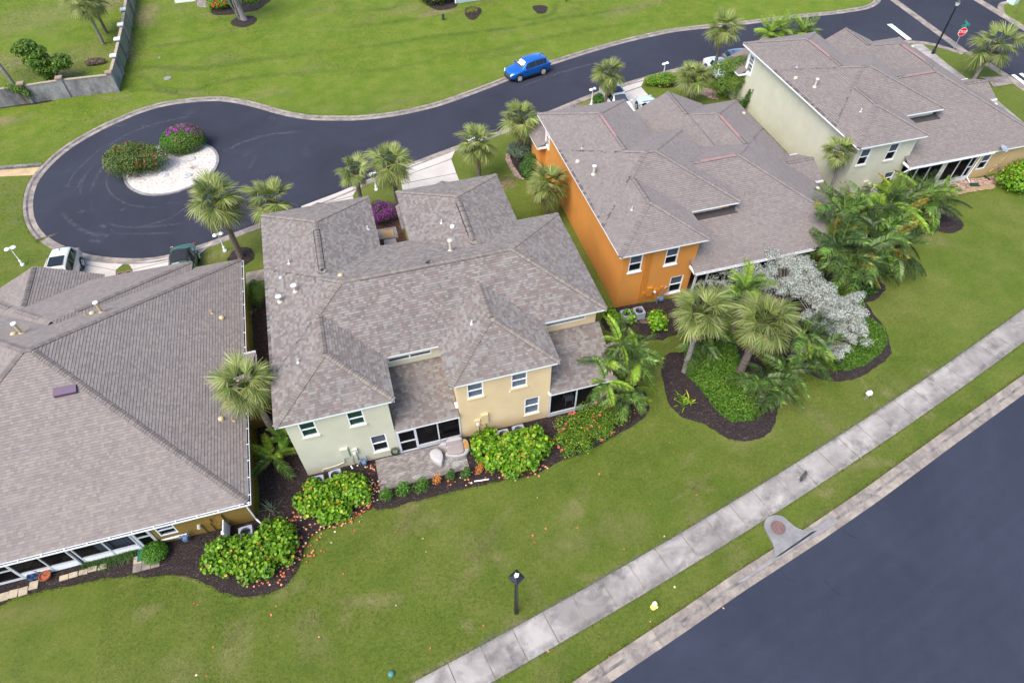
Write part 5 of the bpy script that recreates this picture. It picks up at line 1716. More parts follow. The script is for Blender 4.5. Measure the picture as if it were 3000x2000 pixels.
M['banana'] = leaf_mat('banana_leaf', [(0.0, (0.030, 0.075, 0.010)), (0.5, (0.070, 0.150, 0.016)), (1.0, (0.16, 0.24, 0.03))], .3, .25, .3, (0.20, 0.22, 0.05))

def fan_frond(name, seed, pet=0.75, R=0.92, droop=0.35, n=30, spread=112, mat=None, ragged_=0.12, t0=.55):
 r = np.random.default_rng(seed)
 V, F, tone, tip = [], [], [], []
 def add(rows, t, tips):
  i = len(V)
  for (a, c), tp in zip(rows, tips):
   V.extend([a, c])
   tip.extend([tp, tp])
  for k in range(len(rows) - 1):
   q = i + 2 * k
   F.append((q, q + 1, q + 3, q + 2))
   tone.append(t)
 sag = lambda x: -droop * .42 * max(0, x - pet * .5) ** 2
 # leaf stalk
 P = [np.array((pet * k / 3, 0, sag(pet * k / 3))) for k in range(4)]
 w = np.array((0, .022, 0))
 add([(p - w, p + w) for p in P], .35, [0] * 4)
 u = np.array((0, 0, .02))
 add([(p - u, p + u) for p in P], .25, [0] * 4)
 for k in range(n):
  f = k / (n - 1) * 2 - 1
  a = math.radians(spread) * f + r.normal(0, .03)
  L = R * (1.02 - .26 * abs(f) ** 2) * r.uniform(1 - ragged_, 1.04)
  d = np.array((math.cos(a), math.sin(a), 0))
  s = np.array((-math.sin(a), math.cos(a), 0))
  base = np.array((pet + .12 * (1 - abs(f)), 0, 0))
  roll = r.uniform(-.7, .7)
  dr = droop * r.uniform(.7, 1.4)
  fold = .16 * abs(math.sin(a))
  rows, tips = [], []
  for q, wd in ((0.04, .010), (.35, .030), (.68, .024), (1.0, .004)):
   p = base + d * L * q
   p[2] = sag(p[0]) + fold * q * L * .6 - dr * (q * L) ** 2.2 * .8
   side = s * wd * math.cos(roll) + np.array((0, 0, wd * math.sin(roll)))
   rows.append((p - side, p + side))
   tips.append(max(0, q - .35) / .65 * r.uniform(.55, 1.1))
  add(rows, float(np.clip(r.normal(t0, .2), 0, 1)), tips)
 o = np_mesh(name, np.array(V), np.array(F), mat or M['fan'], tone=tone, tip=np.clip(tip, 0, 1))
 me = o.data
 bpy.data.objects.remove(o)
 return me

FAN_UP = [fan_frond('frond', 10 + k, .55, .85, .10, 26, 62, t0=.62) for k in range(2)]
FAN_MID = [fan_frond('frond', 20 + k, .85, .95, .30, 30, 108, t0=.58) for k in range(3)]
FAN_LOW = [fan_frond('frond', 30 + k, .80, .90, .62, 28, 112, t0=.45) for k in range(2)]
FAN_DRY = [fan_frond('frond', 40 + k, .70, .80, .95, 24, 100, mat=M['fan_dry'], t0=.6) for k in range(2)]

def orient(loc, az, el, roll=0.0, s=1.0):
 """matrix whose +X points along azimuth az, elevation el"""
 return Matrix.Translation(loc) @ Matrix.Rotation(az, 4, 'Z') @ Matrix.Rotation(-el, 4, 'Y') @ Matrix.Rotation(roll, 4, 'X') @ Matrix.Scale(s, 4)

def trunk_mesh(name, pts, radii, mat, parent, rings=True, n=10, local=True):
 b = MB()
 P, R_ = [], []
 for k in range(len(pts) - 1):
  a, c = Vector(pts[k]), Vector(pts[k + 1])
  m = max(2, int((c - a).length / .16)) if rings else 2
  for j in range(m):
   t = j / m
   P.append(a.lerp(c, t))
   R_.append((radii[k] * (1 - t) + radii[k + 1] * t) * (1.06 if j % 2 else .97))
 P.append(Vector(pts[-1]))
 R_.append(radii[-1])
 b.tube(P, R_, n)
 return b.build(name, mat, parent, local=local)

def cabbage_palm(base, h, R, label, seed, lean=(0, 0), n=40, trunk=.17, group='cabbage palms with round fan leaf crowns', dry=7, grey=False, gap=None):
 r = random.Random(seed)
 root = thing('cabbage_palm', (base[0], base[1], 0), label, 'palm tree', group)
 top = Vector((lean[0], lean[1], h))
 mid = Vector((lean[0] * .35, lean[1] * .35, h * .5))
 trunk_mesh('trunk', [(0, 0, -.05), mid, top - Vector((0, 0, .25))], [trunk * 1.15, trunk * .95, trunk], M['bark_grey'] if grey else M['bark'], root)
 b = MB()
 for k in range(34):                                       # criss-cross stubs of old stalks
  t = k / 34
  az = k * 2.4
  z = h - 1.0 + .95 * t
  c = top * (z / h)
  d = Vector((math.cos(az), math.sin(az), .9)).normalized()
  p0 = Vector((c.x, c.y, z)) + Vector((d.x, d.y, 0)) * trunk * .8
  b.tube([p0, p0 + d * r.uniform(.16, .30)], [.05, .025], 4)
 b.build('leaf_bases', M['boots'], root, local=True)
 k_s = R / 1.76
 for k in range(n):
  f = (k + .5) / n
  az = k * 2.39996 + r.uniform(-.25, .25)
  el = math.radians(70 - 128 * f ** .8 + r.uniform(-9, 9))
  if f < .12:
   me = r.choice(FAN_UP)
  elif f < .68:
   me = r.choice(FAN_MID)
  else:
   me = r.choice(FAN_LOW)
  if f > .3 and r.random() < .10:
   continue
  sc = k_s * r.uniform(.78, 1.10) * (.9 if f > .85 else 1)
  o = link('frond', me, root)
  o.matrix_local = orient(top + Vector((0, 0, -.25 * f)), az, el, r.uniform(-.45, .45), sc)
 for k in range(dry):
  o = link('frond', r.choice(FAN_DRY), root)
  o.matrix_local = orient(top + Vector((0, 0, -.3)), r.uniform(0, 6.28), math.radians(r.uniform(-62, -40)), r.uniform(-.4, .4), k_s * r.uniform(.75, .95))
  o['label'] = 'withered tan hanging frond'
 return root

cabbage_palm((-9.20, 38.95), 5.3, 2.05, 'tall cabbage palm in a round mulch ring left of the middle house', 1, (0, 0), dry=4, trunk=.20)
cabbage_palm((-5.75, 38.4), 4.85, 1.98, 'round full cabbage palm behind the left rear roof corner of the middle house', 2, n=40, dry=3)
cabbage_palm((0.0, 39.9), 5.0, 1.35, 'small cabbage palm, the left one of two touching behind the courtyard', 3, n=26, dry=2, trunk=.15)
cabbage_palm((2.60, 40.3), 5.0, 1.85, 'large cabbage palm beside the purple bougainvillea of the courtyard', 4, n=38, trunk=.17)
cabbage_palm((9.45, 42.55), 4.0, 1.85, 'cabbage palm on the lawn right of the wide white driveway', 5, n=36)
cabbage_palm((13.75, 45.5), 3.6, 1.80, 'cabbage palm growing out of clipped hedges near the orange house corner', 6, n=34)
cabbage_palm((13.3, 36.85), 3.4, 1.78, 'shaggy cabbage palm standing against the long orange wall', 7, n=38, dry=6)
cabbage_palm((23.35, 50.45), 3.5, 1.75, 'cabbage palm in front of the white car parked behind the orange house', 8, n=34)
cabbage_palm((31.0, 49.1), 2.7, 1.80, 'short cabbage palm between the orange house and the wood chip bed', 9, n=34, dry=4)
cabbage_palm((35.38, 52.8), 5.0, 1.80, 'tall thin cabbage palm by the road at the pale green house', 10, n=32, trunk=.14, dry=3)
cabbage_palm((59.4, 45.3), 3.6, 2.55, 'windswept cabbage palm leaning beside the side street pavement', 11, (.25, -.1), n=24, dry=0, trunk=.16, grey=True)
cabbage_palm((34.9, 32.75), 4.5, 1.35, 'small golden topped palm on a thin trunk against the pale green wall', 12, (-.35, .40), n=34, trunk=.11, grey=True)
cabbage_palm((-7.42, 22.56), 5.6, 1.68, 'cabbage palm with bleached tips squeezed between the ochre and middle houses', 13, (-.25, -.05), n=44, dry=8, trunk=.18)
cabbage_palm((16.9, 20.6), 5.6, 1.78, 'left of the two cabbage palms in the bed before the orange house', 14, (-.1, .05), n=42, dry=7, trunk=.15, grey=True)
cabbage_palm((19.97, 19.4), 5.2, 1.95, 'right and fuller of the two cabbage palms before the orange house', 15, (.08, -.05), n=44, dry=7, trunk=.22)
cabbage_palm((-22.42, 76.8), 4.5, 2.0, 'left of the twin palms behind the grey wall, crown cut by the frame', 16, n=32, trunk=.15, grey=True)
cabbage_palm((-22.40, 79.4), 3.6, 2.0, 'right of the twin palms behind the grey wall, brown skirt on its trunk', 17, n=34, dry=8, trunk=.15)
cabbage_palm((-29.6, 69.9), 6.0, 2.0, 'bare grey palm trunk behind the wall at the left edge', 18, (-1.2, .8), n=28, trunk=.16, grey=True)
cabbage_palm((-25.1, 35.2), 4.0, 2.0, 'palm at the far left edge by the white twin lamp', 19, (-.6, 0), n=34, trunk=.15)

def feather_frond(name, seed, L=1.9, arch=.5, n=30, leaflet=.45, hang=.5, mat=None, t0=.5, thin=.040):
 r = np.random.default_rng(seed)
 V, F, tone, tip = [], [], [], []
 def curve(t):
  return np.array((L * t * (1 - .18 * arch * t), 0, -arch * L * .55 * t ** 2.1))
 def add(rows, tn, tips):
  i = len(V)
  for (a, c), tp in zip(rows, tips):
   V.extend([a, c])
   tip.extend([tp, tp])
  for k in range(len(rows) - 1):
   q = i + 2 * k
   F.append((q, q + 1, q + 3, q + 2))
   tone.append(tn)
 rows = [(curve(t) - np.array((0, .022 * (1.2 - t), 0)), curve(t) + np.array((0, .022 * (1.2 - t), 0))) for t in np.linspace(0, 1, 8)]
 add(rows, .85, [0] * 8)
 for k in range(n):
  t = .16 + .84 * k / (n - 1)
  p = curve(t)
  tg = curve(min(1, t + .02)) - curve(t - .02)
  tg /= np.linalg.norm(tg)
  for sgn in (1, -1):
   ln = leaflet * (math.sin(math.pi * (.12 + .80 * t)) ** .6) * r.uniform(.85, 1.1)
   fwd = .35 + .65 * t
   d = tg * fwd + np.array((0, sgn * 1.0, .28))
   d /= np.linalg.norm(d)
   mid = p + d * ln * .5
   end = p + d * ln * .95 - np.array((0, 0, hang * ln * r.uniform(.7, 1.3)))
   rl = sgn * .55 + r.uniform(-.2, .2)
   wv = (tg * math.cos(rl) + np.cross(d, tg) * math.sin(rl)) * thin * .8
   tn = float(np.clip(r.normal(t0, .22), 0, 1))
   add([(p - wv * .5, p + wv * .5), (mid - wv, mid + wv), (end - wv * .12, end + wv * .12)], tn, [0, .3, r.uniform(.5, 1)])
 o = np_mesh(name, np.array(V), np.array(F), mat or M['feather'], tone=tone, tip=np.clip(tip, 0, 1))
 me = o.data
 bpy.data.objects.remove(o)
 return me

FE = {k: [feather_frond('frond', 100 + 7 * j + ord(k[0]), L, a, n, lf, hg, M[mt], t0) for j in range(2)] for k, L, a, n, lf, hg, mt, t0 in (
 ('dark', 2.0, .75, 32, .50, .55, 'feather', .45), ('bright', 1.9, .62, 30, .48, .45, 'feather_bright', .5), ('gold', 1.5, .55, 22, .36, .5, 'feather_gold', .5), ('dead', 1.7, 1.25, 26, .34, .8, 'feather_dead', .5))}

def feather_palm(base, stems, label, seed, mix_, group=None, size=1.0, nf=11, el=(78, -18), name='feather_palm'):
 """stems: (dx, dy, height, lean x, lean y)"""
 r = random.Random(seed)
 root = thing(name, (base[0], base[1], 0), label, 'palm', group)
 for dx, dy, h, lx, ly in stems:
  top = Vector((dx + lx, dy + ly, h))
  trunk_mesh('stem', [(dx, dy, -.05), (dx + lx * .4, dy + ly * .4, h * .55), top], [.075, .06, .055], M['bark_grey'], root, n=7)
  for k in range(nf):
   f = (k + .5) / nf
   az = k * 2.4 + r.uniform(-.4, .4) + seed
   e = math.radians(el[0] + (el[1] - el[0]) * f + r.uniform(-12, 12))
   kind = r.choices([m[0] for m in mix_], [m[1] for m in mix_])[0]
   if kind == 'dead':
    e = math.radians(r.uniform(-60, -10))
   o = link('frond', r.choice(FE[kind]), root)
   o.matrix_local = orient(top, az, e, r.uniform(-.5, .5), size * r.uniform(.8, 1.12))
   if kind == 'dead':
    o['label'] = 'withered grey frond'
 return root

PG = 'clumping feather palms in the mulch beds'
feather_palm((12.25, 19.9), [(0, 0, 4.0, .0, 1.0), (.35, .1, 2.7, .6, .2), (-.3, -.1, 2.3, -.8, -.1), (.2, -.3, 1.7, .2, -.4), (.45, .35, 3.1, .7, .6), (-.25, .25, 3.0, -.7, .5), (0, -.2, 1.3, -.2, -.5)],
   'big shaggy feather palm clump at the right end of the middle house', 21, (('dark', 5), ('bright', 4), ('dead', 2)), PG, .86, 13, (72, -35))
feather_palm((21.0, 17.7), [(0, 0, 1.1, .1, -.2), (.4, .3, 1.5, .5, .1), (-.3, .2, 1.4, -.3, .1)], 'low dark feather palm drooping at the foot of the two cabbage palms', 22, (('dark', 6), ('dead', 2)), PG, 1.15, 13, (70, -30))
feather_palm((23.3, 19.3), [(0, 0, 2.0, .3, -.1), (.2, .3, 2.4, .3, .1), (.1, -.3, 1.4, .4, -.3)], 'feather palm between the cabbage palms and the silver bushes', 23, (('dark', 7), ('bright', 1), ('dead', 2)), PG, 1.1, 12)
feather_palm((21.4, 22.8), [(0, 0, 3.4, 0, .3), (.3, .2, 3.0, .3, .5)], 'upright bright feather palm among the left silver bush', 24, (('bright', 4), ('dark', 3)), PG, .95, 10, (85, 5))
feather_palm((17.3, 21.4), [(0, 0, 1.6, .6, .1), (.5, .2, 2.0, .8, .2)], 'dark feather palm behind the trunk of the left cabbage palm', 25, (('dark', 1),), PG, 1.0, 9)
_r = random.Random(77)
for k, (x, y, hh, mx, lab) in enumerate(((29.6, 25.2, 3.6, (('dark', 9), ('dead', 1)), 'tall dark feather palm at the near right corner of the orange house'), (31.2, 24.0, 3.0, (('dark', 8), ('gold', 1), ('dead', 1)), 'dark feather palm in the near middle of the big right clump'),
         (32.6, 26.0, 3.4, (('dark', 8), ('dead', 2)), 'feather palm with bleached hanging fronds in the big right clump'), (30.8, 27.6, 4.2, (('dark', 7), ('gold', 1), ('dead', 2)), 'tallest feather palm of the big clump, before the brown roof edge'),
         (33.6, 28.2, 3.6, (('dark', 6), ('bright', 2), ('dead', 1)), 'feather palm at the back of the big right clump'), (34.6, 25.6, 2.4, (('dark', 6), ('gold', 1), ('dead', 1)), 'low feather palm spilling over the lawn right of the big clump'),
         (35.4, 28.6, 3.0, (('dark', 5), ('bright', 3)), 'feather palm below the white screen fence'), (37.6, 29.4, 2.4, (('bright', 4), ('gold', 2), ('dark', 2)), 'yellowish feather palm below the wooden planter'),
         (40.4, 29.4, 2.0, (('bright', 4), ('dark', 4)), 'last feather palm at the right end of the row, before the chips'))):
 st = [(_r.uniform(-.4, .4), _r.uniform(-.4, .4), hh * _r.uniform(.55, 1), _r.uniform(-.6, .6), _r.uniform(-.6, .6)) for _ in range(4)]
 feather_palm((x, y), st, lab, 30 + k, mx, PG, 1.25, 9, (72, -30))
feather_palm((41.8, 53.95), [(0, 0, 2.9, -.4, 0), (.7, .1, 3.0, .3, .1), (.2, .5, 2.6, -.1, .3)], 'left of the two bright feather palms behind the pale green house roof', 45, (('bright', 1),), 'bright feather palms by the road', 1.0, 15, (78, -35))
feather_palm((44.5, 53.2), [(0, 0, 2.9, .2, 0), (.2, .4, 2.6, .3, .2)], 'right of the two bright feather palms behind the pale green house roof', 46, (('bright', 1),), 'bright feather palms by the road', 1.0, 15, (78, -35))
feather_palm((-7.63,21.09), [(0, 0, .7, 0, 0)], 'young bright feather palm in the mulch left of the sage green wall', 47, (('bright', 3), ('dark', 1)), PG, .82, 9, (70, 5))

# ---- shrubs built from leaves
def leaf_cloud(lobes, n, rnd, shell=.55, up=.35, zmin=.02):
 """points and outward normals spread through a set of ellipsoids (cx, cy, cz, rx, ry, rz), mostly near their surface"""
 L = np.array(lobes, float)
 vol = (L[:, 3] * L[:, 4] * L[:, 5]) ** .72
 pick = rnd.choice(len(L), n * 2, p=vol / vol.sum())
 d = rnd.normal(size=(n * 2, 3))
 d /= np.linalg.norm(d, axis=1)[:, None]
 d[:, 2] = np.abs(d[:, 2]) * np.where(rnd.uniform(size=n * 2) < .82, 1, -1)
 rad = 1 - shell * rnd.uniform(0, 1, n * 2) ** 1.9
 P = L[pick, :3] + d * L[pick, 3:] * rad[:, None]
 N = d / L[pick, 3:]
 N /= np.linalg.norm(N, axis=1)[:, None]
 # drop what sits deep inside a neighbouring lobe
 ins = np.zeros(len(P), bool)
 for l in L:
  q = ((P - l[:3]) / l[3:])
  ins |= (q * q).sum(1) < (1 - shell) ** 2 * .9
 ok = (P[:, 2] > zmin) & ~ins
 P, N, rad = P[ok][:n], N[ok][:n], rad[ok][:n]
 N = N + np.array((0, 0, up)) + rnd.normal(size=N.shape) * .45
 N /= np.linalg.norm(N, axis=1)[:, None]
 return P, N, rad

def frames(N, rnd):
 a = rnd.normal(size=N.shape)
 U = a - N * (a * N).sum(1)[:, None]
 U /= np.linalg.norm(U, axis=1)[:, None]
 W = np.cross(N, U)
 return U, W

SHAPES = {
 'round': (np.array([(0, 0, -.12)] + [(math.cos(t) * (1.0 if k else .86), math.sin(t), .06) for k, t in enumerate([2 * math.pi * j / 7 for j in range(7)])]), [(0, 1 + j, 1 + (j + 1) % 7) for j in range(7)]),
 'blade': (np.array([(-1, 0, 0), (0, -.42, .05), (1, 0, -.08), (0, .42, .05)]), [(0, 1, 2), (0, 2, 3)]),
 'slim': (np.array([(-1, 0, 0), (0, -.24, .04), (1, 0, -.1), (0, .24, .04)]), [(0, 1, 2), (0, 2, 3)]),
}
def leaf_mesh(name, P, N, size, shape, mat, parent, rnd, tone, local=False):
 S, T = SHAPES[shape]
 T = np.array(T)
 U, W = frames(N, rnd)
 sz = size * rnd.uniform(.7, 1.25, len(P))
 V = P[:, None, :] + (S[None, :, 0, None] * U[:, None] + S[None, :, 1, None] * W[:, None] + S[None, :, 2, None] * N[:, None]) * sz[:, None, None]
 F = (T[None] + (np.arange(len(P)) * len(S))[:, None, None]).reshape(-1, 3)
 return np_mesh(name, V.reshape(-1, 3), F, mat, parent, local, tone=np.repeat(tone, len(T)))

def limbs(parent, c, lobes, seed, r0=.03, name='branches', mat=None):
 r = random.Random(seed)
 b = MB()
 for l in lobes:
  for q in range(2):
   e = Vector((l[0] + r.uniform(-.5, .5) * l[3], l[1] + r.uniform(-.5, .5) * l[4], l[2] + .3 * l[5]))
   s = Vector((c[0] + r.uniform(-.15, .15), c[1] + r.uniform(-.15, .15), -.03))
   m = s.lerp(e, .5) + Vector((r.uniform(-.1, .1), r.uniform(-.1, .1), .1))
   b.tube([s, m, e], [r0, r0 * .7, r0 * .3], 5)
 return b.build(name, mat or M['twig'], parent)

def shrub(name, label, cat, lobes, n, size, shape, mat, seed, group=None, shell=.55, up=.35, flowers=None, twigs=True, single=0, tone=(.5, .22), part='foliage'):
 rnd = np.random.default_rng(seed)
 L = np.array(lobes, float)
 c = (float(L[:, 0].mean()), float(L[:, 1].mean()))
 root = thing(name, (c[0], c[1], 0), label, cat, group)
 P, N, rad = leaf_cloud(lobes, n, rnd, shell, up)
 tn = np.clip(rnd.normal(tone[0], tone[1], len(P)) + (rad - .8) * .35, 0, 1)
 if single:
  # the leaves seen largest are objects of their own
  vis = ((CAMP - P) * N).sum(1) / np.linalg.norm(CAMP - P, axis=1)
  order = np.argsort(-(vis + rad * 1.5))
  one, rest = order[:single], order[single:]
  protos = []
  for k in range(10):
   o = leaf_mesh('leaf', np.zeros((1, 3)), np.array([(0, 0, 1.0)]), 1.0, shape, mat, None, rnd, np.array([[.10, .25, .35, .45, .55, .62, .70, .80, .90, .985][k]]))
   protos.append(o.data)
   bpy.data.objects.remove(o)
  U, W = frames(N, rnd)
  base = Vector(root.location)
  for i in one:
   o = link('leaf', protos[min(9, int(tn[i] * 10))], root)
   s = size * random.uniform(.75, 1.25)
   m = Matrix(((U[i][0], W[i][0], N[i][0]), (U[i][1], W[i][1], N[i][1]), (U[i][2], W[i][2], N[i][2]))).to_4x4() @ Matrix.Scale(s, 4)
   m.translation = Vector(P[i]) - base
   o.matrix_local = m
  P, N, tn = P[rest], N[rest], tn[rest]
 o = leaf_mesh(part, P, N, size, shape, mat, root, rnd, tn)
 stuff(o)
 if twigs:
  limbs(root, c, lobes, seed)
 for fl in flowers or []:
  fm, fn, fs, pred, fname, single_f = fl
  Pf, Nf, rf = leaf_cloud(lobes, fn * 6, rnd, .10, up)
  ok = np.array([pred(p, nn) for p, nn in zip(Pf, Nf)])
  Pf, Nf = Pf[ok][:fn], Nf[ok][:fn]
  Pf = Pf + Nf * .04
  if single_f:
   for p, nn in zip(Pf, Nf):
    pp = np.repeat(p[None], 5, 0)
    a = np.array([2 * math.pi * j / 5 for j in range(5)])
    U, W = frames(nn[None], rnd)
    off = (np.cos(a)[:, None] * U + np.sin(a)[:, None] * W) * fs * .55
    leaf_mesh(fname, pp + off, np.repeat(nn[None], 5, 0) + off * 4, fs * .62, 'round', fm, root, rnd, rnd.uniform(0, 1, 5))
  elif len(Pf):
   stuff(leaf_mesh(fname, Pf, Nf, fs, 'blade', fm, root, rnd, rnd.uniform(0, 1, len(Pf))))
 return root

def hump(pts, h, r, seed, n=7, zc=.45, jitter=.25):
 """lobes strewn along a polyline of ground points"""
 rr = random.Random(seed)
 out = []
 for k in range(n):
  t = (k + .5) / n * (len(pts) - 1)
  i = min(int(t), len(pts) - 2)
  f = t - i
  x = pts[i][0] * (1 - f) + pts[i + 1][0] * f + rr.uniform(-jitter, jitter)
  y = pts[i][1] * (1 - f) + pts[i + 1][1] * f + rr.uniform(-jitter, jitter)
  q = rr.uniform(.85, 1.12)
  out.append((x, y, h * zc * q, r * q * rr.uniform(.9, 1.15), r * q * rr.uniform(.9, 1.15), h * (1 - zc) * q))
 return out

SG = 'sea grape hedges along the front walls'
def fill(outline, h, r, seed, step=.55, zc=.42):
 """lobes spread evenly inside an outline"""
 rr = random.Random(seed)
 p = np.array(outline)
 lo, hi = p.min(0), p.max(0)
 out = []
 y = lo[1] + step * .3
 row = 0
 while y < hi[1]:
  x = lo[0] + step * (.3 + .5 * (row % 2))
  while x < hi[0]:
   ins = False
   for a, c in zip(p, np.roll(p, -1, 0)):
    if (a[1] > y) != (c[1] > y) and x < (c[0] - a[0]) * (y - a[1]) / (c[1] - a[1]) + a[0]:
     ins = not ins
   if ins:
    q = rr.uniform(.82, 1.15)
    out.append((x + rr.uniform(-.12, .12), y + rr.uniform(-.12, .12), h * zc * q, r * rr.uniform(.85, 1.15), r * rr.uniform(.85, 1.15), h * (1 - zc) * q))
   x += step
  y += step
  row += 1
 return out
def inset(outline, k):
 c = np.array(outline).mean(0)
 return [tuple(c + (np.array(p) - c) * k) for p in outline]
g1 = inset([(-11.46,16.82),(-11.1,17.25),(-10.63,16.93),(-10.1,16.66),(-9.52,16.67),(-9.04,16.71),(-8.77,16.93),(-8.42,17.69),(-7.76,17.75),(-7.13,17.25),(-6.67,16.69),(-6.7,15.86),(-6.94,15.17),(-7.55,14.66),(-8.23,14.42),(-9.15,14.41),(-10.11,14.63),(-10.92,15.19),(-11.4,16.11)], .86)
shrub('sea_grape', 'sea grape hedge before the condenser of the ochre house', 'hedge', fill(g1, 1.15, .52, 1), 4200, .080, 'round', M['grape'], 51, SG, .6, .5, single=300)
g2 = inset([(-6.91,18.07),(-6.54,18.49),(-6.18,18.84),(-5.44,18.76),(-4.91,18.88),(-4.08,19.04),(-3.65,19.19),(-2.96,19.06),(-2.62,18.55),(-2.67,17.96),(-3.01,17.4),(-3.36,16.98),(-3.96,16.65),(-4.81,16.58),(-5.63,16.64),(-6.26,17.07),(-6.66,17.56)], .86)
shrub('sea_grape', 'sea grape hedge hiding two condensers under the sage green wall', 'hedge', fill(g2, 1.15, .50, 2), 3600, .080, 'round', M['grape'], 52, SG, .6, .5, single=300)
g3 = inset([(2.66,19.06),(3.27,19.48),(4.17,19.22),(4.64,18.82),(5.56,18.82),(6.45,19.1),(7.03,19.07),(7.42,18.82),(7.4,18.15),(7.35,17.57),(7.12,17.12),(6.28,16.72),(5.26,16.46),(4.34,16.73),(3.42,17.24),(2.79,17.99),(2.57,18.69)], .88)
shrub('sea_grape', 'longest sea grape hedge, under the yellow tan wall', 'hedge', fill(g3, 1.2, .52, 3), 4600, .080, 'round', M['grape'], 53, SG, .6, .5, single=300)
fl_any = lambda p, nn: True
g5 = inset([(7.61,18.33),(8.13,18.65),(8.83,19.14),(9.83,19.42),(10.82,19.63),(11.62,19.77),(12.02,19.07),(11.89,18.47),(11.37,17.92),(10.25,17.36),(9.26,17.05),(8.32,16.87),(7.52,17.03),(7.31,17.61)], .95)
shrub('hibiscus_hedge', 'hibiscus hedge dotted with coral red flowers under the right porch', 'hedge', fill(g5, 1.1, .5, 4), 8500, .056, 'blade', M['hibleaf'], 54, None, .55, .4, [(M['pink_fl'], 36, .062, fl_any, 'flower', True)])
shrub('bare_shrub', 'bare twiggy shrub between the sea grape and the hibiscus', 'shrub', hump([(7.78,18.6),(8.24,18.75),(8.29,18.19)], .9, .38, 5, 4, .45), 300, .04, 'slim', M['twig'], 55, None, .9, .2)
shrub('sea_grape', 'sprawling sea grape beside the orange house condensers', 'shrub', hump([(13.9,26.14),(14.21,25.51),(16.79,25.21),(16.98,24.53),(16.59,24.29)], .8, .55, 6, 7, .42), 700, .085, 'round', M['grape'], 56, None, .6, .5)
g4 = [(49.55,30.79),(50.85,30.98),(52.4,31.34),(50.98,29.81),(49.83,30.03)]
shrub('sea_grape', 'rounded sea grape hedge at the right edge of the picture', 'hedge', hump(g4, 1.35, .95, 7, 9, .42), 2600, .085, 'round', M['grape'], 57, None, .6, .5)
shrub('round_shrub', 'small clipped ball of bright green leaves by the ochre house door', 'shrub', [(*(-13.65,17.32), .42, .66, .60, .46)], 2600, .05, 'blade', M['boxleaf'], 58, None, .35, .2)
shrub('flowering_shrub', 'domed green bush under the pale green wall by the white fence', 'shrub', hump([(39.77,32.4),(40.52,31.96),(41,31.39),(39.63,31.79)], 1.3, .95, 8, 6, .45), 5500, .065, 'blade', M['boxleaf'], 59, None, .45, .3)
shrub('bougainvillea', 'purple bougainvillea in the courtyard gap between the rear roofs', 'flowering shrub', hump([(1.0, 39.9), (1.35, 40.2), (1.75, 39.8)], 1.7, .80, 9, 5, .5), 3000, .055, 'blade', M['darkleaf'], 60, None, .5, .3, [(M['purple_fl'], 900, .07, lambda p, nn: p[2] > .7, 'bracts', False)])
i1 = (-16.97,51.50)
i2 = (-13.34,54.17)
shrub('island_shrub', 'wide loose bush with red flowers on the island gravel', 'flowering shrub', hump([(i1[0] - 1.5, i1[1] + .1), (i1[0], i1[1] - .1), (i1[0] + 1.5, i1[1] + .3), (i1[0] + .2, i1[1] + .9), (i1[0] - 1.0, i1[1] + 1.0)], 2.5, 1.15, 10, 9, .5), 11000, .085, 'blade', M['islandleaf'], 61, None, .45, .35, [(M['red_fl'], 34, .065, lambda p, nn: p[2] > 1.0 and (p[0] > i1[0] - .2 or random.random() < .25), 'flower', True)])
shrub('island_shrub', 'clipped dome bush with a purple top on the island gravel', 'flowering shrub', [(i2[0], i2[1] + .2, .85, 1.75, 1.45, 1.25), (i2[0] - .5, i2[1], .8, 1.4, 1.3, 1.15)], 9500, .075, 'blade', M['boxleaf'], 62, None, .30, .25, [(M['purple_fl'], 900, .090, lambda p, nn: p[2] > 1.35 and p[0] > i2[0] - 1.1 and p[1] > i2[1] - .4, 'bracts', False), (M['islandleaf'], 2600, .08, lambda p, nn: p[0] > i2[0] - .7, 'bronze_foliage', False)])
shrub('dry_shrub', 'leafless grey shrub on the island gravel', 'shrub', [(*(-12.73,50.92), .35, .5, .45, .35)], 160, .05, 'slim', M['feather_dead'], 63, None, .9, .2)
HG = 'clipped hedge blocks by the orange house corner'
shrub('clipped_hedge', 'grey green clipped hedge block behind the palm at the orange corner', 'hedge', [(13.6, 44.9, .55, .75, .65, .62), (14.4, 45.2, .6, .85, .7, .70), (13.3, 45.7, .5, .7, .7, .6), (14.6, 46.1, .6, .8, .7, .7)], 5200, .06, 'blade', M['greyleaf'], 64, HG, .4, .3)
shrub('clipped_hedge', 'darker clipped hedge block nearer the courtyard lawn', 'hedge', [(13.6, 43.0, .5, .7, .65, .55), (14.1, 43.6, .6, .7, .6, .6), (13.5, 42.3, .4, .6, .6, .45)], 4200, .06, 'blade', M['darkleaf'], 65, HG, .4, .3)
shrub('hedge_column', 'dark upright hedge beside the ochre wall', 'hedge', [(-8.05, 34.4, .8, .42, .55, .85), (-8.05, 33.6, .9, .42, .6, .9)], 3000, .045, 'blade', M['darkleaf'], 66, None, .35, .2, tone=(.65, .22))
shrub('clipped_hedge', 'yellow green clipped box hedge in the alley behind the bleached palm', 'hedge', [(-7.7, 25.9, .45, .42, .5, .5), (-7.7, 26.7, .45, .42, .5, .5), (-7.7, 27.5, .45, .42, .5, .5)], 3000, .05, 'blade', M['yelleaf'], 67, None, .35, .3)
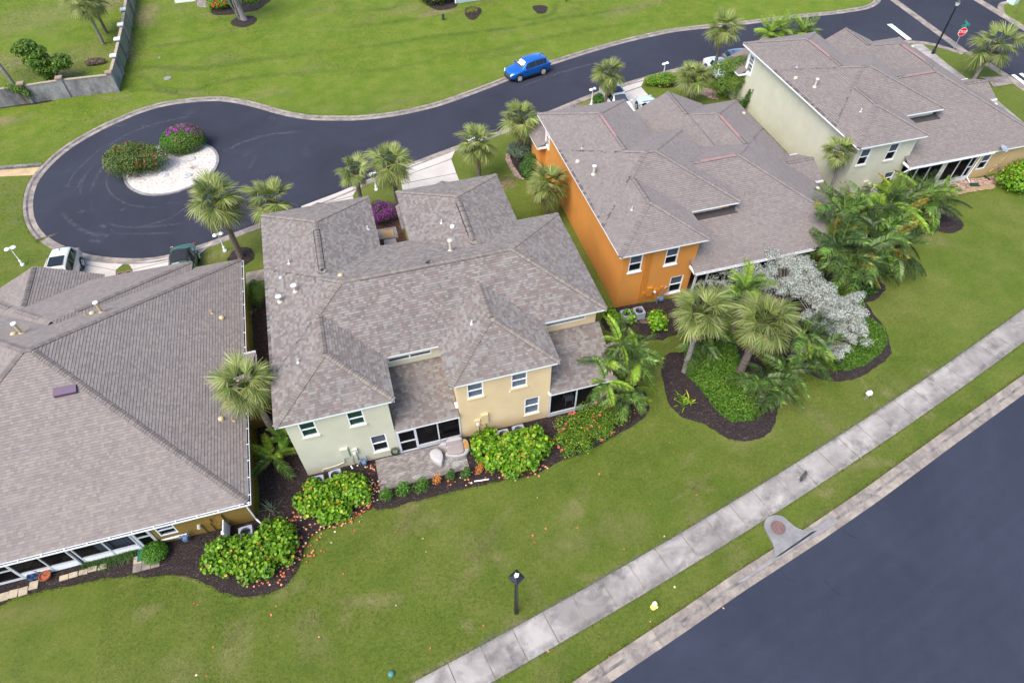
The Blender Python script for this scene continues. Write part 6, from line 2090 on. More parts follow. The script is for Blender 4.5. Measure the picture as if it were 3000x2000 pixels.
for k, (px, lab, mt, s) in enumerate((((-2.06,17.22), 'small green bush at the left corner of the patio edge', 'boxleaf', .48), ((-1.14,17.33), 'second small bush along the patio edge from its left corner', 'boxleaf', .60), ((-0.16,17.23), 'leggy bush in the middle of the patio edge', 'boxleaf', .64),
         ((0.70,17.34), 'dead orange seedling on the patio edge', 'deadleaf', .32), ((1.47,17.38), 'small green bush right of the dead orange seedling', 'darkleaf', .36), ((2.28,17.27), 'small green bush at the right corner of the patio edge', 'darkleaf', .36), ((3.07,17.35), 'dead orange seedling against the longest sea grape hedge', 'deadleaf', .30))):
 shrub('patio_plant', lab, 'shrub', [(px[0], px[1], .38, s * .8, s * .7, .36), (px[0] + .1, px[1] + .1, .62, s * .5, s * .5, .28)], 520 if mt != 'deadleaf' else 260, .052, 'blade', M[mt], 70 + k, 'young shrubs along the patio edge', .7, .4, tone=(.6, .22))
shrub('flowering_plant', 'pale pink flowering plant against the rear wing wall', 'shrub', hump([(2.1, 34.6), (2.2, 35.6)], 1.0, .35, 12, 3), 900, .05, 'blade', M['darkleaf'], 80, None, .6, .3, [(M['white_fl'], 60, .06, fl_any, 'flowers', False)])
shrub('courtyard_shrub', 'small green ball by the courtyard path, right side', 'shrub', [(1.78, 32.2, .3, .36, .36, .32)], 1100, .045, 'blade', M['boxleaf'], 81, 'little shrubs on both sides of the courtyard path')
shrub('courtyard_shrub', 'small green ball by the courtyard path, left side', 'shrub', [(.62, 31.9, .3, .30, .36, .32)], 900, .045, 'blade', M['boxleaf'], 82, 'little shrubs on both sides of the courtyard path')
q = (30.20,52.91)
shrub('lamp_shrub', 'spiky green bush round the twin lamp behind the orange house', 'shrub', [(q[0], q[1], .5, 1.3, .9, .6), (q[0] - 1, q[1] + .3, .4, .9, .7, .5)], 2200, .12, 'slim', M['hibleaf'], 83, None, .6, .5)
q = (23.56,51.48)
shrub('lamp_shrub', 'low green bush left of the white car', 'shrub', [(q[0], q[1], .4, 1.1, .7, .5)], 1500, .085, 'blade', M['boxleaf'], 84, None, .6, .4)
q = (36.04,52.87)
shrub('grey_shrub', 'grey green bush at the foot of the tall thin palm', 'shrub', [(q[0], q[1], .6, 1.3, .9, .6), (q[0] + 1.2, q[1] - .2, .6, 1.2, .8, .6)], 3000, .07, 'blade', M['greyleaf'], 85, None, .5, .3)
# small tree and juniper against the pale green wall
q = (35.05,48.91)
lob = [(q[0] + dx, q[1] + dy, z, rx, rx, rz) for dx, dy, z, rx, rz in ((-.9, .2, 1.2, 1.0, 1.0), (0, 0, 1.3, 1.1, 1.1), (.1, .8, 2.6, 1.1, .8), (1.0, .6, 2.9, .9, .7), (-.6, 1.2, 2.3, 1.0, .8), (1.7, .2, 2.4, .7, .7), (.5, -.3, 2.0, .9, .8))]
rt = shrub('frangipani_tree', 'leafy small tree growing against the pale green wall', 'tree', lob, 5200, .13, 'slim', M['treeleaf'], 86, None, .55, .5, twigs=False)
b = MB()
b.tube([(q[0] + .2, q[1] + .2, -.05), (q[0] + .2, q[1] + .4, 1.0), (q[0] + .3, q[1] + .5, 2.0)], [.12, .10, .06], 8)
b.build('trunk', M['bark_grey'], rt)
limbs(rt, (q[0] + .2, q[1] + .4), lob, 4, .05, 'limbs', M['bark_grey'])
rnd = np.random.default_rng(9)
jp = (35.61,46.76)
jr = thing('juniper', (jp[0], jp[1], 0), 'spiky dark juniper fanning along the pale green wall', 'shrub')
PP, NN = [], []
bj = MB()
for k in range(16):
 b0 = np.array((jp[0] + rnd.uniform(-1.2, 2.2), jp[1] + rnd.uniform(-.6, 1.0), .1))
 d = np.array((rnd.uniform(.1, .9), rnd.uniform(-.3, .4), rnd.uniform(.5, 1.0)))
 d /= np.linalg.norm(d)
 L = rnd.uniform(1.4, 2.6)
 bj.tube([b0, b0 + d * L], [.03, .01], 5)
 m = 260
 t = rnd.uniform(0, 1, m)
 sp = rnd.normal(size=(m, 3)) * (.20 * (1 - t) + .03)[:, None]
 PP.append(b0 + d * L * t[:, None] + sp)
 NN.append(sp / (np.linalg.norm(sp, axis=1)[:, None] + 1e-6))
bj.build('branches', M['twig'], jr)
stuff(leaf_mesh('foliage', np.concatenate(PP), np.concatenate(NN), .10, 'slim', M['boxleaf'], jr, rnd, np.clip(rnd.normal(.3, .2, 16 * 260), 0, 1)))

# silver buttonwoods
def silver(label, cs, seed, n):
 lob = []
 r = random.Random(seed)
 for (x, y, z, R) in cs:
  for k in range(15):
   a = r.uniform(0, 6.28)
   d = r.uniform(.2, 1.0) * R
   lob.append((x + d * math.cos(a), y + d * math.sin(a), z + r.uniform(-.5, .45), R * r.uniform(.20, .38), R * r.uniform(.20, .38), R * r.uniform(.16, .30)))
 root = shrub('silver_buttonwood', label, 'tree', lob, n, .050, 'blade', M['silver'], seed, 'silver buttonwoods before the orange house', .8, .45, twigs=False)
 c = (sum(l[0] for l in lob) / len(lob), sum(l[1] for l in lob) / len(lob))
 limbs(root, c, lob, seed, .045, 'limbs', M['bark_grey'])
 return root
def at(c, z): return c
silver('silver leaved tree by the dark porch of the orange house, left one', [(*(22.90,26.35), 2.0, 1.5), (*(21.64,26.09), 1.6, 1.1), (*(23.43,25.38), 2.2, 1.2)], 91, 13000)
silver('silver leaved tree behind the fan palms, middle one', [(*(25.53,24.63), 2.6, 1.5), (*(26.76,24.39), 2.5, 1.4), (*(24.56,23.88), 2.2, 1.2), (*(25.61,23.26), 2.5, 1.2)], 92, 17000)
silver('broad silver leaved tree spilling down to the round green cover, right one', [(*(26.41,22.51), 2.6, 1.5), (*(27.10,21.37), 2.3, 1.6), (*(27.52,20.28), 1.9, 1.4), (*(26.91,19.31), 1.3, 1.3), (*(28.57,21.33), 1.9, 1.0), (*(25.84,19.12), 1.0, 1.0), (*(25.68,20.80), 2.2, 1.3)], 93, 30000)

# low ground cover
def cover(name, outline, h, n, size, seed, label=None, mat='cover', fl=None, domes=5):
 rnd = np.random.default_rng(seed)
 pts = np.array(outline)
 lo, hi = pts.min(0), pts.max(0)
 e2 = np.roll(pts, -1, 0)
 P = []
 while len(P) < n:
  q = rnd.uniform(lo, hi, (n, 2))
  ins = np.zeros(n, bool)
  dmin = np.full(n, 9.0)
  for a, c in zip(pts, e2):
   cr = ((a[1] > q[:, 1]) != (c[1] > q[:, 1]))
   ins ^= cr & (q[:, 0] < (c[0] - a[0]) * (q[:, 1] - a[1]) / (c[1] - a[1] + 1e-12) + a[0])
   d = c - a
   t = np.clip(((q - a) @ d) / (d @ d + 1e-9), 0, 1)
   dmin = np.minimum(dmin, np.linalg.norm(q - (a + t[:, None] * d), axis=1))
  q, dmin = q[ins], dmin[ins]
  k = np.minimum(1, dmin / .7) ** .7
  bumps = .75 + .25 * np.sin(q[:, 0] * 2.1 + seed) * np.cos(q[:, 1] * 1.7)
  z = h * k * bumps * rnd.uniform(.35, 1, len(q)) + .05
  P.extend(np.column_stack((q, z)).tolist())
 P = np.array(P[:n])
 N = rnd.normal(size=P.shape) * .55 + np.array((0, 0, 1.0))
 N /= np.linalg.norm(N, axis=1)[:, None]
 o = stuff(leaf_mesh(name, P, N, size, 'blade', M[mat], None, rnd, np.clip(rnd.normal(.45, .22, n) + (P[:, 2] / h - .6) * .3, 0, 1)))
 return o
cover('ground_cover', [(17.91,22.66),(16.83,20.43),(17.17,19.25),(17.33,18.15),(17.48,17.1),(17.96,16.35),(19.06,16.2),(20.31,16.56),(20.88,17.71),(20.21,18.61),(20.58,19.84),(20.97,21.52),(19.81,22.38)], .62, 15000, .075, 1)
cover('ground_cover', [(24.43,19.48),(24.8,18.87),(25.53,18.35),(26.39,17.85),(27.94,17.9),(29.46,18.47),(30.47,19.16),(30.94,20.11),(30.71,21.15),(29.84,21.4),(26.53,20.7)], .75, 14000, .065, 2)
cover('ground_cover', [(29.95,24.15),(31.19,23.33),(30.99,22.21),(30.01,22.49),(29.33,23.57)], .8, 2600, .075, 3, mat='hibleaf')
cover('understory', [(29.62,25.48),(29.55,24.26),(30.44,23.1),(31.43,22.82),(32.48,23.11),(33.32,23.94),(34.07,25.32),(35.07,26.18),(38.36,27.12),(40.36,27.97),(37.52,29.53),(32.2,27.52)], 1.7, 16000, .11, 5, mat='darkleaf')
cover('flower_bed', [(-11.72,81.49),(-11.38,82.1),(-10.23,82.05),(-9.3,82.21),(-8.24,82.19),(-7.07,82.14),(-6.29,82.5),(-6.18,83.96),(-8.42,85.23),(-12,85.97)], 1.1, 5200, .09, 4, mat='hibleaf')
q = (13.30,76.47)
shrub('round_shrub', 'round dark shrub in a mulch crescent at the top edge', 'shrub', [(q[0], q[1] + 1.0, .8, 2.2, 1.9, 1.0)], 5200, .11, 'blade', M['islandleaf'], 87, None, .4, .3, [(M['white_fl'], 40, .10, fl_any, 'flowers', False)])
q = (16.36,73.41)
shrub('low_shrub', 'sparse pale bush in a mulch ring on the far lawn', 'shrub', [(q[0], q[1], .25, .9, .8, .35)], 420, .09, 'slim', M['yelleaf'], 88, None, .8, .4)
q = (-10.52,82.13)
shrub('red_flower_bush', 'bush with red flowers at the top edge left of the grey trunk', 'flowering shrub', [(q[0], q[1], .6, 1.6, .9, .7)], 1800, .09, 'blade', M['hibleaf'], 89, None, .5, .3, [(M['red_fl'], 14, .13, fl_any, 'flower', True)])

# bladed plants
def blades(name, label, cat, base, n, L, w, mat, seed, arch=.6, el=(30, 80), group=None, spread=.1):
 r = np.random.default_rng(seed)
 root = thing(name, (base[0], base[1], 0), label, cat, group)
 b = MB()
 for k in range(n):
  az = r.uniform(0, 6.28)
  e = math.radians(r.uniform(*el))
  ln = L * r.uniform(.7, 1.1)
  p0 = np.array((base[0] + r.normal(0, spread), base[1] + r.normal(0, spread), 0))
  side = np.array((-math.sin(az), math.cos(az), 0)) * w
  t = r.uniform(.1, 1)
  prev = None
  for q in np.linspace(0, 1, 5):
   d = ln * q
   p = p0 + np.array((math.cos(az) * math.cos(e) * d, math.sin(az) * math.cos(e) * d, math.sin(e) * d - arch * d * d / ln * .8))
   p[2] = max(p[2], .02)
   ww = side * (1 - q ** 2 * .9)
   row = (p - ww, p + ww)
   if prev is not None:
    b.poly([prev[0], prev[1], row[1], row[0]], t)
   prev = row
 stuff(b.build('leaves', mat, root))
 return root
LL = ['dark grass clump at the left end of the row, by the stepping stones', 'dark grass clump second from the left, below the white drapes', 'dark grass clump third from the left in the row', 'dark grass clump third from the right in the row', 'dark grass clump second from the right in the row', 'dark grass clump at the right end of the row, by the teal mat']
LG = 'clumps of dark strappy grass before the ochre house'
for k, px in enumerate([(-16.87,17.72),(-16.44,17.63),(-16.02,17.71),(-15.59,17.67),(-15.16,17.75),(-14.81,17.81)]):
 blades('lily_turf', LL[k], 'grass clump', px, 110, .72, .012, M['darkleaf'], 200 + k, .9, (35, 85), LG, .12)
blades('bromeliad', 'spiky rosette with a dry flower stalk between the sea grape hedges', 'plant', (-8.00,18.26), 34, .85, .022, M['greyleaf'], 210, .5, (20, 75))
blades('spider_lily', 'strappy grey green plant in the alley mulch', 'plant', (-8.55,33.08), 26, .75, .02, M['greyleaf'], 211, .7, (25, 75))
blades('agapanthus', 'tuft of broad upright leaves in the mulch of the fan palm bed', 'plant', (15.92,18.56), 46, .85, .035, M['hibleaf'], 212, .55, (35, 80), spread=.22)

def banana(base, label, seed, n=7, L=1.5, w=.24, h=.9, name='bird_of_paradise'):
 r = random.Random(seed)
 root = thing(name, (base[0], base[1], 0), label, 'plant')
 b = MB()
 b.tube([(0, 0, -.02), (0, 0, h)], [.07, .04], 8)
 b.build('stem', M['boxleaf'], root, local=True)
 for k in range(n):
  V, F, tn, tp = [], [], [], []
  for q in np.linspace(0, 1, 9):
   x = L * q
   z = -.35 * L * q ** 2.2
   ww = w * (math.sin(math.pi * min(1, .05 + q * .93)) ** .6 if q > .22 else .06)
   for s, dz in ((-1, .05), (0, 0), (1, .05)):
    V.append((x, s * ww, z + dz * abs(s) + r.uniform(-.02, .02)))
    tp.append(max(0, abs(s) - .3) * q)
  for j in range(8):
   for s in range(2):
    a = j * 3 + s
    F.append((a, a + 1, a + 4, a + 3))
    tn.append(r.uniform(.2, .9))
  o = np_mesh('leaf', V, F, M['banana'], root, True, tn, tp)
  o.matrix_local = orient(Vector((0, 0, h * r.uniform(.6, 1))), k * 2.4 + r.uniform(-.3, .3), math.radians(r.uniform(15, 75)), r.uniform(-.4, .4), r.uniform(.75, 1.1))
 return root
banana((-6.75, 21.9), 'broad leaved plant beside the alley palm trunk', 301, 9, 1.3, .22, 1.2)
banana((44.05,30.94), 'banana plant with upright yellow green leaves by the wooden planter', 302, 6, 1.5, .20, .5, 'banana_plant')

# dark tree behind the grey wall
tb = (-26.3, 69.8)
lob = [(tb[0] + dx, tb[1] + dy, z, rr, rr, rz) for dx, dy, z, rr, rz in ((0, 0, .7, .6, .7), (-.2, .1, 1.4, 1.0, .6), (-.4, .3, 2.1, 1.2, .6), (-.3, .5, 2.7, 1.1, .6), (-.8, .6, 3.3, 1.0, .6), (.9, .2, 1.4, 1.0, .5), (1.5, .3, 1.8, 1.0, .5), (-1.4, .7, 3.0, .8, .5), (1.9, .1, 1.4, .6, .4))]
rt = shrub('young_tree', 'young dark green tree behind the grey block wall', 'tree', lob, 6500, .14, 'blade', M['treeleaf'], 95, None, .8, .3, twigs=False, tone=(.35, .25))
b = MB()
b.tube([(tb[0], tb[1], -.05), (tb[0] - .4, tb[1] + .2, 1.8), (tb[0] - 1.5, tb[1] + .8, 3.5)], [.12, .09, .04], 8)
b.build('trunk', M['bark'], rt)
limbs(rt, tb, lob, 6, .04, 'limbs', M['bark'])
# grey trunk at the top edge
tq = (-8.12,78.49)
rt = thing('shade_tree', (tq[0], tq[1], 0), 'grey tree trunk in a mulch ring, crown above the top edge', 'tree')
b = MB()
b.tube([(tq[0], tq[1], -.1), (tq[0] - .05, tq[1], .4), (tq[0] - .3, tq[1] + .1, 2.2), (tq[0] - .5, tq[1] + .2, 4.2)], [.42, .29, .24, .20], 12)
b.build('trunk', M['bark_grey'], rt)
lob = [(tq[0] - .5 + dx, tq[1] + dy, 5.4 + dz, 1.8, 1.8, 1.2) for dx, dy, dz in ((0, 0, .6), (1.4, .3, 0), (-1.5, .2, .2), (.2, 1.4, .2), (.1, -1.0, .4))]
rnd = np.random.default_rng(12)
P_, N_, _ = leaf_cloud(lob, 4200, rnd, .6, .3)
stuff(leaf_mesh('crown', P_, N_, .14, 'blade', M['treeleaf'], rt, rnd, rnd.uniform(0, 1, len(P_))))
limbs(rt, (tq[0] - .5, tq[1] + .2), [(l[0], l[1], l[2] - 1, 1, 1, 1) for l in lob], 3, .08, 'limbs', M['bark_grey'])
# heap of cuttings
q = (-22.66,72.51)
shrub('brush_heap', 'brown heap of dead cuttings on the grass behind the wall', 'brush pile', [(q[0], q[1], .2, 1.0, .5, .35)], 900, .16, 'slim', M['twig'], 96, None, .9, .2)

# fallen leaves: too many to count
rnd = np.random.default_rng(31)
pts = []
for line, w, n in (([(-6.44,17.94),(-6.67,17.47),(-6.03,16.76),(-5.28,16.41),(-4.61,16.44),(-4.34,16.45),(-3.82,16.74),(-3.3,17.04),(-2.84,17.45),(-2.46,18.37)], .24, 120), ([(-6.78,16.04),(-6.73,15.61),(-6.99,15.19),(-7.38,14.9),(-8.07,14.47),(-9.15,14.55)], .26, 65), ([(-6.36,16.51),(-6.17,15.95),(-6.36,15.5),(-6.69,15.11)], .4, 30), ([(-2.72,19.51),(-2.41,18.17),(-2.87,17.27),(-3.71,16.97)], .25, 60), ([(2.85,17.42),(4.19,16.93),(5.42,16.67),(6.58,16.73)], .25, 45), ([(0.46,17.39),(1.76,17.15),(2.88,16.88)], .2, 14), ([(12.15,18.81),(12.43,18.59)], .3, 8)):
 line = curve_pts(line, 6)
 for k in range(n):
  p = line[rnd.integers(len(line))]
  pts.append((p[0] + rnd.normal(0, w), p[1] + rnd.normal(0, w * .7), .10))
for k in range(60):
 pts.append((rnd.uniform(-12, 14), rnd.uniform(6, 17), .02))
for k in range(60):
 pts.append((*(np.array((-7.18,16.92)) + rnd.normal(0, .5, 2)), .10))
pts = np.array(pts)
N = rnd.normal(size=pts.shape) * .25 + np.array((0, 0, 1.0))
N /= np.linalg.norm(N, axis=1)[:, None]
tn = rnd.uniform(0, .85, len(pts))
tn[rnd.uniform(size=len(pts)) < .12] = 1.0
stuff(leaf_mesh('fallen_leaves', pts, N, .050, 'round', M['litter'], None, rnd, tn))
# short tufts that break the bed edges and the lawn surface
def tufts(name, outline_list, per_m, seed, hgt=.10, jitter=.10):
 rnd = np.random.default_rng(seed)
 P = []
 for ol in outline_list:
  for k in range(len(ol) - 1):
   L = math.dist(ol[k], ol[k + 1])
   for _ in range(int(L * per_m)):
    t = rnd.uniform()
    P.append((ol[k][0] * (1 - t) + ol[k + 1][0] * t + rnd.normal(0, jitter), ol[k][1] * (1 - t) + ol[k + 1][1] * t + rnd.normal(0, jitter), 0))
 P = np.array(P)
 n = len(P)
 az = rnd.uniform(0, 6.28, n)
 h = hgt * rnd.uniform(.5, 1.2, n)
 d = np.stack((np.cos(az), np.sin(az), np.zeros(n)), 1)
 w = .016
 tip = P + rnd.normal(0, .05, P.shape) * np.array((1, 1, 0)) + np.stack((np.zeros(n), np.zeros(n), h), 1)
 V = np.stack((P - d * w, P + d * w, tip), 1).reshape(-1, 3)
 F = np.arange(n * 3).reshape(-1, 3)
 return stuff(np_mesh(name, V, F, M['blade'], None, tone=rnd.uniform(0, 1, n)))
M['blade'] = leaf_mat('grass_blade', [(0.0, (0.045, 0.075, 0.010)), (0.5, (0.105, 0.132, 0.022)), (1.0, (0.215, 0.200, 0.075))], .6, .2, .1)
tufts('edge_grass', [front[:-10], swl, offset_line(swl, -1.6), offset_line(mline, .92), [offset_line(north, -.7)[k] for k in range(len(north))]], 60, 3, .11, .07)

# ------------------------------------------------------------------ vehicles
def paint(name, col, metal=.35):
 m, nt, b, out = new_mat(name)
 b.inputs['Base Color'].default_value = (*col, 1)
 b.inputs['Metallic'].default_value = metal
 b.inputs['Roughness'].default_value = .28
 b.inputs['Coat Weight'].default_value = 1.0
 b.inputs['Coat Roughness'].default_value = .04
 return m
M['carglass'] = plain('tinted_car_glass', (0.010, 0.012, 0.015), .06, var=.05)
M['windscreen'] = plain('windscreen_glass', (0.06, 0.075, 0.09), .05, var=.15)
M['sunshade'] = plain('reflective_sunshade', (0.82, 0.83, 0.85), .45, var=.05)
M['lamp_red'] = plain('tail_lamp_red', (0.55, 0.02, 0.03), .25, var=.1)
M['lamp_clear'] = plain('head_lamp_clear', (0.75, 0.76, 0.78), .15, var=.1)
M['alloy'] = plain('alloy_rim', (0.50, 0.47, 0.44), .3, .6, var=.1)
M['chrome'] = plain('chrome', (0.6, 0.61, 0.63), .15, .9, var=.05)
M['softtop'] = plain('black_soft_top', (0.012, 0.012, 0.016), .8, var=.2)

def vehicle(name, label, cat, loc, head, kind, body_mat, roof_mat=None, shade=None, sunroof=False, L=None, cladding=True, group='cars parked along the road and on the drives'):
 """kind: suv | sedan | convertible; head = heading angle (radians from +X)"""
 root = thing(name, (loc[0], loc[1], 0.03), label, cat, group, rz=head)
 if kind == 'suv':
  S = [(2.24, .70, .36, .60, .74, .52), (2.12, .86, .27, .76, .90, .68), (1.60, .97, .22, .90, 1.02, .76), (1.05, 1.0, .22, .96, 1.10, .78), (.30, 1.0, .22, .99, 1.57, .66), (-.50, 1.0, .22, 1.01, 1.65, .66), (-1.35, 1.0, .22, 1.05, 1.61, .65), (-1.80, .98, .25, 1.06, 1.52, .62), (-2.14, .94, .30, 1.00, 1.08, .74), (-2.24, .86, .36, .80, .88, .70)]
  W, wr, fx, rx = .925, .345, 1.38, -1.30
  ws, rw = (3, 4), (7, 8)
  side = (4, 6, 7)
 else:
  S = [(2.30, .70, .34, .56, .66, .52), (2.16, .86, .26, .68, .78, .68), (1.60, .97, .20, .80, .88, .76), (.95, 1.0, .19, .86, .96, .78), (.15, 1.0, .19, .88, 1.38, .62), (-.50, 1.0, .19, .89, 1.44, .62), (-1.05, 1.0, .19, .91, 1.38, .60), (-1.55, .99, .21, .92, 1.04, .72), (-2.15, .93, .27, .88, .98, .70), (-2.30, .84, .34, .72, .80, .66)]
  W, wr, fx, rx = .90, .325, 1.38, -1.35
  ws, rw = (3, 4), (6, 7)
  side = (4, 5, 6)
 k = (L / 4.5) if L else 1.0
 S = [(s[0] * k,) + s[1:] for s in S]
 fx, rx = fx * k, rx * k
 def sec(s):
  x, w, zl, zs, zt, tw = s
  w *= W
  tw *= W
  zm = zl + (zs - zl) * .55
  return [(x, 0, zl), (x, w * .86, zl), (x, w * .985, zl + .10), (x, w, zm), (x, w * .965, zs), (x, tw, zt - .055), (x, tw * .80, zt - .005), (x, 0, zt + .02)]
 V, F = [], []
 ring = []
 for s in S:
  h = sec(s)
  full_ = h + [(p[0], -p[1], p[2]) for p in h[-2:0:-1]]
  ring.append(list(range(len(V), len(V) + len(full_))))
  V += full_
 n = len(ring[0])
 for i in range(len(S) - 1):
  for j in range(n):
   F.append((ring[i][j], ring[i + 1][j], ring[i + 1][(j + 1) % n], ring[i][(j + 1) % n]))
 F.append(tuple(ring[0]))
 F.append(tuple(ring[-1][::-1]))
 me = bpy.data.meshes.new('body')
 me.from_pydata(V, [], F)
 me.materials.append(body_mat)
 me.polygons.foreach_set('use_smooth', [True] * len(F))
 me.update()
 o = link('body', me, root)
 md = o.modifiers.new('round', 'SUBSURF')
 md.levels = 2
 md.render_levels = 2
 cr = me.attributes.new('crease_edge', 'FLOAT', 'EDGE')
 vals = []
 keep = {4, 5, n - 4, n - 5}
 for e in me.edges:
  a, b = e.vertices
  ja, jb = a % n, b % n
  vals.append(.55 if ja == jb and ja in keep else (.5 if a // n == b // n and a // n in (ws[0], ws[1], rw[0], rw[1]) else 0.0))
 cr.data.foreach_set('value', np.array(vals, dtype=np.float32))
 def lerp(a, b, t): return tuple(a[q] + (b[q] - a[q]) * t for q in range(3))
 def patch(nm, c4, u0, u1, v0, v1, mat, off=.012, parent=root, nu=3):
  """pane laid over the quad c4 (p00, p10, p11, p01)"""
  b = MB()
  a, c, d, e = (Vector(p) for p in c4)
  nr = (c - a).cross(e - a).normalized()
  cen = (a + c + d + e) / 4
  if nr.dot(cen - Vector((cen.x * .6, 0, .7))) < 0:
   nr = -nr
  P = lambda u, v: (a.lerp(c, u)).lerp(e.lerp(d, u), v) + nr * off
  b.poly([P(u0, v0), P(u1, v0), P(u1, v1), P(u0, v1)])
  for p, q in (((u0, v0), (u1, v0)), ((u1, v0), (u1, v1)), ((u1, v1), (u0, v1)), ((u0, v1), (u0, v0))):
   b.poly([P(*p), P(*q), P(*q) - nr * .04, P(*p) - nr * .04])
  return b.build(nm, mat, parent, local=True)
 A = [sec(s) for s in S]
 mir = lambda p: (p[0], -p[1], p[2])
 def curved(nm, c1, c2, cols, u_in, v0, v1, mat, off, parent=root):
  """screen that follows the body's section between two stations"""
  b = MB()
  def P(q, v):
   k_, s_ = q
   a, c = c1[k_], c2[min(k_ + 1, 7) if k_ < 7 else 7]
   p = lerp(a, c, v)
   return Vector((p[0], p[1] * s_ * u_in, p[2]))
  side_ = [(5, 1), (6, 1), (7, 1), (6, -1), (5, -1)]
  up_ = Vector((.5 if c1[0][0] > 0 else -.5, 0, .85)).normalized() * off
  vs = np.linspace(v0, v1, 4)
  for a, c in zip(side_[:-1], side_[1:]):
   for q in range(3):
    w = [P(a, vs[q]) + up_, P(c, vs[q]) + up_, P(c, vs[q + 1]) + up_, P(a, vs[q + 1]) + up_]
    b.poly(w if c1[0][0] > 0 else w[::-1])
  return b.build(nm, mat, parent, local=True, smooth=True)
 w_ = curved('windscreen', A[ws[0]], A[ws[1]], 0, .97, .10, .90, M['windscreen'], .028)
 if shade:
  curved('sunshade', A[ws[0]], A[ws[1]], 0, .84, .28, .84, M['sunshade'], .036, w_)
 curved('rear_window', A[rw[1]], A[rw[0]], 0, .95, .22, .90, M['carglass'], .028)
 i0, i1, i2 = side
 for sg in (1, -1):
  g = (lambda p: p) if sg > 0 else mir
  for i in range(i0, i2):
   last = i == i2 - 1
   patch('side_window', [g(A[i][4]), g(A[i + 1][4]), g(A[i + 1][5]), g(A[i][5])], .03, .80 if last else .96, .12, .90, M['carglass'], .022)
  # front quarter behind the screen pillar
  patch('quarter_window', [g(lerp(A[3][4], A[4][4], .35)), g(A[4][4]), g(A[4][5]), g(lerp(A[3][5], A[4][5], .75))], .15, .98, .12, .90, M['carglass'])
  patch('headlight', [g(A[0][4]), g(A[1][4]), g(A[1][5]), g(A[0][5])], .1, 1.5, .1, .9, M['lamp_clear'], .012)
  patch('tail_light', [g(A[-1][4]), g(A[-2][4]), g(A[-2][5]), g(A[-1][5])], -.1, .95, -.35, .8, M['lamp_red'], .016)
  m = MB()
  m.box((S[3][0] - .28, sg * (W + .10), S[3][3] + .10), (.13, .20, .13), 0, .5, .8)
  m.build('mirror', body_mat, root, local=True)
  for xx in (S[4][0] - .42, S[5][0] - .75):
   m = MB()
   m.box((xx, sg * (W * .99 + .012), S[4][3] - .12), (.17, .035, .03))
   m.build('door_handle', body_mat if kind == 'suv' else M['chrome'], root, local=True)
  if cladding:
   m = MB()
   m.box((0, sg * (W - .015), S[4][2] + .07), (2.5 * k, .07, .15))
   m.build('sill_cladding', M['black'], root, local=True)
  for x in (fx, rx):
   w = thing_part('wheel', root)
   m = MB()
   m.tube([(x, sg * (W - .20), wr), (x, sg * (W + .004), wr)], [wr + .085] * 2, 20)
   m.build('arch', M['black'], w, local=True)
   m = MB()
   m.tube([(x, sg * (W - .19), wr), (x, sg * (W - .17), wr), (x, sg * (W + .012), wr), (x, sg * (W + .03), wr)], [wr * .9, wr, wr, wr * .90], 22)
   m.build('tyre', M['black_rubber'], w, local=True)
   m = MB()
   m.tube([(x, sg * (W + .028), wr), (x, sg * (W + .036), wr)], [wr * .30, wr * .22], 10)
   for q in range(10):
    t = q * math.pi / 5
    e = (x + math.cos(t) * wr * .64, sg * (W + .034), wr + math.sin(t) * wr * .64)
    m.tube([(x, sg * (W + .034), wr), e], [.030, .022], 4)
   ringp = [(x + math.cos(2 * math.pi * q / 20) * wr * .66, sg * (W + .032), wr + math.sin(2 * math.pi * q / 20) * wr * .66) for q in range(21)]
   m.tube(ringp, .020, 4, False)
   m.build('rim', M['alloy'], w, local=True)
 # front end
 m = MB()
 x = S[0][0]
 m.box((x - .005, 0, S[0][2] + .20), (.05, W * 1.0, .20))
 m.build('grille', M['black'], root, local=True)
 m = MB()
 for q in range(4):
  m.box((x + .022, 0, S[0][2] + .13 + .045 * q), (.02, W * .94, .014))
 m.lathe((x + .02, 0, S[0][2] + .2), [(.0, .0), (.06, .03), (0, .06)], 10)
 m.build('grille_bars', M['chrome'], root, local=True)
 m = MB()
 m.box((S[-1][0] - .01, 0, S[-1][2] + .16), (.03, .34, .15))
 m.build('number_plate', M['white'], root, local=True)
 m = MB()
 m.box((S[0][0] - .05, 0, S[0][2] - .02), (.14, W * 1.3, .10))
 m.box((S[-1][0] + .05, 0, S[-1][2] - .02), (.14, W * 1.4, .12))
 m.build('lower_bumper', M['black'], root, local=True)
 if roof_mat:
  a, c = A[4], A[rw[0] + (0 if kind == 'suv' else 0)]
  r_ = MB()
  xs = [A[ws[1]], A[5], A[rw[0]]]
  for q in range(2):
   p, s_ = xs[q], xs[q + 1]
   for i in (4, 5, 6):
    for g in ((lambda v: v), mir):
     f = lambda v: g((v[0], v[1] * 1.015, v[2] + .022))
     qd = [f(p[i]), f(s_[i]), f(s_[i + 1]), f(p[i + 1])]
     r_.poly(qd if g is not mir else qd[::-1])
  s_, e = A[rw[0]], A[rw[1]]
  for i in (5, 6):
   for g in ((lambda v: v), mir):
    f = lambda v: g((v[0], v[1] * 1.01, v[2] + .022))
    qd = [f(s_[i]), f(e[i]), f(e[i + 1]), f(s_[i + 1])]
    r_.poly(qd if g is not mir else qd[::-1])
  r_.build('soft_top', roof_mat, root, local=True, smooth=True)
 if sunroof:
  zt = S[5][4] + .022
  m = MB()
  m.box((S[5][0] + .25, 0, zt - .005), (.95, W * 1.0, .02))
  m.build('sunroof', M['carglass'], root, local=True)
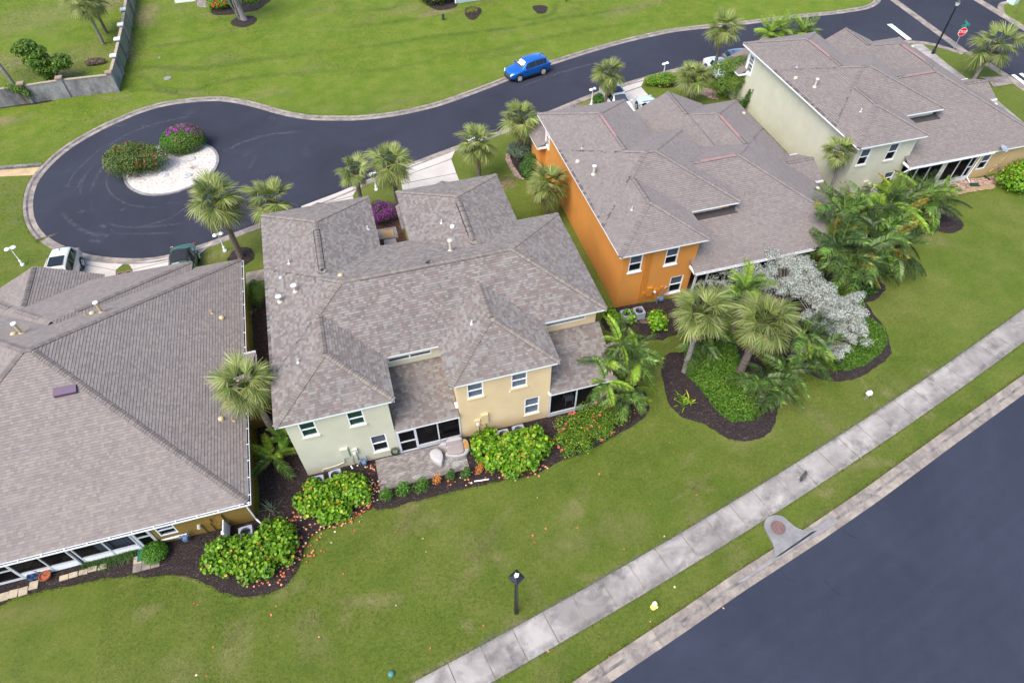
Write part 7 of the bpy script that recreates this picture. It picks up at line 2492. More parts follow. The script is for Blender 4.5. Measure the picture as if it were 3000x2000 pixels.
 if kind == 'suv':
  m = MB()
  m.poly([(S[6][0] + .05, -.012, S[6][4] + .01), (S[6][0] - .22, -.012, S[6][4] + .01), (S[6][0] - .22, 0, S[6][4] + .09)])
  m.poly([(S[6][0] + .05, .012, S[6][4] + .01), (S[6][0] - .22, .012, S[6][4] + .01), (S[6][0] - .22, 0, S[6][4] + .09)][::-1])
  m.poly([(S[6][0] - .22, -.012, S[6][4] + .01), (S[6][0] - .22, .012, S[6][4] + .01), (S[6][0] - .22, 0, S[6][4] + .09)])
  m.build('antenna', M['black'], root, local=True)
 return root

def thing_part(name, parent):
 o = link(name, None, parent)
 o.empty_display_size = .1
 return o

f_, r_ = Vector((*(17.17,57.10), 0)), Vector((*(19.69,57.76), 0))
hd = (f_ - r_).normalized()
ctr = (f_ + r_) / 2 + Vector((hd.y, -hd.x, 0)) * .93 - hd * .04
vehicle('parked_car', 'bright blue compact SUV parked half on the grassy kerb of the road', 'car', ctr, math.atan2(hd.y, hd.x), 'suv', paint('bright_blue_paint', (0.008, 0.150, 0.56), .55), shade=True)
c = (-21.03,39.69)
vehicle('parked_car', 'cream white SUV with sunroof on the left drive of the ochre house', 'car', (c[0] + .15, c[1] + .1), math.radians(-92), 'suv', paint('cream_paint', (0.62, 0.59, 0.52), .1), sunroof=True, L=4.6)
c = (-12.92,38.66)
vehicle('parked_car', 'dark green convertible with black soft top beside the ochre house', 'car', (c[0], c[1] - .45), math.radians(-90), 'convertible', paint('dark_green_paint', (0.012, 0.105, 0.062), .5), M['softtop'], cladding=False)
c = (24.30,50.39)
vehicle('parked_car', 'white SUV with sunroof parked behind the orange house under a palm', 'car', (c[0], c[1] - .2), math.radians(-90), 'suv', paint('white_paint', (0.74, 0.75, 0.77), .05), sunroof=True, L=4.9)
c = (26.80,48.03)
vehicle('parked_car', 'silver white car mostly hidden by the orange house garage roof', 'car', (c[0], c[1]), math.radians(88), 'sedan', paint('silver_white_paint', (0.60, 0.64, 0.68), .3), cladding=False)
c = (36.16,52.75)
vehicle('parked_car', 'white sedan behind the tall thin palm at the pale green house', 'car', c, math.radians(-88), 'sedan', paint('plain_white_paint', (0.75, 0.76, 0.78), .05), cladding=False)
c = (38.75,53.82)
vehicle('parked_car', 'grey SUV with black rear window half behind the pale green house', 'car', (c[0] + .6, c[1]), math.radians(-10), 'suv', paint('grey_blue_paint', (0.20, 0.25, 0.33), .5))

# ------------------------------------------------------------------ lamps, signs, hydrant
def twin_lamp(base, label, rz=0.0, h=1.62):
 t = thing('garden_lamp', (base[0], base[1], 0), label, 'lamp post', 'white twin headed garden lamps', rz)
 t.scale = (.85, .85, 1)
 b = MB()
 b.lathe((0, 0, 0), [(.17, 0), (.17, .10), (.11, .16), (.085, .34), (.10, .36), (.10, .42), (.055, .46), (.045, .60), (.045, h)], 12)
 b.build('post', M['white'], t, local=True, smooth=False)
 for s in (1, -1):
  b = MB()
  b.tube([(0, 0, h - .02), (s * .10, 0, h + .06), (s * .22, 0, h + .04)], .025, 6)
  b.build('arm', M['white'], t, local=True)
  b = MB()
  b.lathe((s * .25, 0, h - .12), [(.04, .17), (.10, .16), (.19, .08), (.20, .05), (.17, .05), (.05, .12)][::-1], 14)
  o = b.build('lamp_shade', M['white'], t, local=True)
  b = MB()
  b.lathe((s * .25, 0, h - .13), [(0, .0), (.06, .03), (.06, .09), (0, .12)], 10)
  b.build('bulb', M['lamp_clear'], t, local=True)
 return t
twin_lamp((-24.2, 42.5), 'white twin lamp on the grass at the far left edge', .3)
twin_lamp((-10.3, 40.0), 'white twin lamp beside the tall palm and its mulch ring', .2)
twin_lamp((1.35,44.14), 'white twin lamp hidden among the two touching palms by the courtyard', .3)
twin_lamp((9.82,46.66), 'white twin lamp behind the palm right of the wide drive', .3)
twin_lamp((22.3, 51.3), 'white twin lamp left of the white SUV behind the orange house', .3)
twin_lamp((30.6, 53.8), 'white twin lamp rising out of the spiky bush by the road', .3)

t = thing('lamp_post', (2.92, 9.68, 0), 'black square headed lamp post alone on the front lawn', 'lamp post', rz=.5)
b = MB()
b.lathe((0, 0, -.05), [(.105, 0), (.10, 1.2), (.075, 4.55)], 12)
b.build('post', M['black'], t, local=True)
b = MB()
hw, z0 = .25, 4.5
for zz0, zz1, a, c in ((z0, z0 + .07, hw, hw), (z0 + .07, z0 + .22, hw, .10)):
 q0 = [(-a, -a, zz0), (a, -a, zz0), (a, a, zz0), (-a, a, zz0)]
 q1 = [(-c, -c, zz1), (c, -c, zz1), (c, c, zz1), (-c, c, zz1)]
 for k in range(4):
  b.poly([q0[k], q0[(k + 1) % 4], q1[(k + 1) % 4], q1[k]])
 b.poly(q1)
b.poly([(-hw, -hw, z0), (-hw, hw, z0), (hw, hw, z0), (hw, -hw, z0)])
hd_ = b.build('lamp_head', M['black'], t, local=True)
b = MB()
b.prism(ragged([(-.10, -.02), (.02, -.09), (.13, .0), (.08, .10), (-.05, .11)], .02, .04, 3), z0 + .205, z0 + .228)
b.build('bird_droppings', M['white'], hd_, local=True)

t = thing('street_lamp', (59.12, 50.79, 0), 'tall black street lamp with lantern head beside the corner pavement', 'street lamp')
b = MB()
b.lathe((0, 0, -.05), [(.16, 0), (.16, .5), (.10, .6), (.075, 4.6), (.10, 4.62), (.05, 4.75)], 12)
b.build('post', M['black'], t, local=True)
b = MB()
b.lathe((0, 0, 4.72), [(.10, 0), (.24, .42), (.20, .42)], 8)
for k in range(8):
 a = 2 * math.pi * k / 8
 b.tube([(.11 * math.cos(a), .11 * math.sin(a), 4.72), (.25 * math.cos(a), .25 * math.sin(a), 5.15)], .014, 4)
ln = b.build('lantern', M['lamp_clear'], t, local=True)
b = MB()
b.lathe((0, 0, 5.13), [(.33, 0), (.22, .14), (.10, .26), (.03, .30), (.02, .40), (0, .42)], 10)
b.build('lantern_cap', M['black'], t, local=True)
b = MB()
b.lathe((0, 0, 4.66), [(.15, 0), (.15, .07), (0, .08)], 10)
b.build('lantern_collar', M['black'], t, local=True)

# stop sign
t = thing('stop_sign', (61.69, 50.89, 0), 'red octagonal STOP sign under green street name blades at the corner', 'road sign', rz=math.radians(-14))
b = MB()
b.tube([(0, .03, -.05), (0, .03, 2.75)], .035, 8)
b.build('post', M['grey_metal'], t, local=True)
def octagon(r, y0, y1, zc):
 p = [(r * math.cos(math.pi / 8 + k * math.pi / 4), r * math.sin(math.pi / 8 + k * math.pi / 4)) for k in range(8)]
 m = MB()
 m.poly([(x, y0, zc + z) for x, z in p])
 m.poly([(x, y1, zc + z) for x, z in p][::-1])
 for k in range(8):
  a, c = p[k], p[(k + 1) % 8]
  m.poly([(a[0], y0, zc + a[1]), (a[0], y1, zc + a[1]), (c[0], y1, zc + c[1]), (c[0], y0, zc + c[1])])
 return m
octagon(.45, -.012, .0, 1.85).build('sign_border', M['white'], t, local=True)
octagon(.415, -.018, -.0125, 1.85).build('sign_face', plain('sign_red', (0.62, 0.012, 0.02), .4, var=.05), t, local=True)
def lettering(txt, size, parent, mat, loc, rot, name='lettering', ext=.003):
 cu = bpy.data.curves.new(name, 'FONT')
 cu.body = txt
 cu.size = size
 cu.align_x = 'CENTER'
 cu.align_y = 'CENTER'
 cu.extrude = ext
 cu.space_character = 1.05
 o = bpy.data.objects.new(name, cu)
 COL.objects.link(o)
 dg = bpy.context.evaluated_depsgraph_get()
 me = bpy.data.meshes.new_from_object(o.evaluated_get(dg))
 bpy.data.objects.remove(o)
 me.materials.clear()
 me.materials.append(mat)
 o = link(name, me, parent)
 o.location = loc
 o.rotation_euler = rot
 return o
lettering('STOP', .36, t, M['white'], (0, -.022, 1.85), (math.radians(90), 0, 0))
gs = plain('sign_green', (0.01, 0.26, 0.17), .4, var=.06)
for k, (a, z) in enumerate(((.2, 2.48), (1.5, 2.72))):
 b = MB()
 b.box((0, .03, z), (.95, .02, .21), a)
 b.build('name_blade', gs, t, local=True)

t = thing('fire_hydrant', (9.28, 8.1, 0), 'pale yellow fire hydrant on the grass strip by the pavement', 'fire hydrant', rz=.6)
t.scale = (.86, .86, .86)
yl = plain('hydrant_yellow', (0.78, 0.68, 0.20), .5, var=.12)
b = MB()
b.lathe((0, 0, -.02), [(.16, 0), (.16, .06), (.115, .07), (.11, .48), (.15, .50), (.15, .55), (.13, .57)], 16)
b.build('barrel', yl, t, local=True)
b = MB()
b.lathe((0, 0, .55), [(.14, 0), (.14, .05), (.11, .14), (.05, .19), (.045, .25), (0, .26)], 16)
b.build('bonnet', plain('hydrant_cream', (0.80, 0.76, 0.48), .5, var=.1), t, local=True)
for ang, r, l in ((0, .065, .20), (math.pi, .065, .20), (-math.pi / 2, .085, .22)):
 b = MB()
 d = Vector((math.cos(ang), math.sin(ang), 0))
 p = Vector((0, 0, .38))
 b.tube([p, p + d * l * .8, p + d * l * .8, p + d * l], [r * .75, r * .75, r, r], 10)
 b.build('nozzle_cap', yl, t, local=True)

q = (26.43,15.76)
t = thing('marker_post', (q[0], q[1], 0), 'short cable marker post with white domed cap on the lawn by the pavement', 'marker post')
b = MB()
b.box((0, 0, .25), (.16, .12, .5), 0, .5, .9)
b.build('post', plain('cable_post_green', (0.20, 0.21, 0.12), .7, var=.2), t, local=True)
b = MB()
b.box((0, 0, .60), (.30, .26, .22), 0, .5, .75)
b.box((0, 0, .74), (.22, .19, .06), 0, .5, .6)
b.build('cap', plain('pale_green_plastic', (0.66, 0.72, 0.60), .5, var=.06), t, local=True)
q = (-3.22,8.66)
t = tag(link('utility_dome', None), 'small teal green dome cap on the lawn by the pavement', 'utility dome')
t.location = (q[0], q[1], 0)
b = MB()
b.lathe((0, 0, -.02), [(.15, 0), (.15, .10), (.12, .17), (.05, .21), (0, .215)], 16)
b.build('dome', plain('teal_plastic', (0.06, 0.19, 0.16), .5, var=.1), t, local=True, smooth=False)
q = (12.89,72.38)
t = tag(link('utility_box', None), 'little dark green utility box standing on the far lawn', 'utility box')
t.location = (q[0], q[1], 0)
b = MB()
b.box((0, 0, .28), (.26, .26, .56), 0, .5, .85)
b.box((0, 0, .58), (.30, .30, .06))
b.build('housing', plain('dark_green_box', (0.015, 0.06, 0.035), .6, var=.1), t, local=True)
for px, lab, rr in (((-15.62,67.46), 'round pale valve cover in the grass above the cul-de-sac', .36), ((-16.65,72.01), 'small white valve cap on the lawn right of the grey wall', .16)):
 t = tag(link('valve_cover', None), lab, 'valve cover')
 t.location = (px[0], px[1], 0)
 b = MB()
 b.lathe((0, 0, -.01), [(rr, 0), (rr, .05), (rr * .8, .06), (rr * .7, .045), (0, .045)], 18)
 b.build('lid', M['apron'], t, local=True)
q = (-17.15,39.44)
for k, dx in enumerate((-.26, .26)):
 t = tag(link('meter_pit', None), ('left' if k == 0 else 'right') + ' brown water meter pit in the grass wedge between two drives', 'meter pit', 'brown water meter pits in the grass wedge')
 t.location = (q[0] + dx, q[1], 0)
 b = MB()
 for cx, cy, sx, sy in ((0, -.22, .46, .09), (0, .22, .46, .09), (-.19, 0, .08, .36), (.19, 0, .08, .36)):
  b.box((cx, cy, .025), (sx, sy, .06))
 b.build('frame', plain('brown_frame', (0.24, 0.14, 0.09), .8, var=.2), t, local=True)
 b = MB()
 b.box((0, 0, .015), (.31, .36, .03))
 b.build('lid', M['black'], t, local=True)

# ------------------------------------------------------------------ grey block wall at the upper left
gw = tag(link('block_wall', None), 'grey concrete block wall with capped pillars round the rough grass', 'wall')
gw.location = (-20.05, 66.2, 0)
def blockwork(name, light, dark):
 m, nt, b, out = new_mat(name)
 n1 = noise(nt, .5, 6, .7, stretched(nt, 1, 1, .5))
 n2 = noise(nt, 3.5, 5, .75)
 c = ramp(nt, n1, [(.35, dark), (.62, light)])
 c = mix(nt, .7, c, ramp(nt, n2, [(.3, (.36, .36, .36)), (.7, (.62, .62, .62))]), 'OVERLAY')
 nt.links.new(c, b.inputs['Base Color'])
 b.inputs['Roughness'].default_value = .92
 bump(nt, b, n2, .5, .03)
 return m
bw = blockwork('weathered_block', (0.30, 0.29, 0.29), (0.085, 0.08, 0.085))
bw2 = blockwork('mossy_block', (0.24, 0.25, 0.17), (0.11, 0.115, 0.075))
def wall_run(a, c, h, mat, seed):
 a, c = np.array(a), np.array(c)
 L = np.linalg.norm(c - a)
 u = (c - a) / L
 n = np.array((u[1], -u[0]))
 r = random.Random(seed)
 b = MB()
 rows = int(h / .205)
 for i in range(rows):
  s = -.2 * (i % 2)
  while s < L:
   e = min(s + .40, L)
   s0 = max(s, 0)
   if e - s0 > .03:
    o = r.uniform(-.006, .006)
    p = [a + u * (s0 + .006) + n * (.1 + o), a + u * (e - .006) + n * (.1 + o), a + u * (e - .006) - n * .1, a + u * (s0 + .006) - n * .1]
    z0, z1 = i * .205, i * .205 + .193
    b.poly([(*p[0], z0), (*p[1], z0), (*p[1], z1), (*p[0], z1)])
    b.poly([(*p[2], z0), (*p[3], z0), (*p[3], z1), (*p[2], z1)])
    b.poly([(*p[0], z1), (*p[1], z1), (*p[2], z1), (*p[3], z1)])
   s += .40
 stuff(b.build('blocks', mat, gw))
 b = MB()
 for sd in (1, -1):
  p0, p1 = a + n * .09 * sd, c + n * .09 * sd
  q = [(*p0, 0), (*p1, 0), (*p1, rows * .205 - .01), (*p0, rows * .205 - .01)]
  b.poly(q if sd > 0 else q[::-1])
 b.build('mortar', M['kerb_dark'], gw)
 b = MB()
 mid = (a + c) / 2
 b.box((*mid, rows * .205 + .03), (L, .27, .07), math.atan2(u[1], u[0]))
 b.build('coping', plain('coping_tan', (0.34, 0.27, 0.20), .9, var=.2), gw)
def pillar(x, y, h, capm):
 b = MB()
 b.box((x, y, h / 2), (.42, .42, h))
 p = b.build('pillar', bw, gw)
 b = MB()
 b.box((x, y, h + .05), (.58, .58, .12))
 b.build('pillar_cap', capm, p)
H_ = 1.75
wp = [(-38, 66.0), (-27.55, 66.25), (-24.35, 66.4), (-20.05, 66.2)]
for k in range(3):
 wall_run(wp[k], wp[k + 1], H_, bw, k)
wq = [(-20.05, 66.2), (-19.95, 69.5), (-19.93, 73.05), (-19.92, 76.4), (-20.0, 80.1), (-20.1, 84.0), (-20.2, 92)]
for k in range(6):
 wall_run(wq[k], wq[k + 1], H_, bw2 if k else bw, 10 + k)
capw = plain('pale_cap', (0.60, 0.61, 0.63), .8, var=.1)
capb = plain('brown_cap', (0.27, 0.19, 0.14), .9, var=.2)
for k, p in enumerate(wp[1:]):
 pillar(p[0], p[1], H_ + .12, capb)
for p in wq[1:-1]:
 pillar(p[0], p[1], H_ + .12, capw)
shrub('wall_vine', 'vine climbing over the leaning pillar of the grey block wall', 'vine', [(-27.9, 66.0, 1.5, .6, .35, .45), (-27.4, 65.95, 1.0, .4, .3, .5), (-28.4, 66.1, 1.75, .5, .3, .3)], 700, .10, 'blade', M['treeleaf'], 97, None, .7, .3)
bed([(-31.24,66.09),(-30.23,66.18),(-27.53,66.22),(-25.97,66.22),(-25.93,65.98),(-27.6,65.85),(-28.91,65.96),(-30.18,65.89)], M['mulch'], seed=30, dome=.02)

# ------------------------------------------------------------------ things round the houses
def condenser(x, y, rz, label):
 t = thing('condenser', (x, y, 0), label, 'air conditioner', 'grey air conditioning condensers', rz)
 t.scale = (.78, .78, .82)
 b = MB()
 b.box((0, 0, .03), (.95, .95, .06))
 b.build('pad', M['apron'], t, local=True)
 b = MB()
 s, h = .40, .80
 n = 9
 for k in range(4):
  ca, sa = math.cos(k * math.pi / 2), math.sin(k * math.pi / 2)
  for j in range(n):                                   # louvred sides
   z = .08 + (h - .14) * j / n
   p = [(-s, -s, z), (s, -s, z), (s, -s + .03, z + (h - .14) / n), (-s, -s + .03, z + (h - .14) / n)]
   b.poly([(x_ * ca - y_ * sa, x_ * sa + y_ * ca, z_) for x_, y_, z_ in p])
 for sx in (-1, 1):
  for sy in (-1, 1):
   b.box((sx * (s - .01), sy * (s - .01), h / 2 + .02), (.06, .06, h - .04))
 b.build('louvred_case', M['ac_grey'], t, local=True)
 b = MB()                                                 # top plate with a round opening
 N = 24
 sq = []
 for j in range(N):
  a = 2 * math.pi * j / N
  m = (s + .03) / max(abs(math.cos(a)), abs(math.sin(a)))
  m = min(m, (s + .03) * 1.32)
  sq.append((m * math.cos(a), m * math.sin(a)))
 for j in range(N):
  a0, a1 = 2 * math.pi * j / N, 2 * math.pi * (j + 1) / N
  i0, i1 = (.33 * math.cos(a0), .33 * math.sin(a0)), (.33 * math.cos(a1), .33 * math.sin(a1))
  b.poly([(*i0, h + .02), (*sq[j], h + .02), (*sq[(j + 1) % N], h + .02), (*i1, h + .02)])
  b.poly([(*sq[j], h + .02), (*sq[j], h - .06), (*sq[(j + 1) % N], h - .06), (*sq[(j + 1) % N], h + .02)])
  b.poly([(*i0, h + .02), (*i1, h + .02), (*i1, h - .25), (*i0, h - .25)])
 b.build('top_plate', M['ac_grey'], t, local=True)
 b = MB()
 for j in range(5):
  a = j * 2 * math.pi / 5
  p = [(.06 * math.cos(a - .4), .06 * math.sin(a - .4), h - .16), (.30 * math.cos(a - .25), .30 * math.sin(a - .25), h - .20), (.30 * math.cos(a + .45), .30 * math.sin(a + .45), h - .12), (.06 * math.cos(a + .5), .06 * math.sin(a + .5), h - .12)]
  b.poly(p)
 b.lathe((0, 0, h - .2), [(.09, 0), (.09, .12), (0, .13)], 10)
 b.lathe((0, 0, .1), [(.36, 0), (.36, .02), (0, .02)], 12)
 b.build('fan', M['black'], t, local=True)
 b = MB()
 for rr in (.10, .18, .26, .32):
  b.tube([(rr * math.cos(2 * math.pi * j / 20), rr * math.sin(2 * math.pi * j / 20), h + .025) for j in range(21)], .006, 3, False)
 b.build('fan_guard', M['black'], t, local=True)
 return t
for px, z, lab, rz in (((-9.18,17.04), 0, 'condenser with white litter inside, against the ochre wall', .05), ((-5.42,18.92), 0, 'left condenser at the corner of the sage green wall', 0), ((-4.46,19.02), 0, 'right condenser under the sage green wall, nearer the conduit', .1),
     ((4.89,18.96), 0, 'left condenser half sunk in the longest sea grape hedge', 0), ((5.80,19.01), 0, 'right condenser half sunk in the longest sea grape hedge', 0), ((15.97,25.61), 0, 'condenser standing at the orange wall, the right one', 0), ((15.06,25.62), 0, 'condenser at the orange wall mostly behind palm fronds', 0), ((36.27,31.34), 0, 'pale condenser behind the white fence at the pale green house', 0)):
 condenser(px[0], px[1], rz, lab)

def gas_meter(x, y, label, s=1.0):
 t = thing('gas_meter', (x, y, 0), label, 'gas meter', 'blue gas meters at the walls')
 b = MB()
 b.lathe((0, 0, .32), [(.0, 0), (.12, .02), (.14, .10), (.14, .20), (.10, .28), (0, .30)], 12)
 b.box((0, -.11, .48), (.20, .10, .18))
 b.build('meter', M['blue_pipe'], t, local=True)
 b = MB()
 b.tube([(-.22, .05, -.02), (-.22, .05, .62), (-.10, .02, .66), (0, 0, .60)], .028, 6)
 b.tube([(0, 0, .60), (.16, .03, .62), (.20, .10, .45), (.20, .14, .8)], .028, 6)
 b.build('pipework', M['blue_pipe'], t, local=True)
 b = MB()
 b.lathe((-.22, .05, .55), [(0, 0), (.08, .02), (.08, .08), (0, .10)], 10)
 b.build('regulator', M['blue_pipe'], t, local=True)
gas_meter(-2.90, 19.50, 'blue gas meter at the foot of the sage green wall')
gas_meter(-12.15, 17.66, 'blue gas meter at the foot of the ochre wall')
gas_meter(*(17.88,26.36), 'blue gas meter at the foot of the orange wall')
gas_meter(*(50.34,32.35), 'blue gas meter at the foot of the sand coloured wall')

# hoses
t = tag(link('garden_hose', None), 'dark green hose coiled on a wall hanger by the patio door', 'hose')
t.location = (-1.15, 19.70, 0)
b = MB()
for k in range(4):
 rr = .20 + .025 * k
 b.tube([(rr * math.cos(a) * .8, -.05 - .025 * (k % 2), .52 + rr * 1.25 * math.sin(a)) for a in (2 * math.pi * j / 22 for j in range(23))], .018, 5, False)
b.build('coil', plain('green_hose', (0.012, 0.05, 0.028), .5, var=.2), t, local=True)
b = MB()
b.box((0, -.05, .78), (.30, .14, .06))
b.box((0, -.01, .74), (.22, .03, .22))
b.build('hanger', plain('olive_plastic', (0.12, 0.11, 0.05), .6, var=.1), t, local=True)
t = tag(link('garden_hose', None), 'black hose lying in loops on the mulch by the ochre wall', 'hose')
t.location = (-11.2, 17.5, 0)
b = MB()
b.tube([(.35 * math.cos(a) * (1 + .06 * math.sin(3 * a)), .30 * math.sin(a), .10 + .01 * math.sin(5 * a)) for a in np.linspace(0, 18, 90)], .016, 5)
b.build('coil', M['black_rubber'], t, local=True)
t = tag(link('garden_hose', None), 'grey hose hung in a loop beside the lower orange window', 'hose')
t.location = (18.3, 26.74, 0)
b = MB()
for k in range(3):
 b.tube([((.22 + .02 * k) * math.cos(a), -.03 - .02 * k, .78 + (.34 + .02 * k) * math.sin(a)) for a in (2 * math.pi * j / 22 for j in range(23))], .016, 5, False)
b.build('coil', M['grey_metal'], t, local=True)
b = MB()
b.box((0, -.01, 1.14), (.16, .1, .06))
b.build('hanger', om, t, local=True)

# patio of small pavers
pat = struct(link('patio', None))
pm_ = []
for k, c_ in enumerate(((0.22, 0.19, 0.17), (0.26, 0.225, 0.20), (0.19, 0.165, 0.155), (0.30, 0.27, 0.245))):
 pm_.append(concrete_mat('paver_tone', c_, tuple(x * .62 for x in c_), .7, 2.2))
b = MB()
b.bbox((-2.32, 17.72, -.05), (2.60, 19.68, .105))
b.build('sand_bed', M['kerb_dark'], pat)
pv = []
for vv in range(4):
 b = MB()
 b.box((0, 0, .105), (.192, .092, .05), 0)
 o = b.build('paver', pm_[vv], None)
 pv.append(o.data)
 bpy.data.objects.remove(o)
items = []
r = random.Random(8)
nx, ny = int(4.88 / .2), int(1.92 / .1)
for i in range(nx):
 for j in range(ny):
  x, y = -2.30 + .1 + .2 * i + (.1 if j % 2 else 0), 17.77 + .1 * j
  if x > 2.52 or (x < -1.95 and y < 18.15):
   continue
  items.append((x, y))
items.sort(key=lambda p: p[1])
for x, y in items[:300]:
 o = link('paver', r.choices(pv, [3, 3, 2, 1.5])[0], pat)
 o.location = (x, y, r.uniform(-.004, .004))
b = MB()
for x, y in items[300:]:
 b.cm = r.choices(range(4), [3, 3, 2, 1.5])[0]
 b.box((x, y, .105 + r.uniform(-.004, .004)), (.192, .092, .05))
stuff(b.build('pavers', pm_, pat))
v_, f_, s_ = [], [], []
for c_, rx_, ry_ in (((1.6, 18.5), .5, .35), ((-.3, 18.0), .5, .2), ((2.0, 18.2), .5, .3)):
 soft_blob(v_, f_, s_, c_, rx_, ry_, .2, .1365, 1, 16, 2)
soft_build('bleached_patch', v_, f_, s_, soft_mat('pale_bloom', (0.42, 0.40, 0.37), (0.5, 0.48, 0.45), 5.0, (.3, .6), cscale=8, amount=.8), pat)

# stepping stones along the ochre house and at its door
st = struct(link('stepping_stones', None))
tanp = concrete_mat('tan_paver', (0.50, 0.41, 0.29), (0.30, 0.24, 0.18), .7, 1.5)
for k in range(15):
 x = -22.4 + .44 * k
 if -18.9 < x < -18.1:
  continue
 b = MB()
 b.box((x + r.uniform(-.03, .03), 17.30 + .012 * k - (.12 if k < 7 else 0) + r.uniform(-.03, .03), .09), (.40, .40 if k < 8 else .26, .06), r.uniform(-.06, .06))
 b.build('stone', tanp, st)
q = (-14.12,16.90)
for i in range(3):
 for j in range(2):
  b = MB()
  b.box((q[0] + .42 * (i - 1), q[1] + .42 * j, .10), (.40, .40, .07), r.uniform(-.03, .03))
  b.build('stone', M['kerb'] if j == 0 else tanp, st)
q = (-14.32,17.53)
t = tag(link('door_mat', None), 'teal door mat on the step beside the clipped ball shrub', 'door mat')
t.location = (q[0], q[1], 0)
b = MB()
b.box((0, 0, .13), (.50, .66, .03))
b.build('mat', plain('teal_mat', (0.008, 0.11, 0.09), .9, var=.25, scale=30), t, local=True)
# pots by the screen
q = (-18.75,17.62)
t = tag(link('plant_pot', None), 'round terracotta bowl with a bare stem on the stepping stones', 'plant pot')
t.location = (q[0], q[1], .12)
b = MB()
b.lathe((0, 0, 0), [(.16, 0), (.24, .16), (.27, .24), (.27, .27), (.24, .27), (.22, .20), (0, .19)], 18)
b.build('bowl', plain('terracotta', (0.36, 0.095, 0.035), .7, var=.15), t, local=True)
b = MB()
b.tube([(0, 0, .18), (-.05, .04, .5), (-.18, .05, .8)], .02, 6)
b.build('stem', M['twig'], t, local=True)
for px, lab in (((-19.15,17.81), 'right blue pot against the white kick plate of the ochre house'), ((-19.42,17.79), 'left blue pot against the white kick plate of the ochre house')):
 t = tag(link('blue_pot', None), lab, 'plant pot', 'crumpled blue pots by the screen')
 t.location = (px[0], px[1], .12)
 b = MB()
 b.lathe((0, 0, 0), [(.13, 0), (.20, .08), (.21, .16), (.15, .24), (.16, .28), (.12, .27), (0, .16)], 14)
 b.build('pot', plain('navy_glaze', (0.015, 0.035, 0.10), .35, var=.3, scale=10), t, local=True)

# white vinyl screens
vy = M['white']
def vinyl_screen(label, a, c, h=1.2):
 a, c = np.array(a), np.array(c)
 u = (c - a)
 L = np.linalg.norm(u)
 u = u / L
 ang = math.atan2(u[1], u[0])
 t = tag(link('vinyl_fence', None), label, 'fence panel', 'white vinyl screens round condensers')
 t.location = (a[0], a[1], 0)
 for p in (a, c):
  b = MB()
  b.box((*p, h / 2), (.12, .12, h))
  b.box((*p, h + .04), (.16, .16, .09), 0, .5, .6)
  b.build('post', vy, t)
 for z in (.12, h - .08):
  b = MB()
  b.box((*((a + c) / 2), z), (L - .1, .05, .13), ang)
  b.build('rail', vy, t)
 m = max(3, int(L / .16))
 for k in range(m):
  p = a + u * (.08 + (L - .16) * (k + .5) / m)
  b = MB()
  b.box((*p, h / 2), ((L - .16) / m - .008, .03, h - .28), ang)
  b.build('board', vy, t)
p0 = (-10.15,17.09)
vinyl_screen('white vinyl screen end on beside the condenser of the ochre house', p0, (p0[0] + .02, p0[1] + .95), 1.1)
p1 = (36.93,31.01)
p2_ = (37.85,30.81)
vinyl_screen('white vinyl screen facing the lawn at the pale green house', (37.0, 30.6), (38.2, 30.75), 1.25)
vinyl_screen('white vinyl screen running back to the pale green wall', (38.2, 30.75), (38.25, 32.2), 1.25)

# wooden planter
q0, q1 = (42.30,31.45), (42.28,30.59)
t = thing('planter_box', (42.89,31.17), 'weathered wooden planter box before the pale green screened porch', 'planter', rz=-1.0)
wd = plain('grey_wood', (0.25, 0.205, 0.185), .85, var=.25, scale=6, bump_s=.4)
for k in range(4):
 for sx in (-1, 1):
  b = MB()
  b.box((0, sx * .28, .07 + .135 * k), (1.5, .035, .125))
  b.build('plank', wd, t, local=True)
 for sy in (-1, 1):
  b = MB()
  b.box((sy * .735, 0, .07 + .135 * k), (.035, .52, .125))
  b.build('plank', wd, t, local=True)
b = MB()
b.box((0, 0, .44), (1.43, .52, .02))
b.build('soil', M['mulch'], t, local=True)
shrub('planter_plant', 'dark leafy plant standing behind the wooden planter', 'plant', [(*(43.53,32.09), .4, .55, .4, .4)], 700, .07, 'blade', M['darkleaf'], 98, None, .7, .3)

# lounge set on the patio
def soft_block(pts, z0, z1, r_, name, mat, parent, puff=.03):
 """cushion-like solid from an outline, rounded with a bevelled edge"""
 b = MB()
 n = len(pts)
 cx_ = sum(p[0] for p in pts) / n
 cy_ = sum(p[1] for p in pts) / n
 def sc(k, z): return [(cx_ + (x - cx_) * k, cy_ + (y - cy_) * k, z) for x, y in pts]
 rings = [sc(.97, z0), sc(1.0, z0 + r_), sc(1.0, z1 - r_), sc(.975, z1 - r_ * .3), sc(.93, z1), sc(.6, z1 + puff), sc(.3, z1 + puff * 1.1)]
 for a, c in zip(rings[:-1], rings[1:]):
  for k in range(n):
   b.poly([a[k], a[(k + 1) % n], c[(k + 1) % n], c[k]])
 b.poly(rings[-1])
 b.poly(rings[0][::-1])
 return b.build(name, mat, parent, local=True, smooth=True)
fab1 = plain('pale_grey_weave', (0.37, 0.34, 0.325), .85, var=.1, scale=14, bump_s=.3)
fab2 = plain('taupe_cushion', (0.27, 0.225, 0.215), .9, var=.08, scale=6)
teak = plain('teak_slats', (0.42, 0.20, 0.055), .6, var=.2, scale=18)
t = thing('lounge_seat', (2.12, 19.05, .13), 'grey curved patio lounge seat with a teak side shelf', 'lounge seat', rz=-.06)
soft_block(ccw(curve_pts([(-.62, -.32), (-.45, .0), (-.85, .30), (-.75, .42), (.35, .50), (.72, .35), (.78, -.15), (.55, -.52), (.1, -.60), (-.3, -.52)], 4, True)), 0, .30, .06, 'base', fab1, t, .0)
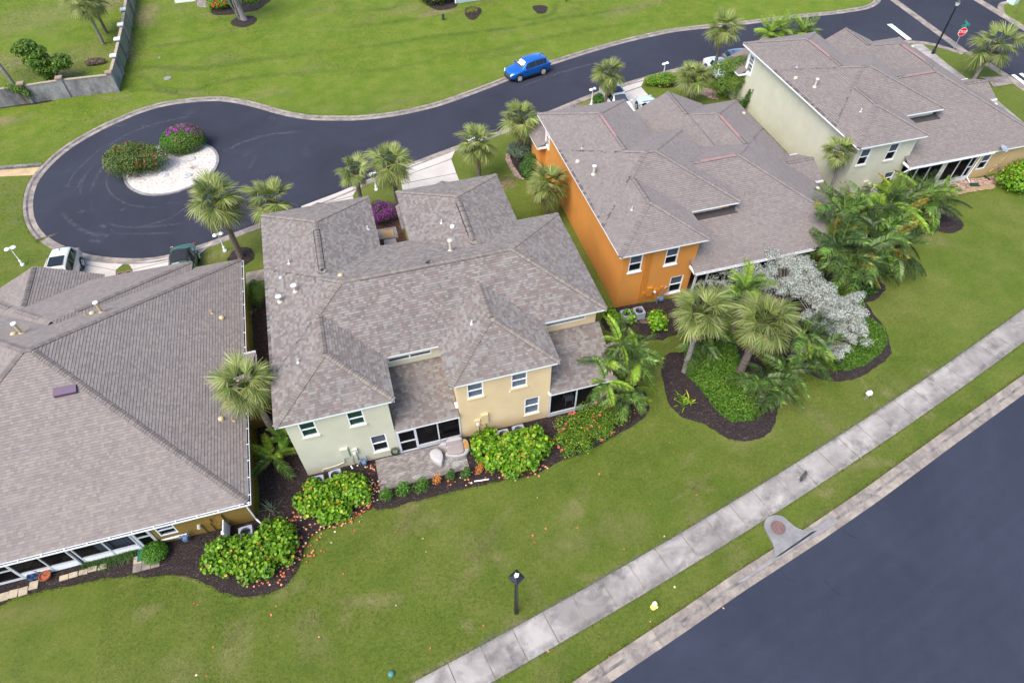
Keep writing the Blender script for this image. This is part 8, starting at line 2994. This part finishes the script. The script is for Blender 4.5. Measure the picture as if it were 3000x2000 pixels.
soft_block(ccw(curve_pts([(-.52, -.28), (-.40, .05), (-.42, .22), (.38, .24), (.44, -.05), (.42, -.42), (.1, -.50), (-.25, -.42)], 4, True)), .30, .42, .05, 'seat_cushion', fab2, t)
soft_block(ccw(curve_pts([(-.42, .22), (-.36, .40), (-.2, .46), (.25, .47), (.38, .40), (.40, .24)], 3, True)), .30, .66, .06, 'back_cushion', fab1, t)
soft_block(ccw(curve_pts([(-.80, .28), (-.70, .40), (-.44, .40), (-.44, .22), (-.55, .16)], 3, True)), .30, .44, .05, 'arm_cushion', fab1, t)
for k in range(5):
 b = MB()
 b.box((.50 + .052 * k, .02, .335), (.046, .56 - .07 * abs(k - 2), .025))
 b.build('slat', teak, t, local=True)
b = MB()
b.prism(curve_pts([(.44, .36), (.62, .36), (.76, .1), (.66, -.32), (.50, -.40), (.45, -.1)], 3, True), .29, .32)
b.build('shelf_rim', fab1, t, local=True)
t = thing('ottoman', (1.0, 18.78, .13), 'grey boat shaped ottoman left of the patio lounge seat', 'ottoman', rz=-.15)
ol = ccw(curve_pts([(0.22, -.56), (-.18, -.28), (-.38, .10), (-.34, .34), (-.10, .46), (.16, .40), (.34, .15), (.36, -.2)], 4, True))
soft_block(ol, 0, .28, .05, 'base', fab1, t, 0)
soft_block([(x * .95, y * .95) for x, y in ol], .28, .40, .05, 'cushion', plain('light_grey_cushion', (0.42, 0.39, 0.38), .85, var=.06, scale=10), t)

# table and chairs behind the right screen
pl = plain('white_resin', (0.66, 0.68, 0.70), .5, var=.05)
t = thing('porch_table', (9.3, 21.2, .06), 'round white table inside the dark right hand porch', 'table')
b = MB()
b.lathe((0, 0, .68), [(.55, 0), (.56, .03), (0, .035)], 22)
b.build('tabletop', pl, t, local=True)
for a in range(4):
 b = MB()
 b.tube([(.12 * math.cos(a * 1.57), .12 * math.sin(a * 1.57), .68), (.40 * math.cos(a * 1.57), .40 * math.sin(a * 1.57), 0)], .03, 6)
 b.build('leg', pl, t, local=True)
def chair(x, y, rz, label):
 t = thing('porch_chair', (x, y, .06), label, 'chair', 'white resin chairs inside the right porch', rz)
 b = MB()
 b.box((0, 0, .43), (.44, .44, .03))
 b.build('seat', pl, t, local=True)
 for k in range(6):
  b = MB()
  b.box((-.19 + .076 * k, -.24 - .02, .66), (.05, .02, .42))
  b.build('back_slat', pl, t, local=True)
 b = MB()
 b.box((0, -.27, .88), (.46, .03, .06))
 for s in (1, -1):
  b.box((s * .22, 0, .62), (.05, .46, .03))
 b.build('frame', pl, t, local=True)
 for sx in (1, -1):
  for sy in (1, -1):
   b = MB()
   b.tube([(sx * .19, sy * .19, .43), (sx * .24, sy * .24, 0)], .022, 6)
   b.build('leg', pl, t, local=True)
chair(9.25, 20.45, 0, 'white chair nearest the screen, in front of the porch table')
chair(10.15, 21.2, 1.57, 'white chair right of the porch table, beyond the post')
chair(8.45, 21.2, -1.57, 'white chair left of the porch table')

# grill under a cover in the left porch
t = thing('covered_grill', (2.1, 20.6, .06), 'black covered grill standing inside the left porch', 'grill')
b = MB()
b.box((0, 0, .45), (.9, .6, .9), 0, .5, .92)
b.box((0, 0, .98), (.82, .50, .18), 0, .5, .7)
b.build('cover', M['softtop'], t, local=True)

# bird on the ridge
t = tag(link('blackbird', None), 'small black bird perched on the ridge of the middle house', 'bird')
bx, by = (2.80,26.88)
t.location = (bx, 26.76, 7.30)
bm_b = bpy.data.meshes.new('body')
import bmesh
bmb = bmesh.new()
vv = [bmb.verts.new(p) for p in ((-.16, 0, .02), (-.05, 0, .05), (.05, 0, .09), (.11, 0, .14), (.15, 0, .15), (.20, 0, .145), (.0, .02, -.02), (.01, -.02, -.02))]
for a, c in ((0, 1), (1, 2), (2, 3), (3, 4), (4, 5), (1, 6), (1, 7)):
 bmb.edges.new((vv[a], vv[c]))
bmb.to_mesh(bm_b)
bmb.free()
ob_ = link('body', bm_b, t)
bm_b.materials.append(M['black'])
sk = ob_.modifiers.new('skin', 'SKIN')
for k, rr in enumerate((.025, .055, .062, .045, .042, .008, .008, .008)):
 bm_b.skin_vertices[0].data[k].radius = (rr, rr)
bm_b.skin_vertices[0].data[1].use_root = True
ob_.modifiers.new('sub', 'SUBSURF').render_levels = 2

# odds and ends
def stick(name, label, cat, p, q, rr, mat, z=.1):
 t = tag(link(name, None), label, cat)
 t.location = (p[0], p[1], z)
 b = MB()
 n_ = 5
 b.tube([(p[0] + (q[0] - p[0]) * k / n_, p[1] + (q[1] - p[1]) * k / n_, z + .01 * math.sin(k * 2)) for k in range(n_ + 1)], rr, 6)
 b.build('length', mat, t)
stick('white_pipe', 'white plastic pipe lying along the mulch edge below the patio', 'pipe', (2.65,16.88), (3.44,16.79), .035, M['white'], .12)
stick('white_pipe', 'short white pipe lying in the mulch by the sage green wall', 'pipe', (-3.66,19.68), (-3.58,19.48), .04, M['white'], .12)
stick('black_drain', 'black drain hose leading from the sand coloured wall into the chips', 'hose', (49.04,32.03), (49.12,31.48), .05, M['black'], .12)
q = (47.40,31.24)
t = tag(link('splash_block', None), 'dark green splash block under the white downspout', 'splash block')
t.location = (q[0], q[1], .1)
b = MB()
b.box((0, 0, .03), (.7, .3, .05), -.3)
b.box((0.04, .13, .08), (.7, .04, .08), -.3)
b.box((-.04, -.13, .08), (.7, .04, .08), -.3)
b.build('tray', plain('dark_green_plastic', (0.01, 0.05, 0.04), .6, var=.1), t, local=True)
rk = plain('grey_rock', (0.42, 0.41, 0.40), .85, var=.3, scale=6, bump_s=.6)
for k, (px, s, lab) in enumerate((((-14.09,51.77), .28, 'small bluish rock in the middle of the island gravel'), ((-13.20,50.01), .42, 'flat grey rock at the front of the island gravel'), ((-15.04,50.67), .40, 'pale rock at the foot of the red flowered island bush'), ((-12.95,52.39), .42, 'brownish rock behind the dry shrub on the island'))):
 t = tag(link('rock', None), lab, 'rock', 'rocks on the island gravel')
 t.location = (px[0], px[1], .16)
 rr = random.Random(k)
 rr = random.Random(k + 50)
 b = MB()
 n_ = 9
 prof = [(s, 0), (s * .95, s * .25), (s * .6, s * .45), (s * .05, s * .5)]
 ring_ = [[(rx_ * math.cos(2 * math.pi * j / n_) * rr.uniform(.8, 1.2), rx_ * .75 * math.sin(2 * math.pi * j / n_) * rr.uniform(.8, 1.2), zz * rr.uniform(.8, 1.2)) for j in range(n_)] for rx_, zz in prof]
 for i in range(3):
  for j in range(n_):
   b.poly([ring_[i][j], ring_[i][(j + 1) % n_], ring_[i + 1][(j + 1) % n_], ring_[i + 1][j]])
 b.poly(ring_[-1])
 b.build('stone', rk, t, local=True)

# the building corner and the pale block at the top edge
c0, c1 = (15.11,76.05), (18.20,76.16)
u_ = np.array(c1) - np.array(c0)
u_ = u_ / np.linalg.norm(u_)
n_v = np.array((-u_[1], u_[0]))
fh = tag(link('far_house', None), 'corner of a pale blue house cut by the top edge', 'house')
fh.location = (c0[0], c0[1], 0)
e_ = np.array(c0) + u_ * 9.5
f3, f4 = e_ + n_v * 8, np.array(c0) + n_v * 8
wall(fh, c0, tuple(e_), 0, 2.6, M['blue_stucco'], [(2.0, 3.2, .9, 2.1)])
Wx = Wall(c0, tuple(e_), 0, 2.6)
window(fh, Wx, 2.0, 3.2, .9, 2.1, 'shade')
wall(fh, tuple(e_), tuple(f3), 0, 2.6, M['blue_stucco'])
wall(fh, tuple(f3), tuple(f4), 0, 2.6, M['blue_stucco'])
wall(fh, tuple(f4), c0, 0, 2.6, M['blue_stucco'])
b = MB()
for s in (0.0, 9.5):
 p = np.array(c0) + u_ * s
 b.box((p[0], p[1], 1.3), (.14, .14, 2.6), math.atan2(u_[1], u_[0]))
b.build('corner_board', M['white'], fh)
b = MB()
cc = [np.array(c0) - u_ * .5 - n_v * .5, e_ + u_ * .5 - n_v * .5, f3 + u_ * .5 + n_v * .5, f4 - u_ * .5 + n_v * .5]
pk = (cc[0] + cc[1] + cc[2] + cc[3]) / 4
for k in range(4):
 b.poly([(*cc[k], 2.65), (*cc[(k + 1) % 4], 2.65), (*pk, 5.0)])
b.build('roof', M['deck'], fh)
q = (-14.53,85.29)
t = tag(link('pool_pump_box', None), 'white box standing on the grass at the top edge', 'utility box')
t.location = (q[0], q[1], 0)
b = MB()
b.box((0, .3, .35), (2.2, .9, .7), 0)
b.build('housing', M['white'], t, local=True)
b = MB()
b.box((0, .3, .73), (2.3, 1.0, .06), 0)
b.build('lid', M['apron'], t, local=True)
fp = struct(sheet('far_path', [(-13.25,83.53),(-13.37,87.2),(-12,86.8),(-11.82,83.11),(-12.45,83.01)], .02, M['kerb']))
q = (27.36,73.02)
t = tag(link('bollard_light', None), 'tiny black garden light on the far lawn at the top edge', 'garden light')
t.location = (q[0], q[1], 0)
b = MB()
b.lathe((0, 0, 0), [(.05, 0), (.05, .45), (.14, .47), (.10, .58), (0, .60)], 10)
b.build('post', M['black'], t, local=True)
q = (75.87,58.14)
t = tag(link('utility_cabinet', None), 'pale green cabinet on the corner lawn at the top right', 'utility cabinet')
t.location = (q[0], q[1], 0)
b = MB()
b.box((0, .3, .5), (1.0, .9, 1.0), .3, .5, .95)
b.build('housing', plain('pale_teal', (0.50, 0.60, 0.56), .5, var=.05), t, local=True)
q = (74.13,56.10)
t = tag(link('sapling', None), 'thin bare sapling on the corner lawn at the top right', 'tree')
t.location = (q[0], q[1], 0)
b = MB()
b.tube([(0, 0, -.02), (.05, 0, 1.2), (.1, .05, 2.6)], [.05, .04, .02], 6)
b.tube([(.06, 0, 1.5), (.4, .1, 2.2)], [.025, .01], 5)
b.tube([(.06, 0, 1.7), (-.3, .1, 2.3)], [.025, .01], 5)
b.build('trunk', M['twig'], t, local=True)

# grass itself: short blades over the lawns nearest the lens
def meadow(name, x0, x1, y0, y1, n, h, w, seed):
 rnd = np.random.default_rng(seed)
 P = np.column_stack((rnd.uniform(x0, x1, n), rnd.uniform(y0, y1, n), np.zeros(n)))
 dens = .5 + .5 * np.sin(P[:, 0] * .9 + 1.7 * np.sin(P[:, 1] * .55)) * np.cos(P[:, 1] * 1.1 + 1.3 * np.sin(P[:, 0] * .4))
 keep = rnd.uniform(size=n) < .45 + .55 * dens
 keep &= P[:, 1] < 25.5 + 0 * P[:, 0]
 # not on the road, pavement or beds
 ml = np.array(mline)
 yr = np.interp(P[:, 0], ml[:, 0], ml[:, 1])
 keep &= P[:, 1] > yr + 1.05
 s = np.array(swl)
 ys = np.interp(P[:, 0], s[:, 0], s[:, 1])
 keep &= (P[:, 1] > ys + .02) | (P[:, 1] < ys - 1.92)
 P = P[keep]
 for o in [ob for ob in COL.objects if ob.name.startswith(('mulch_bed', 'wood_chip', 'storm_inlet'))]:
  me = o.data
  if me is None:
   keep = (np.hypot(P[:, 0] - o.location.x, P[:, 1] - o.location.y) > 1.5)
   P = P[keep]
   continue
  V = np.empty(len(me.vertices) * 3, np.float32)
  me.vertices.foreach_get('co', V)
  V = V.reshape(-1, 3)
  cells = set(map(tuple, np.floor(V[:, :2] / .45).astype(int).tolist()))
  c = np.floor(P[:, :2] / .45).astype(int)
  keep = np.array([tuple(q) not in cells for q in c.tolist()])
  P = P[keep]
 n = len(P)
 az = rnd.uniform(0, 6.28, n)
 hh = h * rnd.uniform(.4, 1.2, n)
 d = np.stack((np.cos(az), np.sin(az), np.zeros(n)), 1)
 tip = P + rnd.normal(0, .035, P.shape) * np.array((1, 1, 0)) + np.stack((np.zeros(n), np.zeros(n), hh), 1)
 V = np.stack((P - d * w, P + d * w, tip), 1).reshape(-1, 3)
 tone = np.clip(rnd.normal(.5, .22, n) + .25 * np.sin(P[:, 0] * .31 + P[:, 1] * .47), 0, 1)
 return stuff(np_mesh(name, V, np.arange(n * 3).reshape(-1, 3), M['blade'], None, tone=tone))
meadow('grass', -16, 34, 4.5, 25.4, 330000, .055, .012, 5)
def far_meadow(name, n, seed):
 rnd = np.random.default_rng(seed)
 P = np.column_stack((rnd.uniform(-46, 46, n), rnd.uniform(38, 92, n), np.zeros(n)))
 keep = np.ones(n, bool)
 ins = np.zeros(n, bool)
 o = np.array(offset_line(north, -1.0) + offset_line(south, -1.2) + list(gutter_n[::-1]))
 for a, c in zip(o, np.roll(o, -1, 0)):
  ins ^= ((a[1] > P[:, 1]) != (c[1] > P[:, 1])) & (P[:, 0] < (c[0] - a[0]) * (P[:, 1] - a[1]) / (c[1] - a[1] + 1e-12) + a[0])
 keep = ~ins & ((P[:, 1] > 62.5) | (P[:, 0] < -20)) & (rnd.uniform(size=n) < .6 + .4 * np.sin(P[:, 0] * .5 + np.sin(P[:, 1] * .4)))
 P = P[keep]
 n = len(P)
 az = rnd.uniform(0, 6.28, n)
 d = np.stack((np.cos(az), np.sin(az), np.zeros(n)), 1)
 tip = P + rnd.normal(0, .05, P.shape) * np.array((1, 1, 0)) + np.stack((np.zeros(n), np.zeros(n), .07 * rnd.uniform(.5, 1.2, n)), 1)
 V = np.stack((P - d * .02, P + d * .02, tip), 1).reshape(-1, 3)
 return stuff(np_mesh(name, V, np.arange(n * 3).reshape(-1, 3), M['blade'], None, tone=np.clip(rnd.normal(.55, .2, n) + .2 * np.sin(P[:, 0] * .2 + P[:, 1] * .33), 0, 1)))
far_meadow('far_grass', 260000, 6)
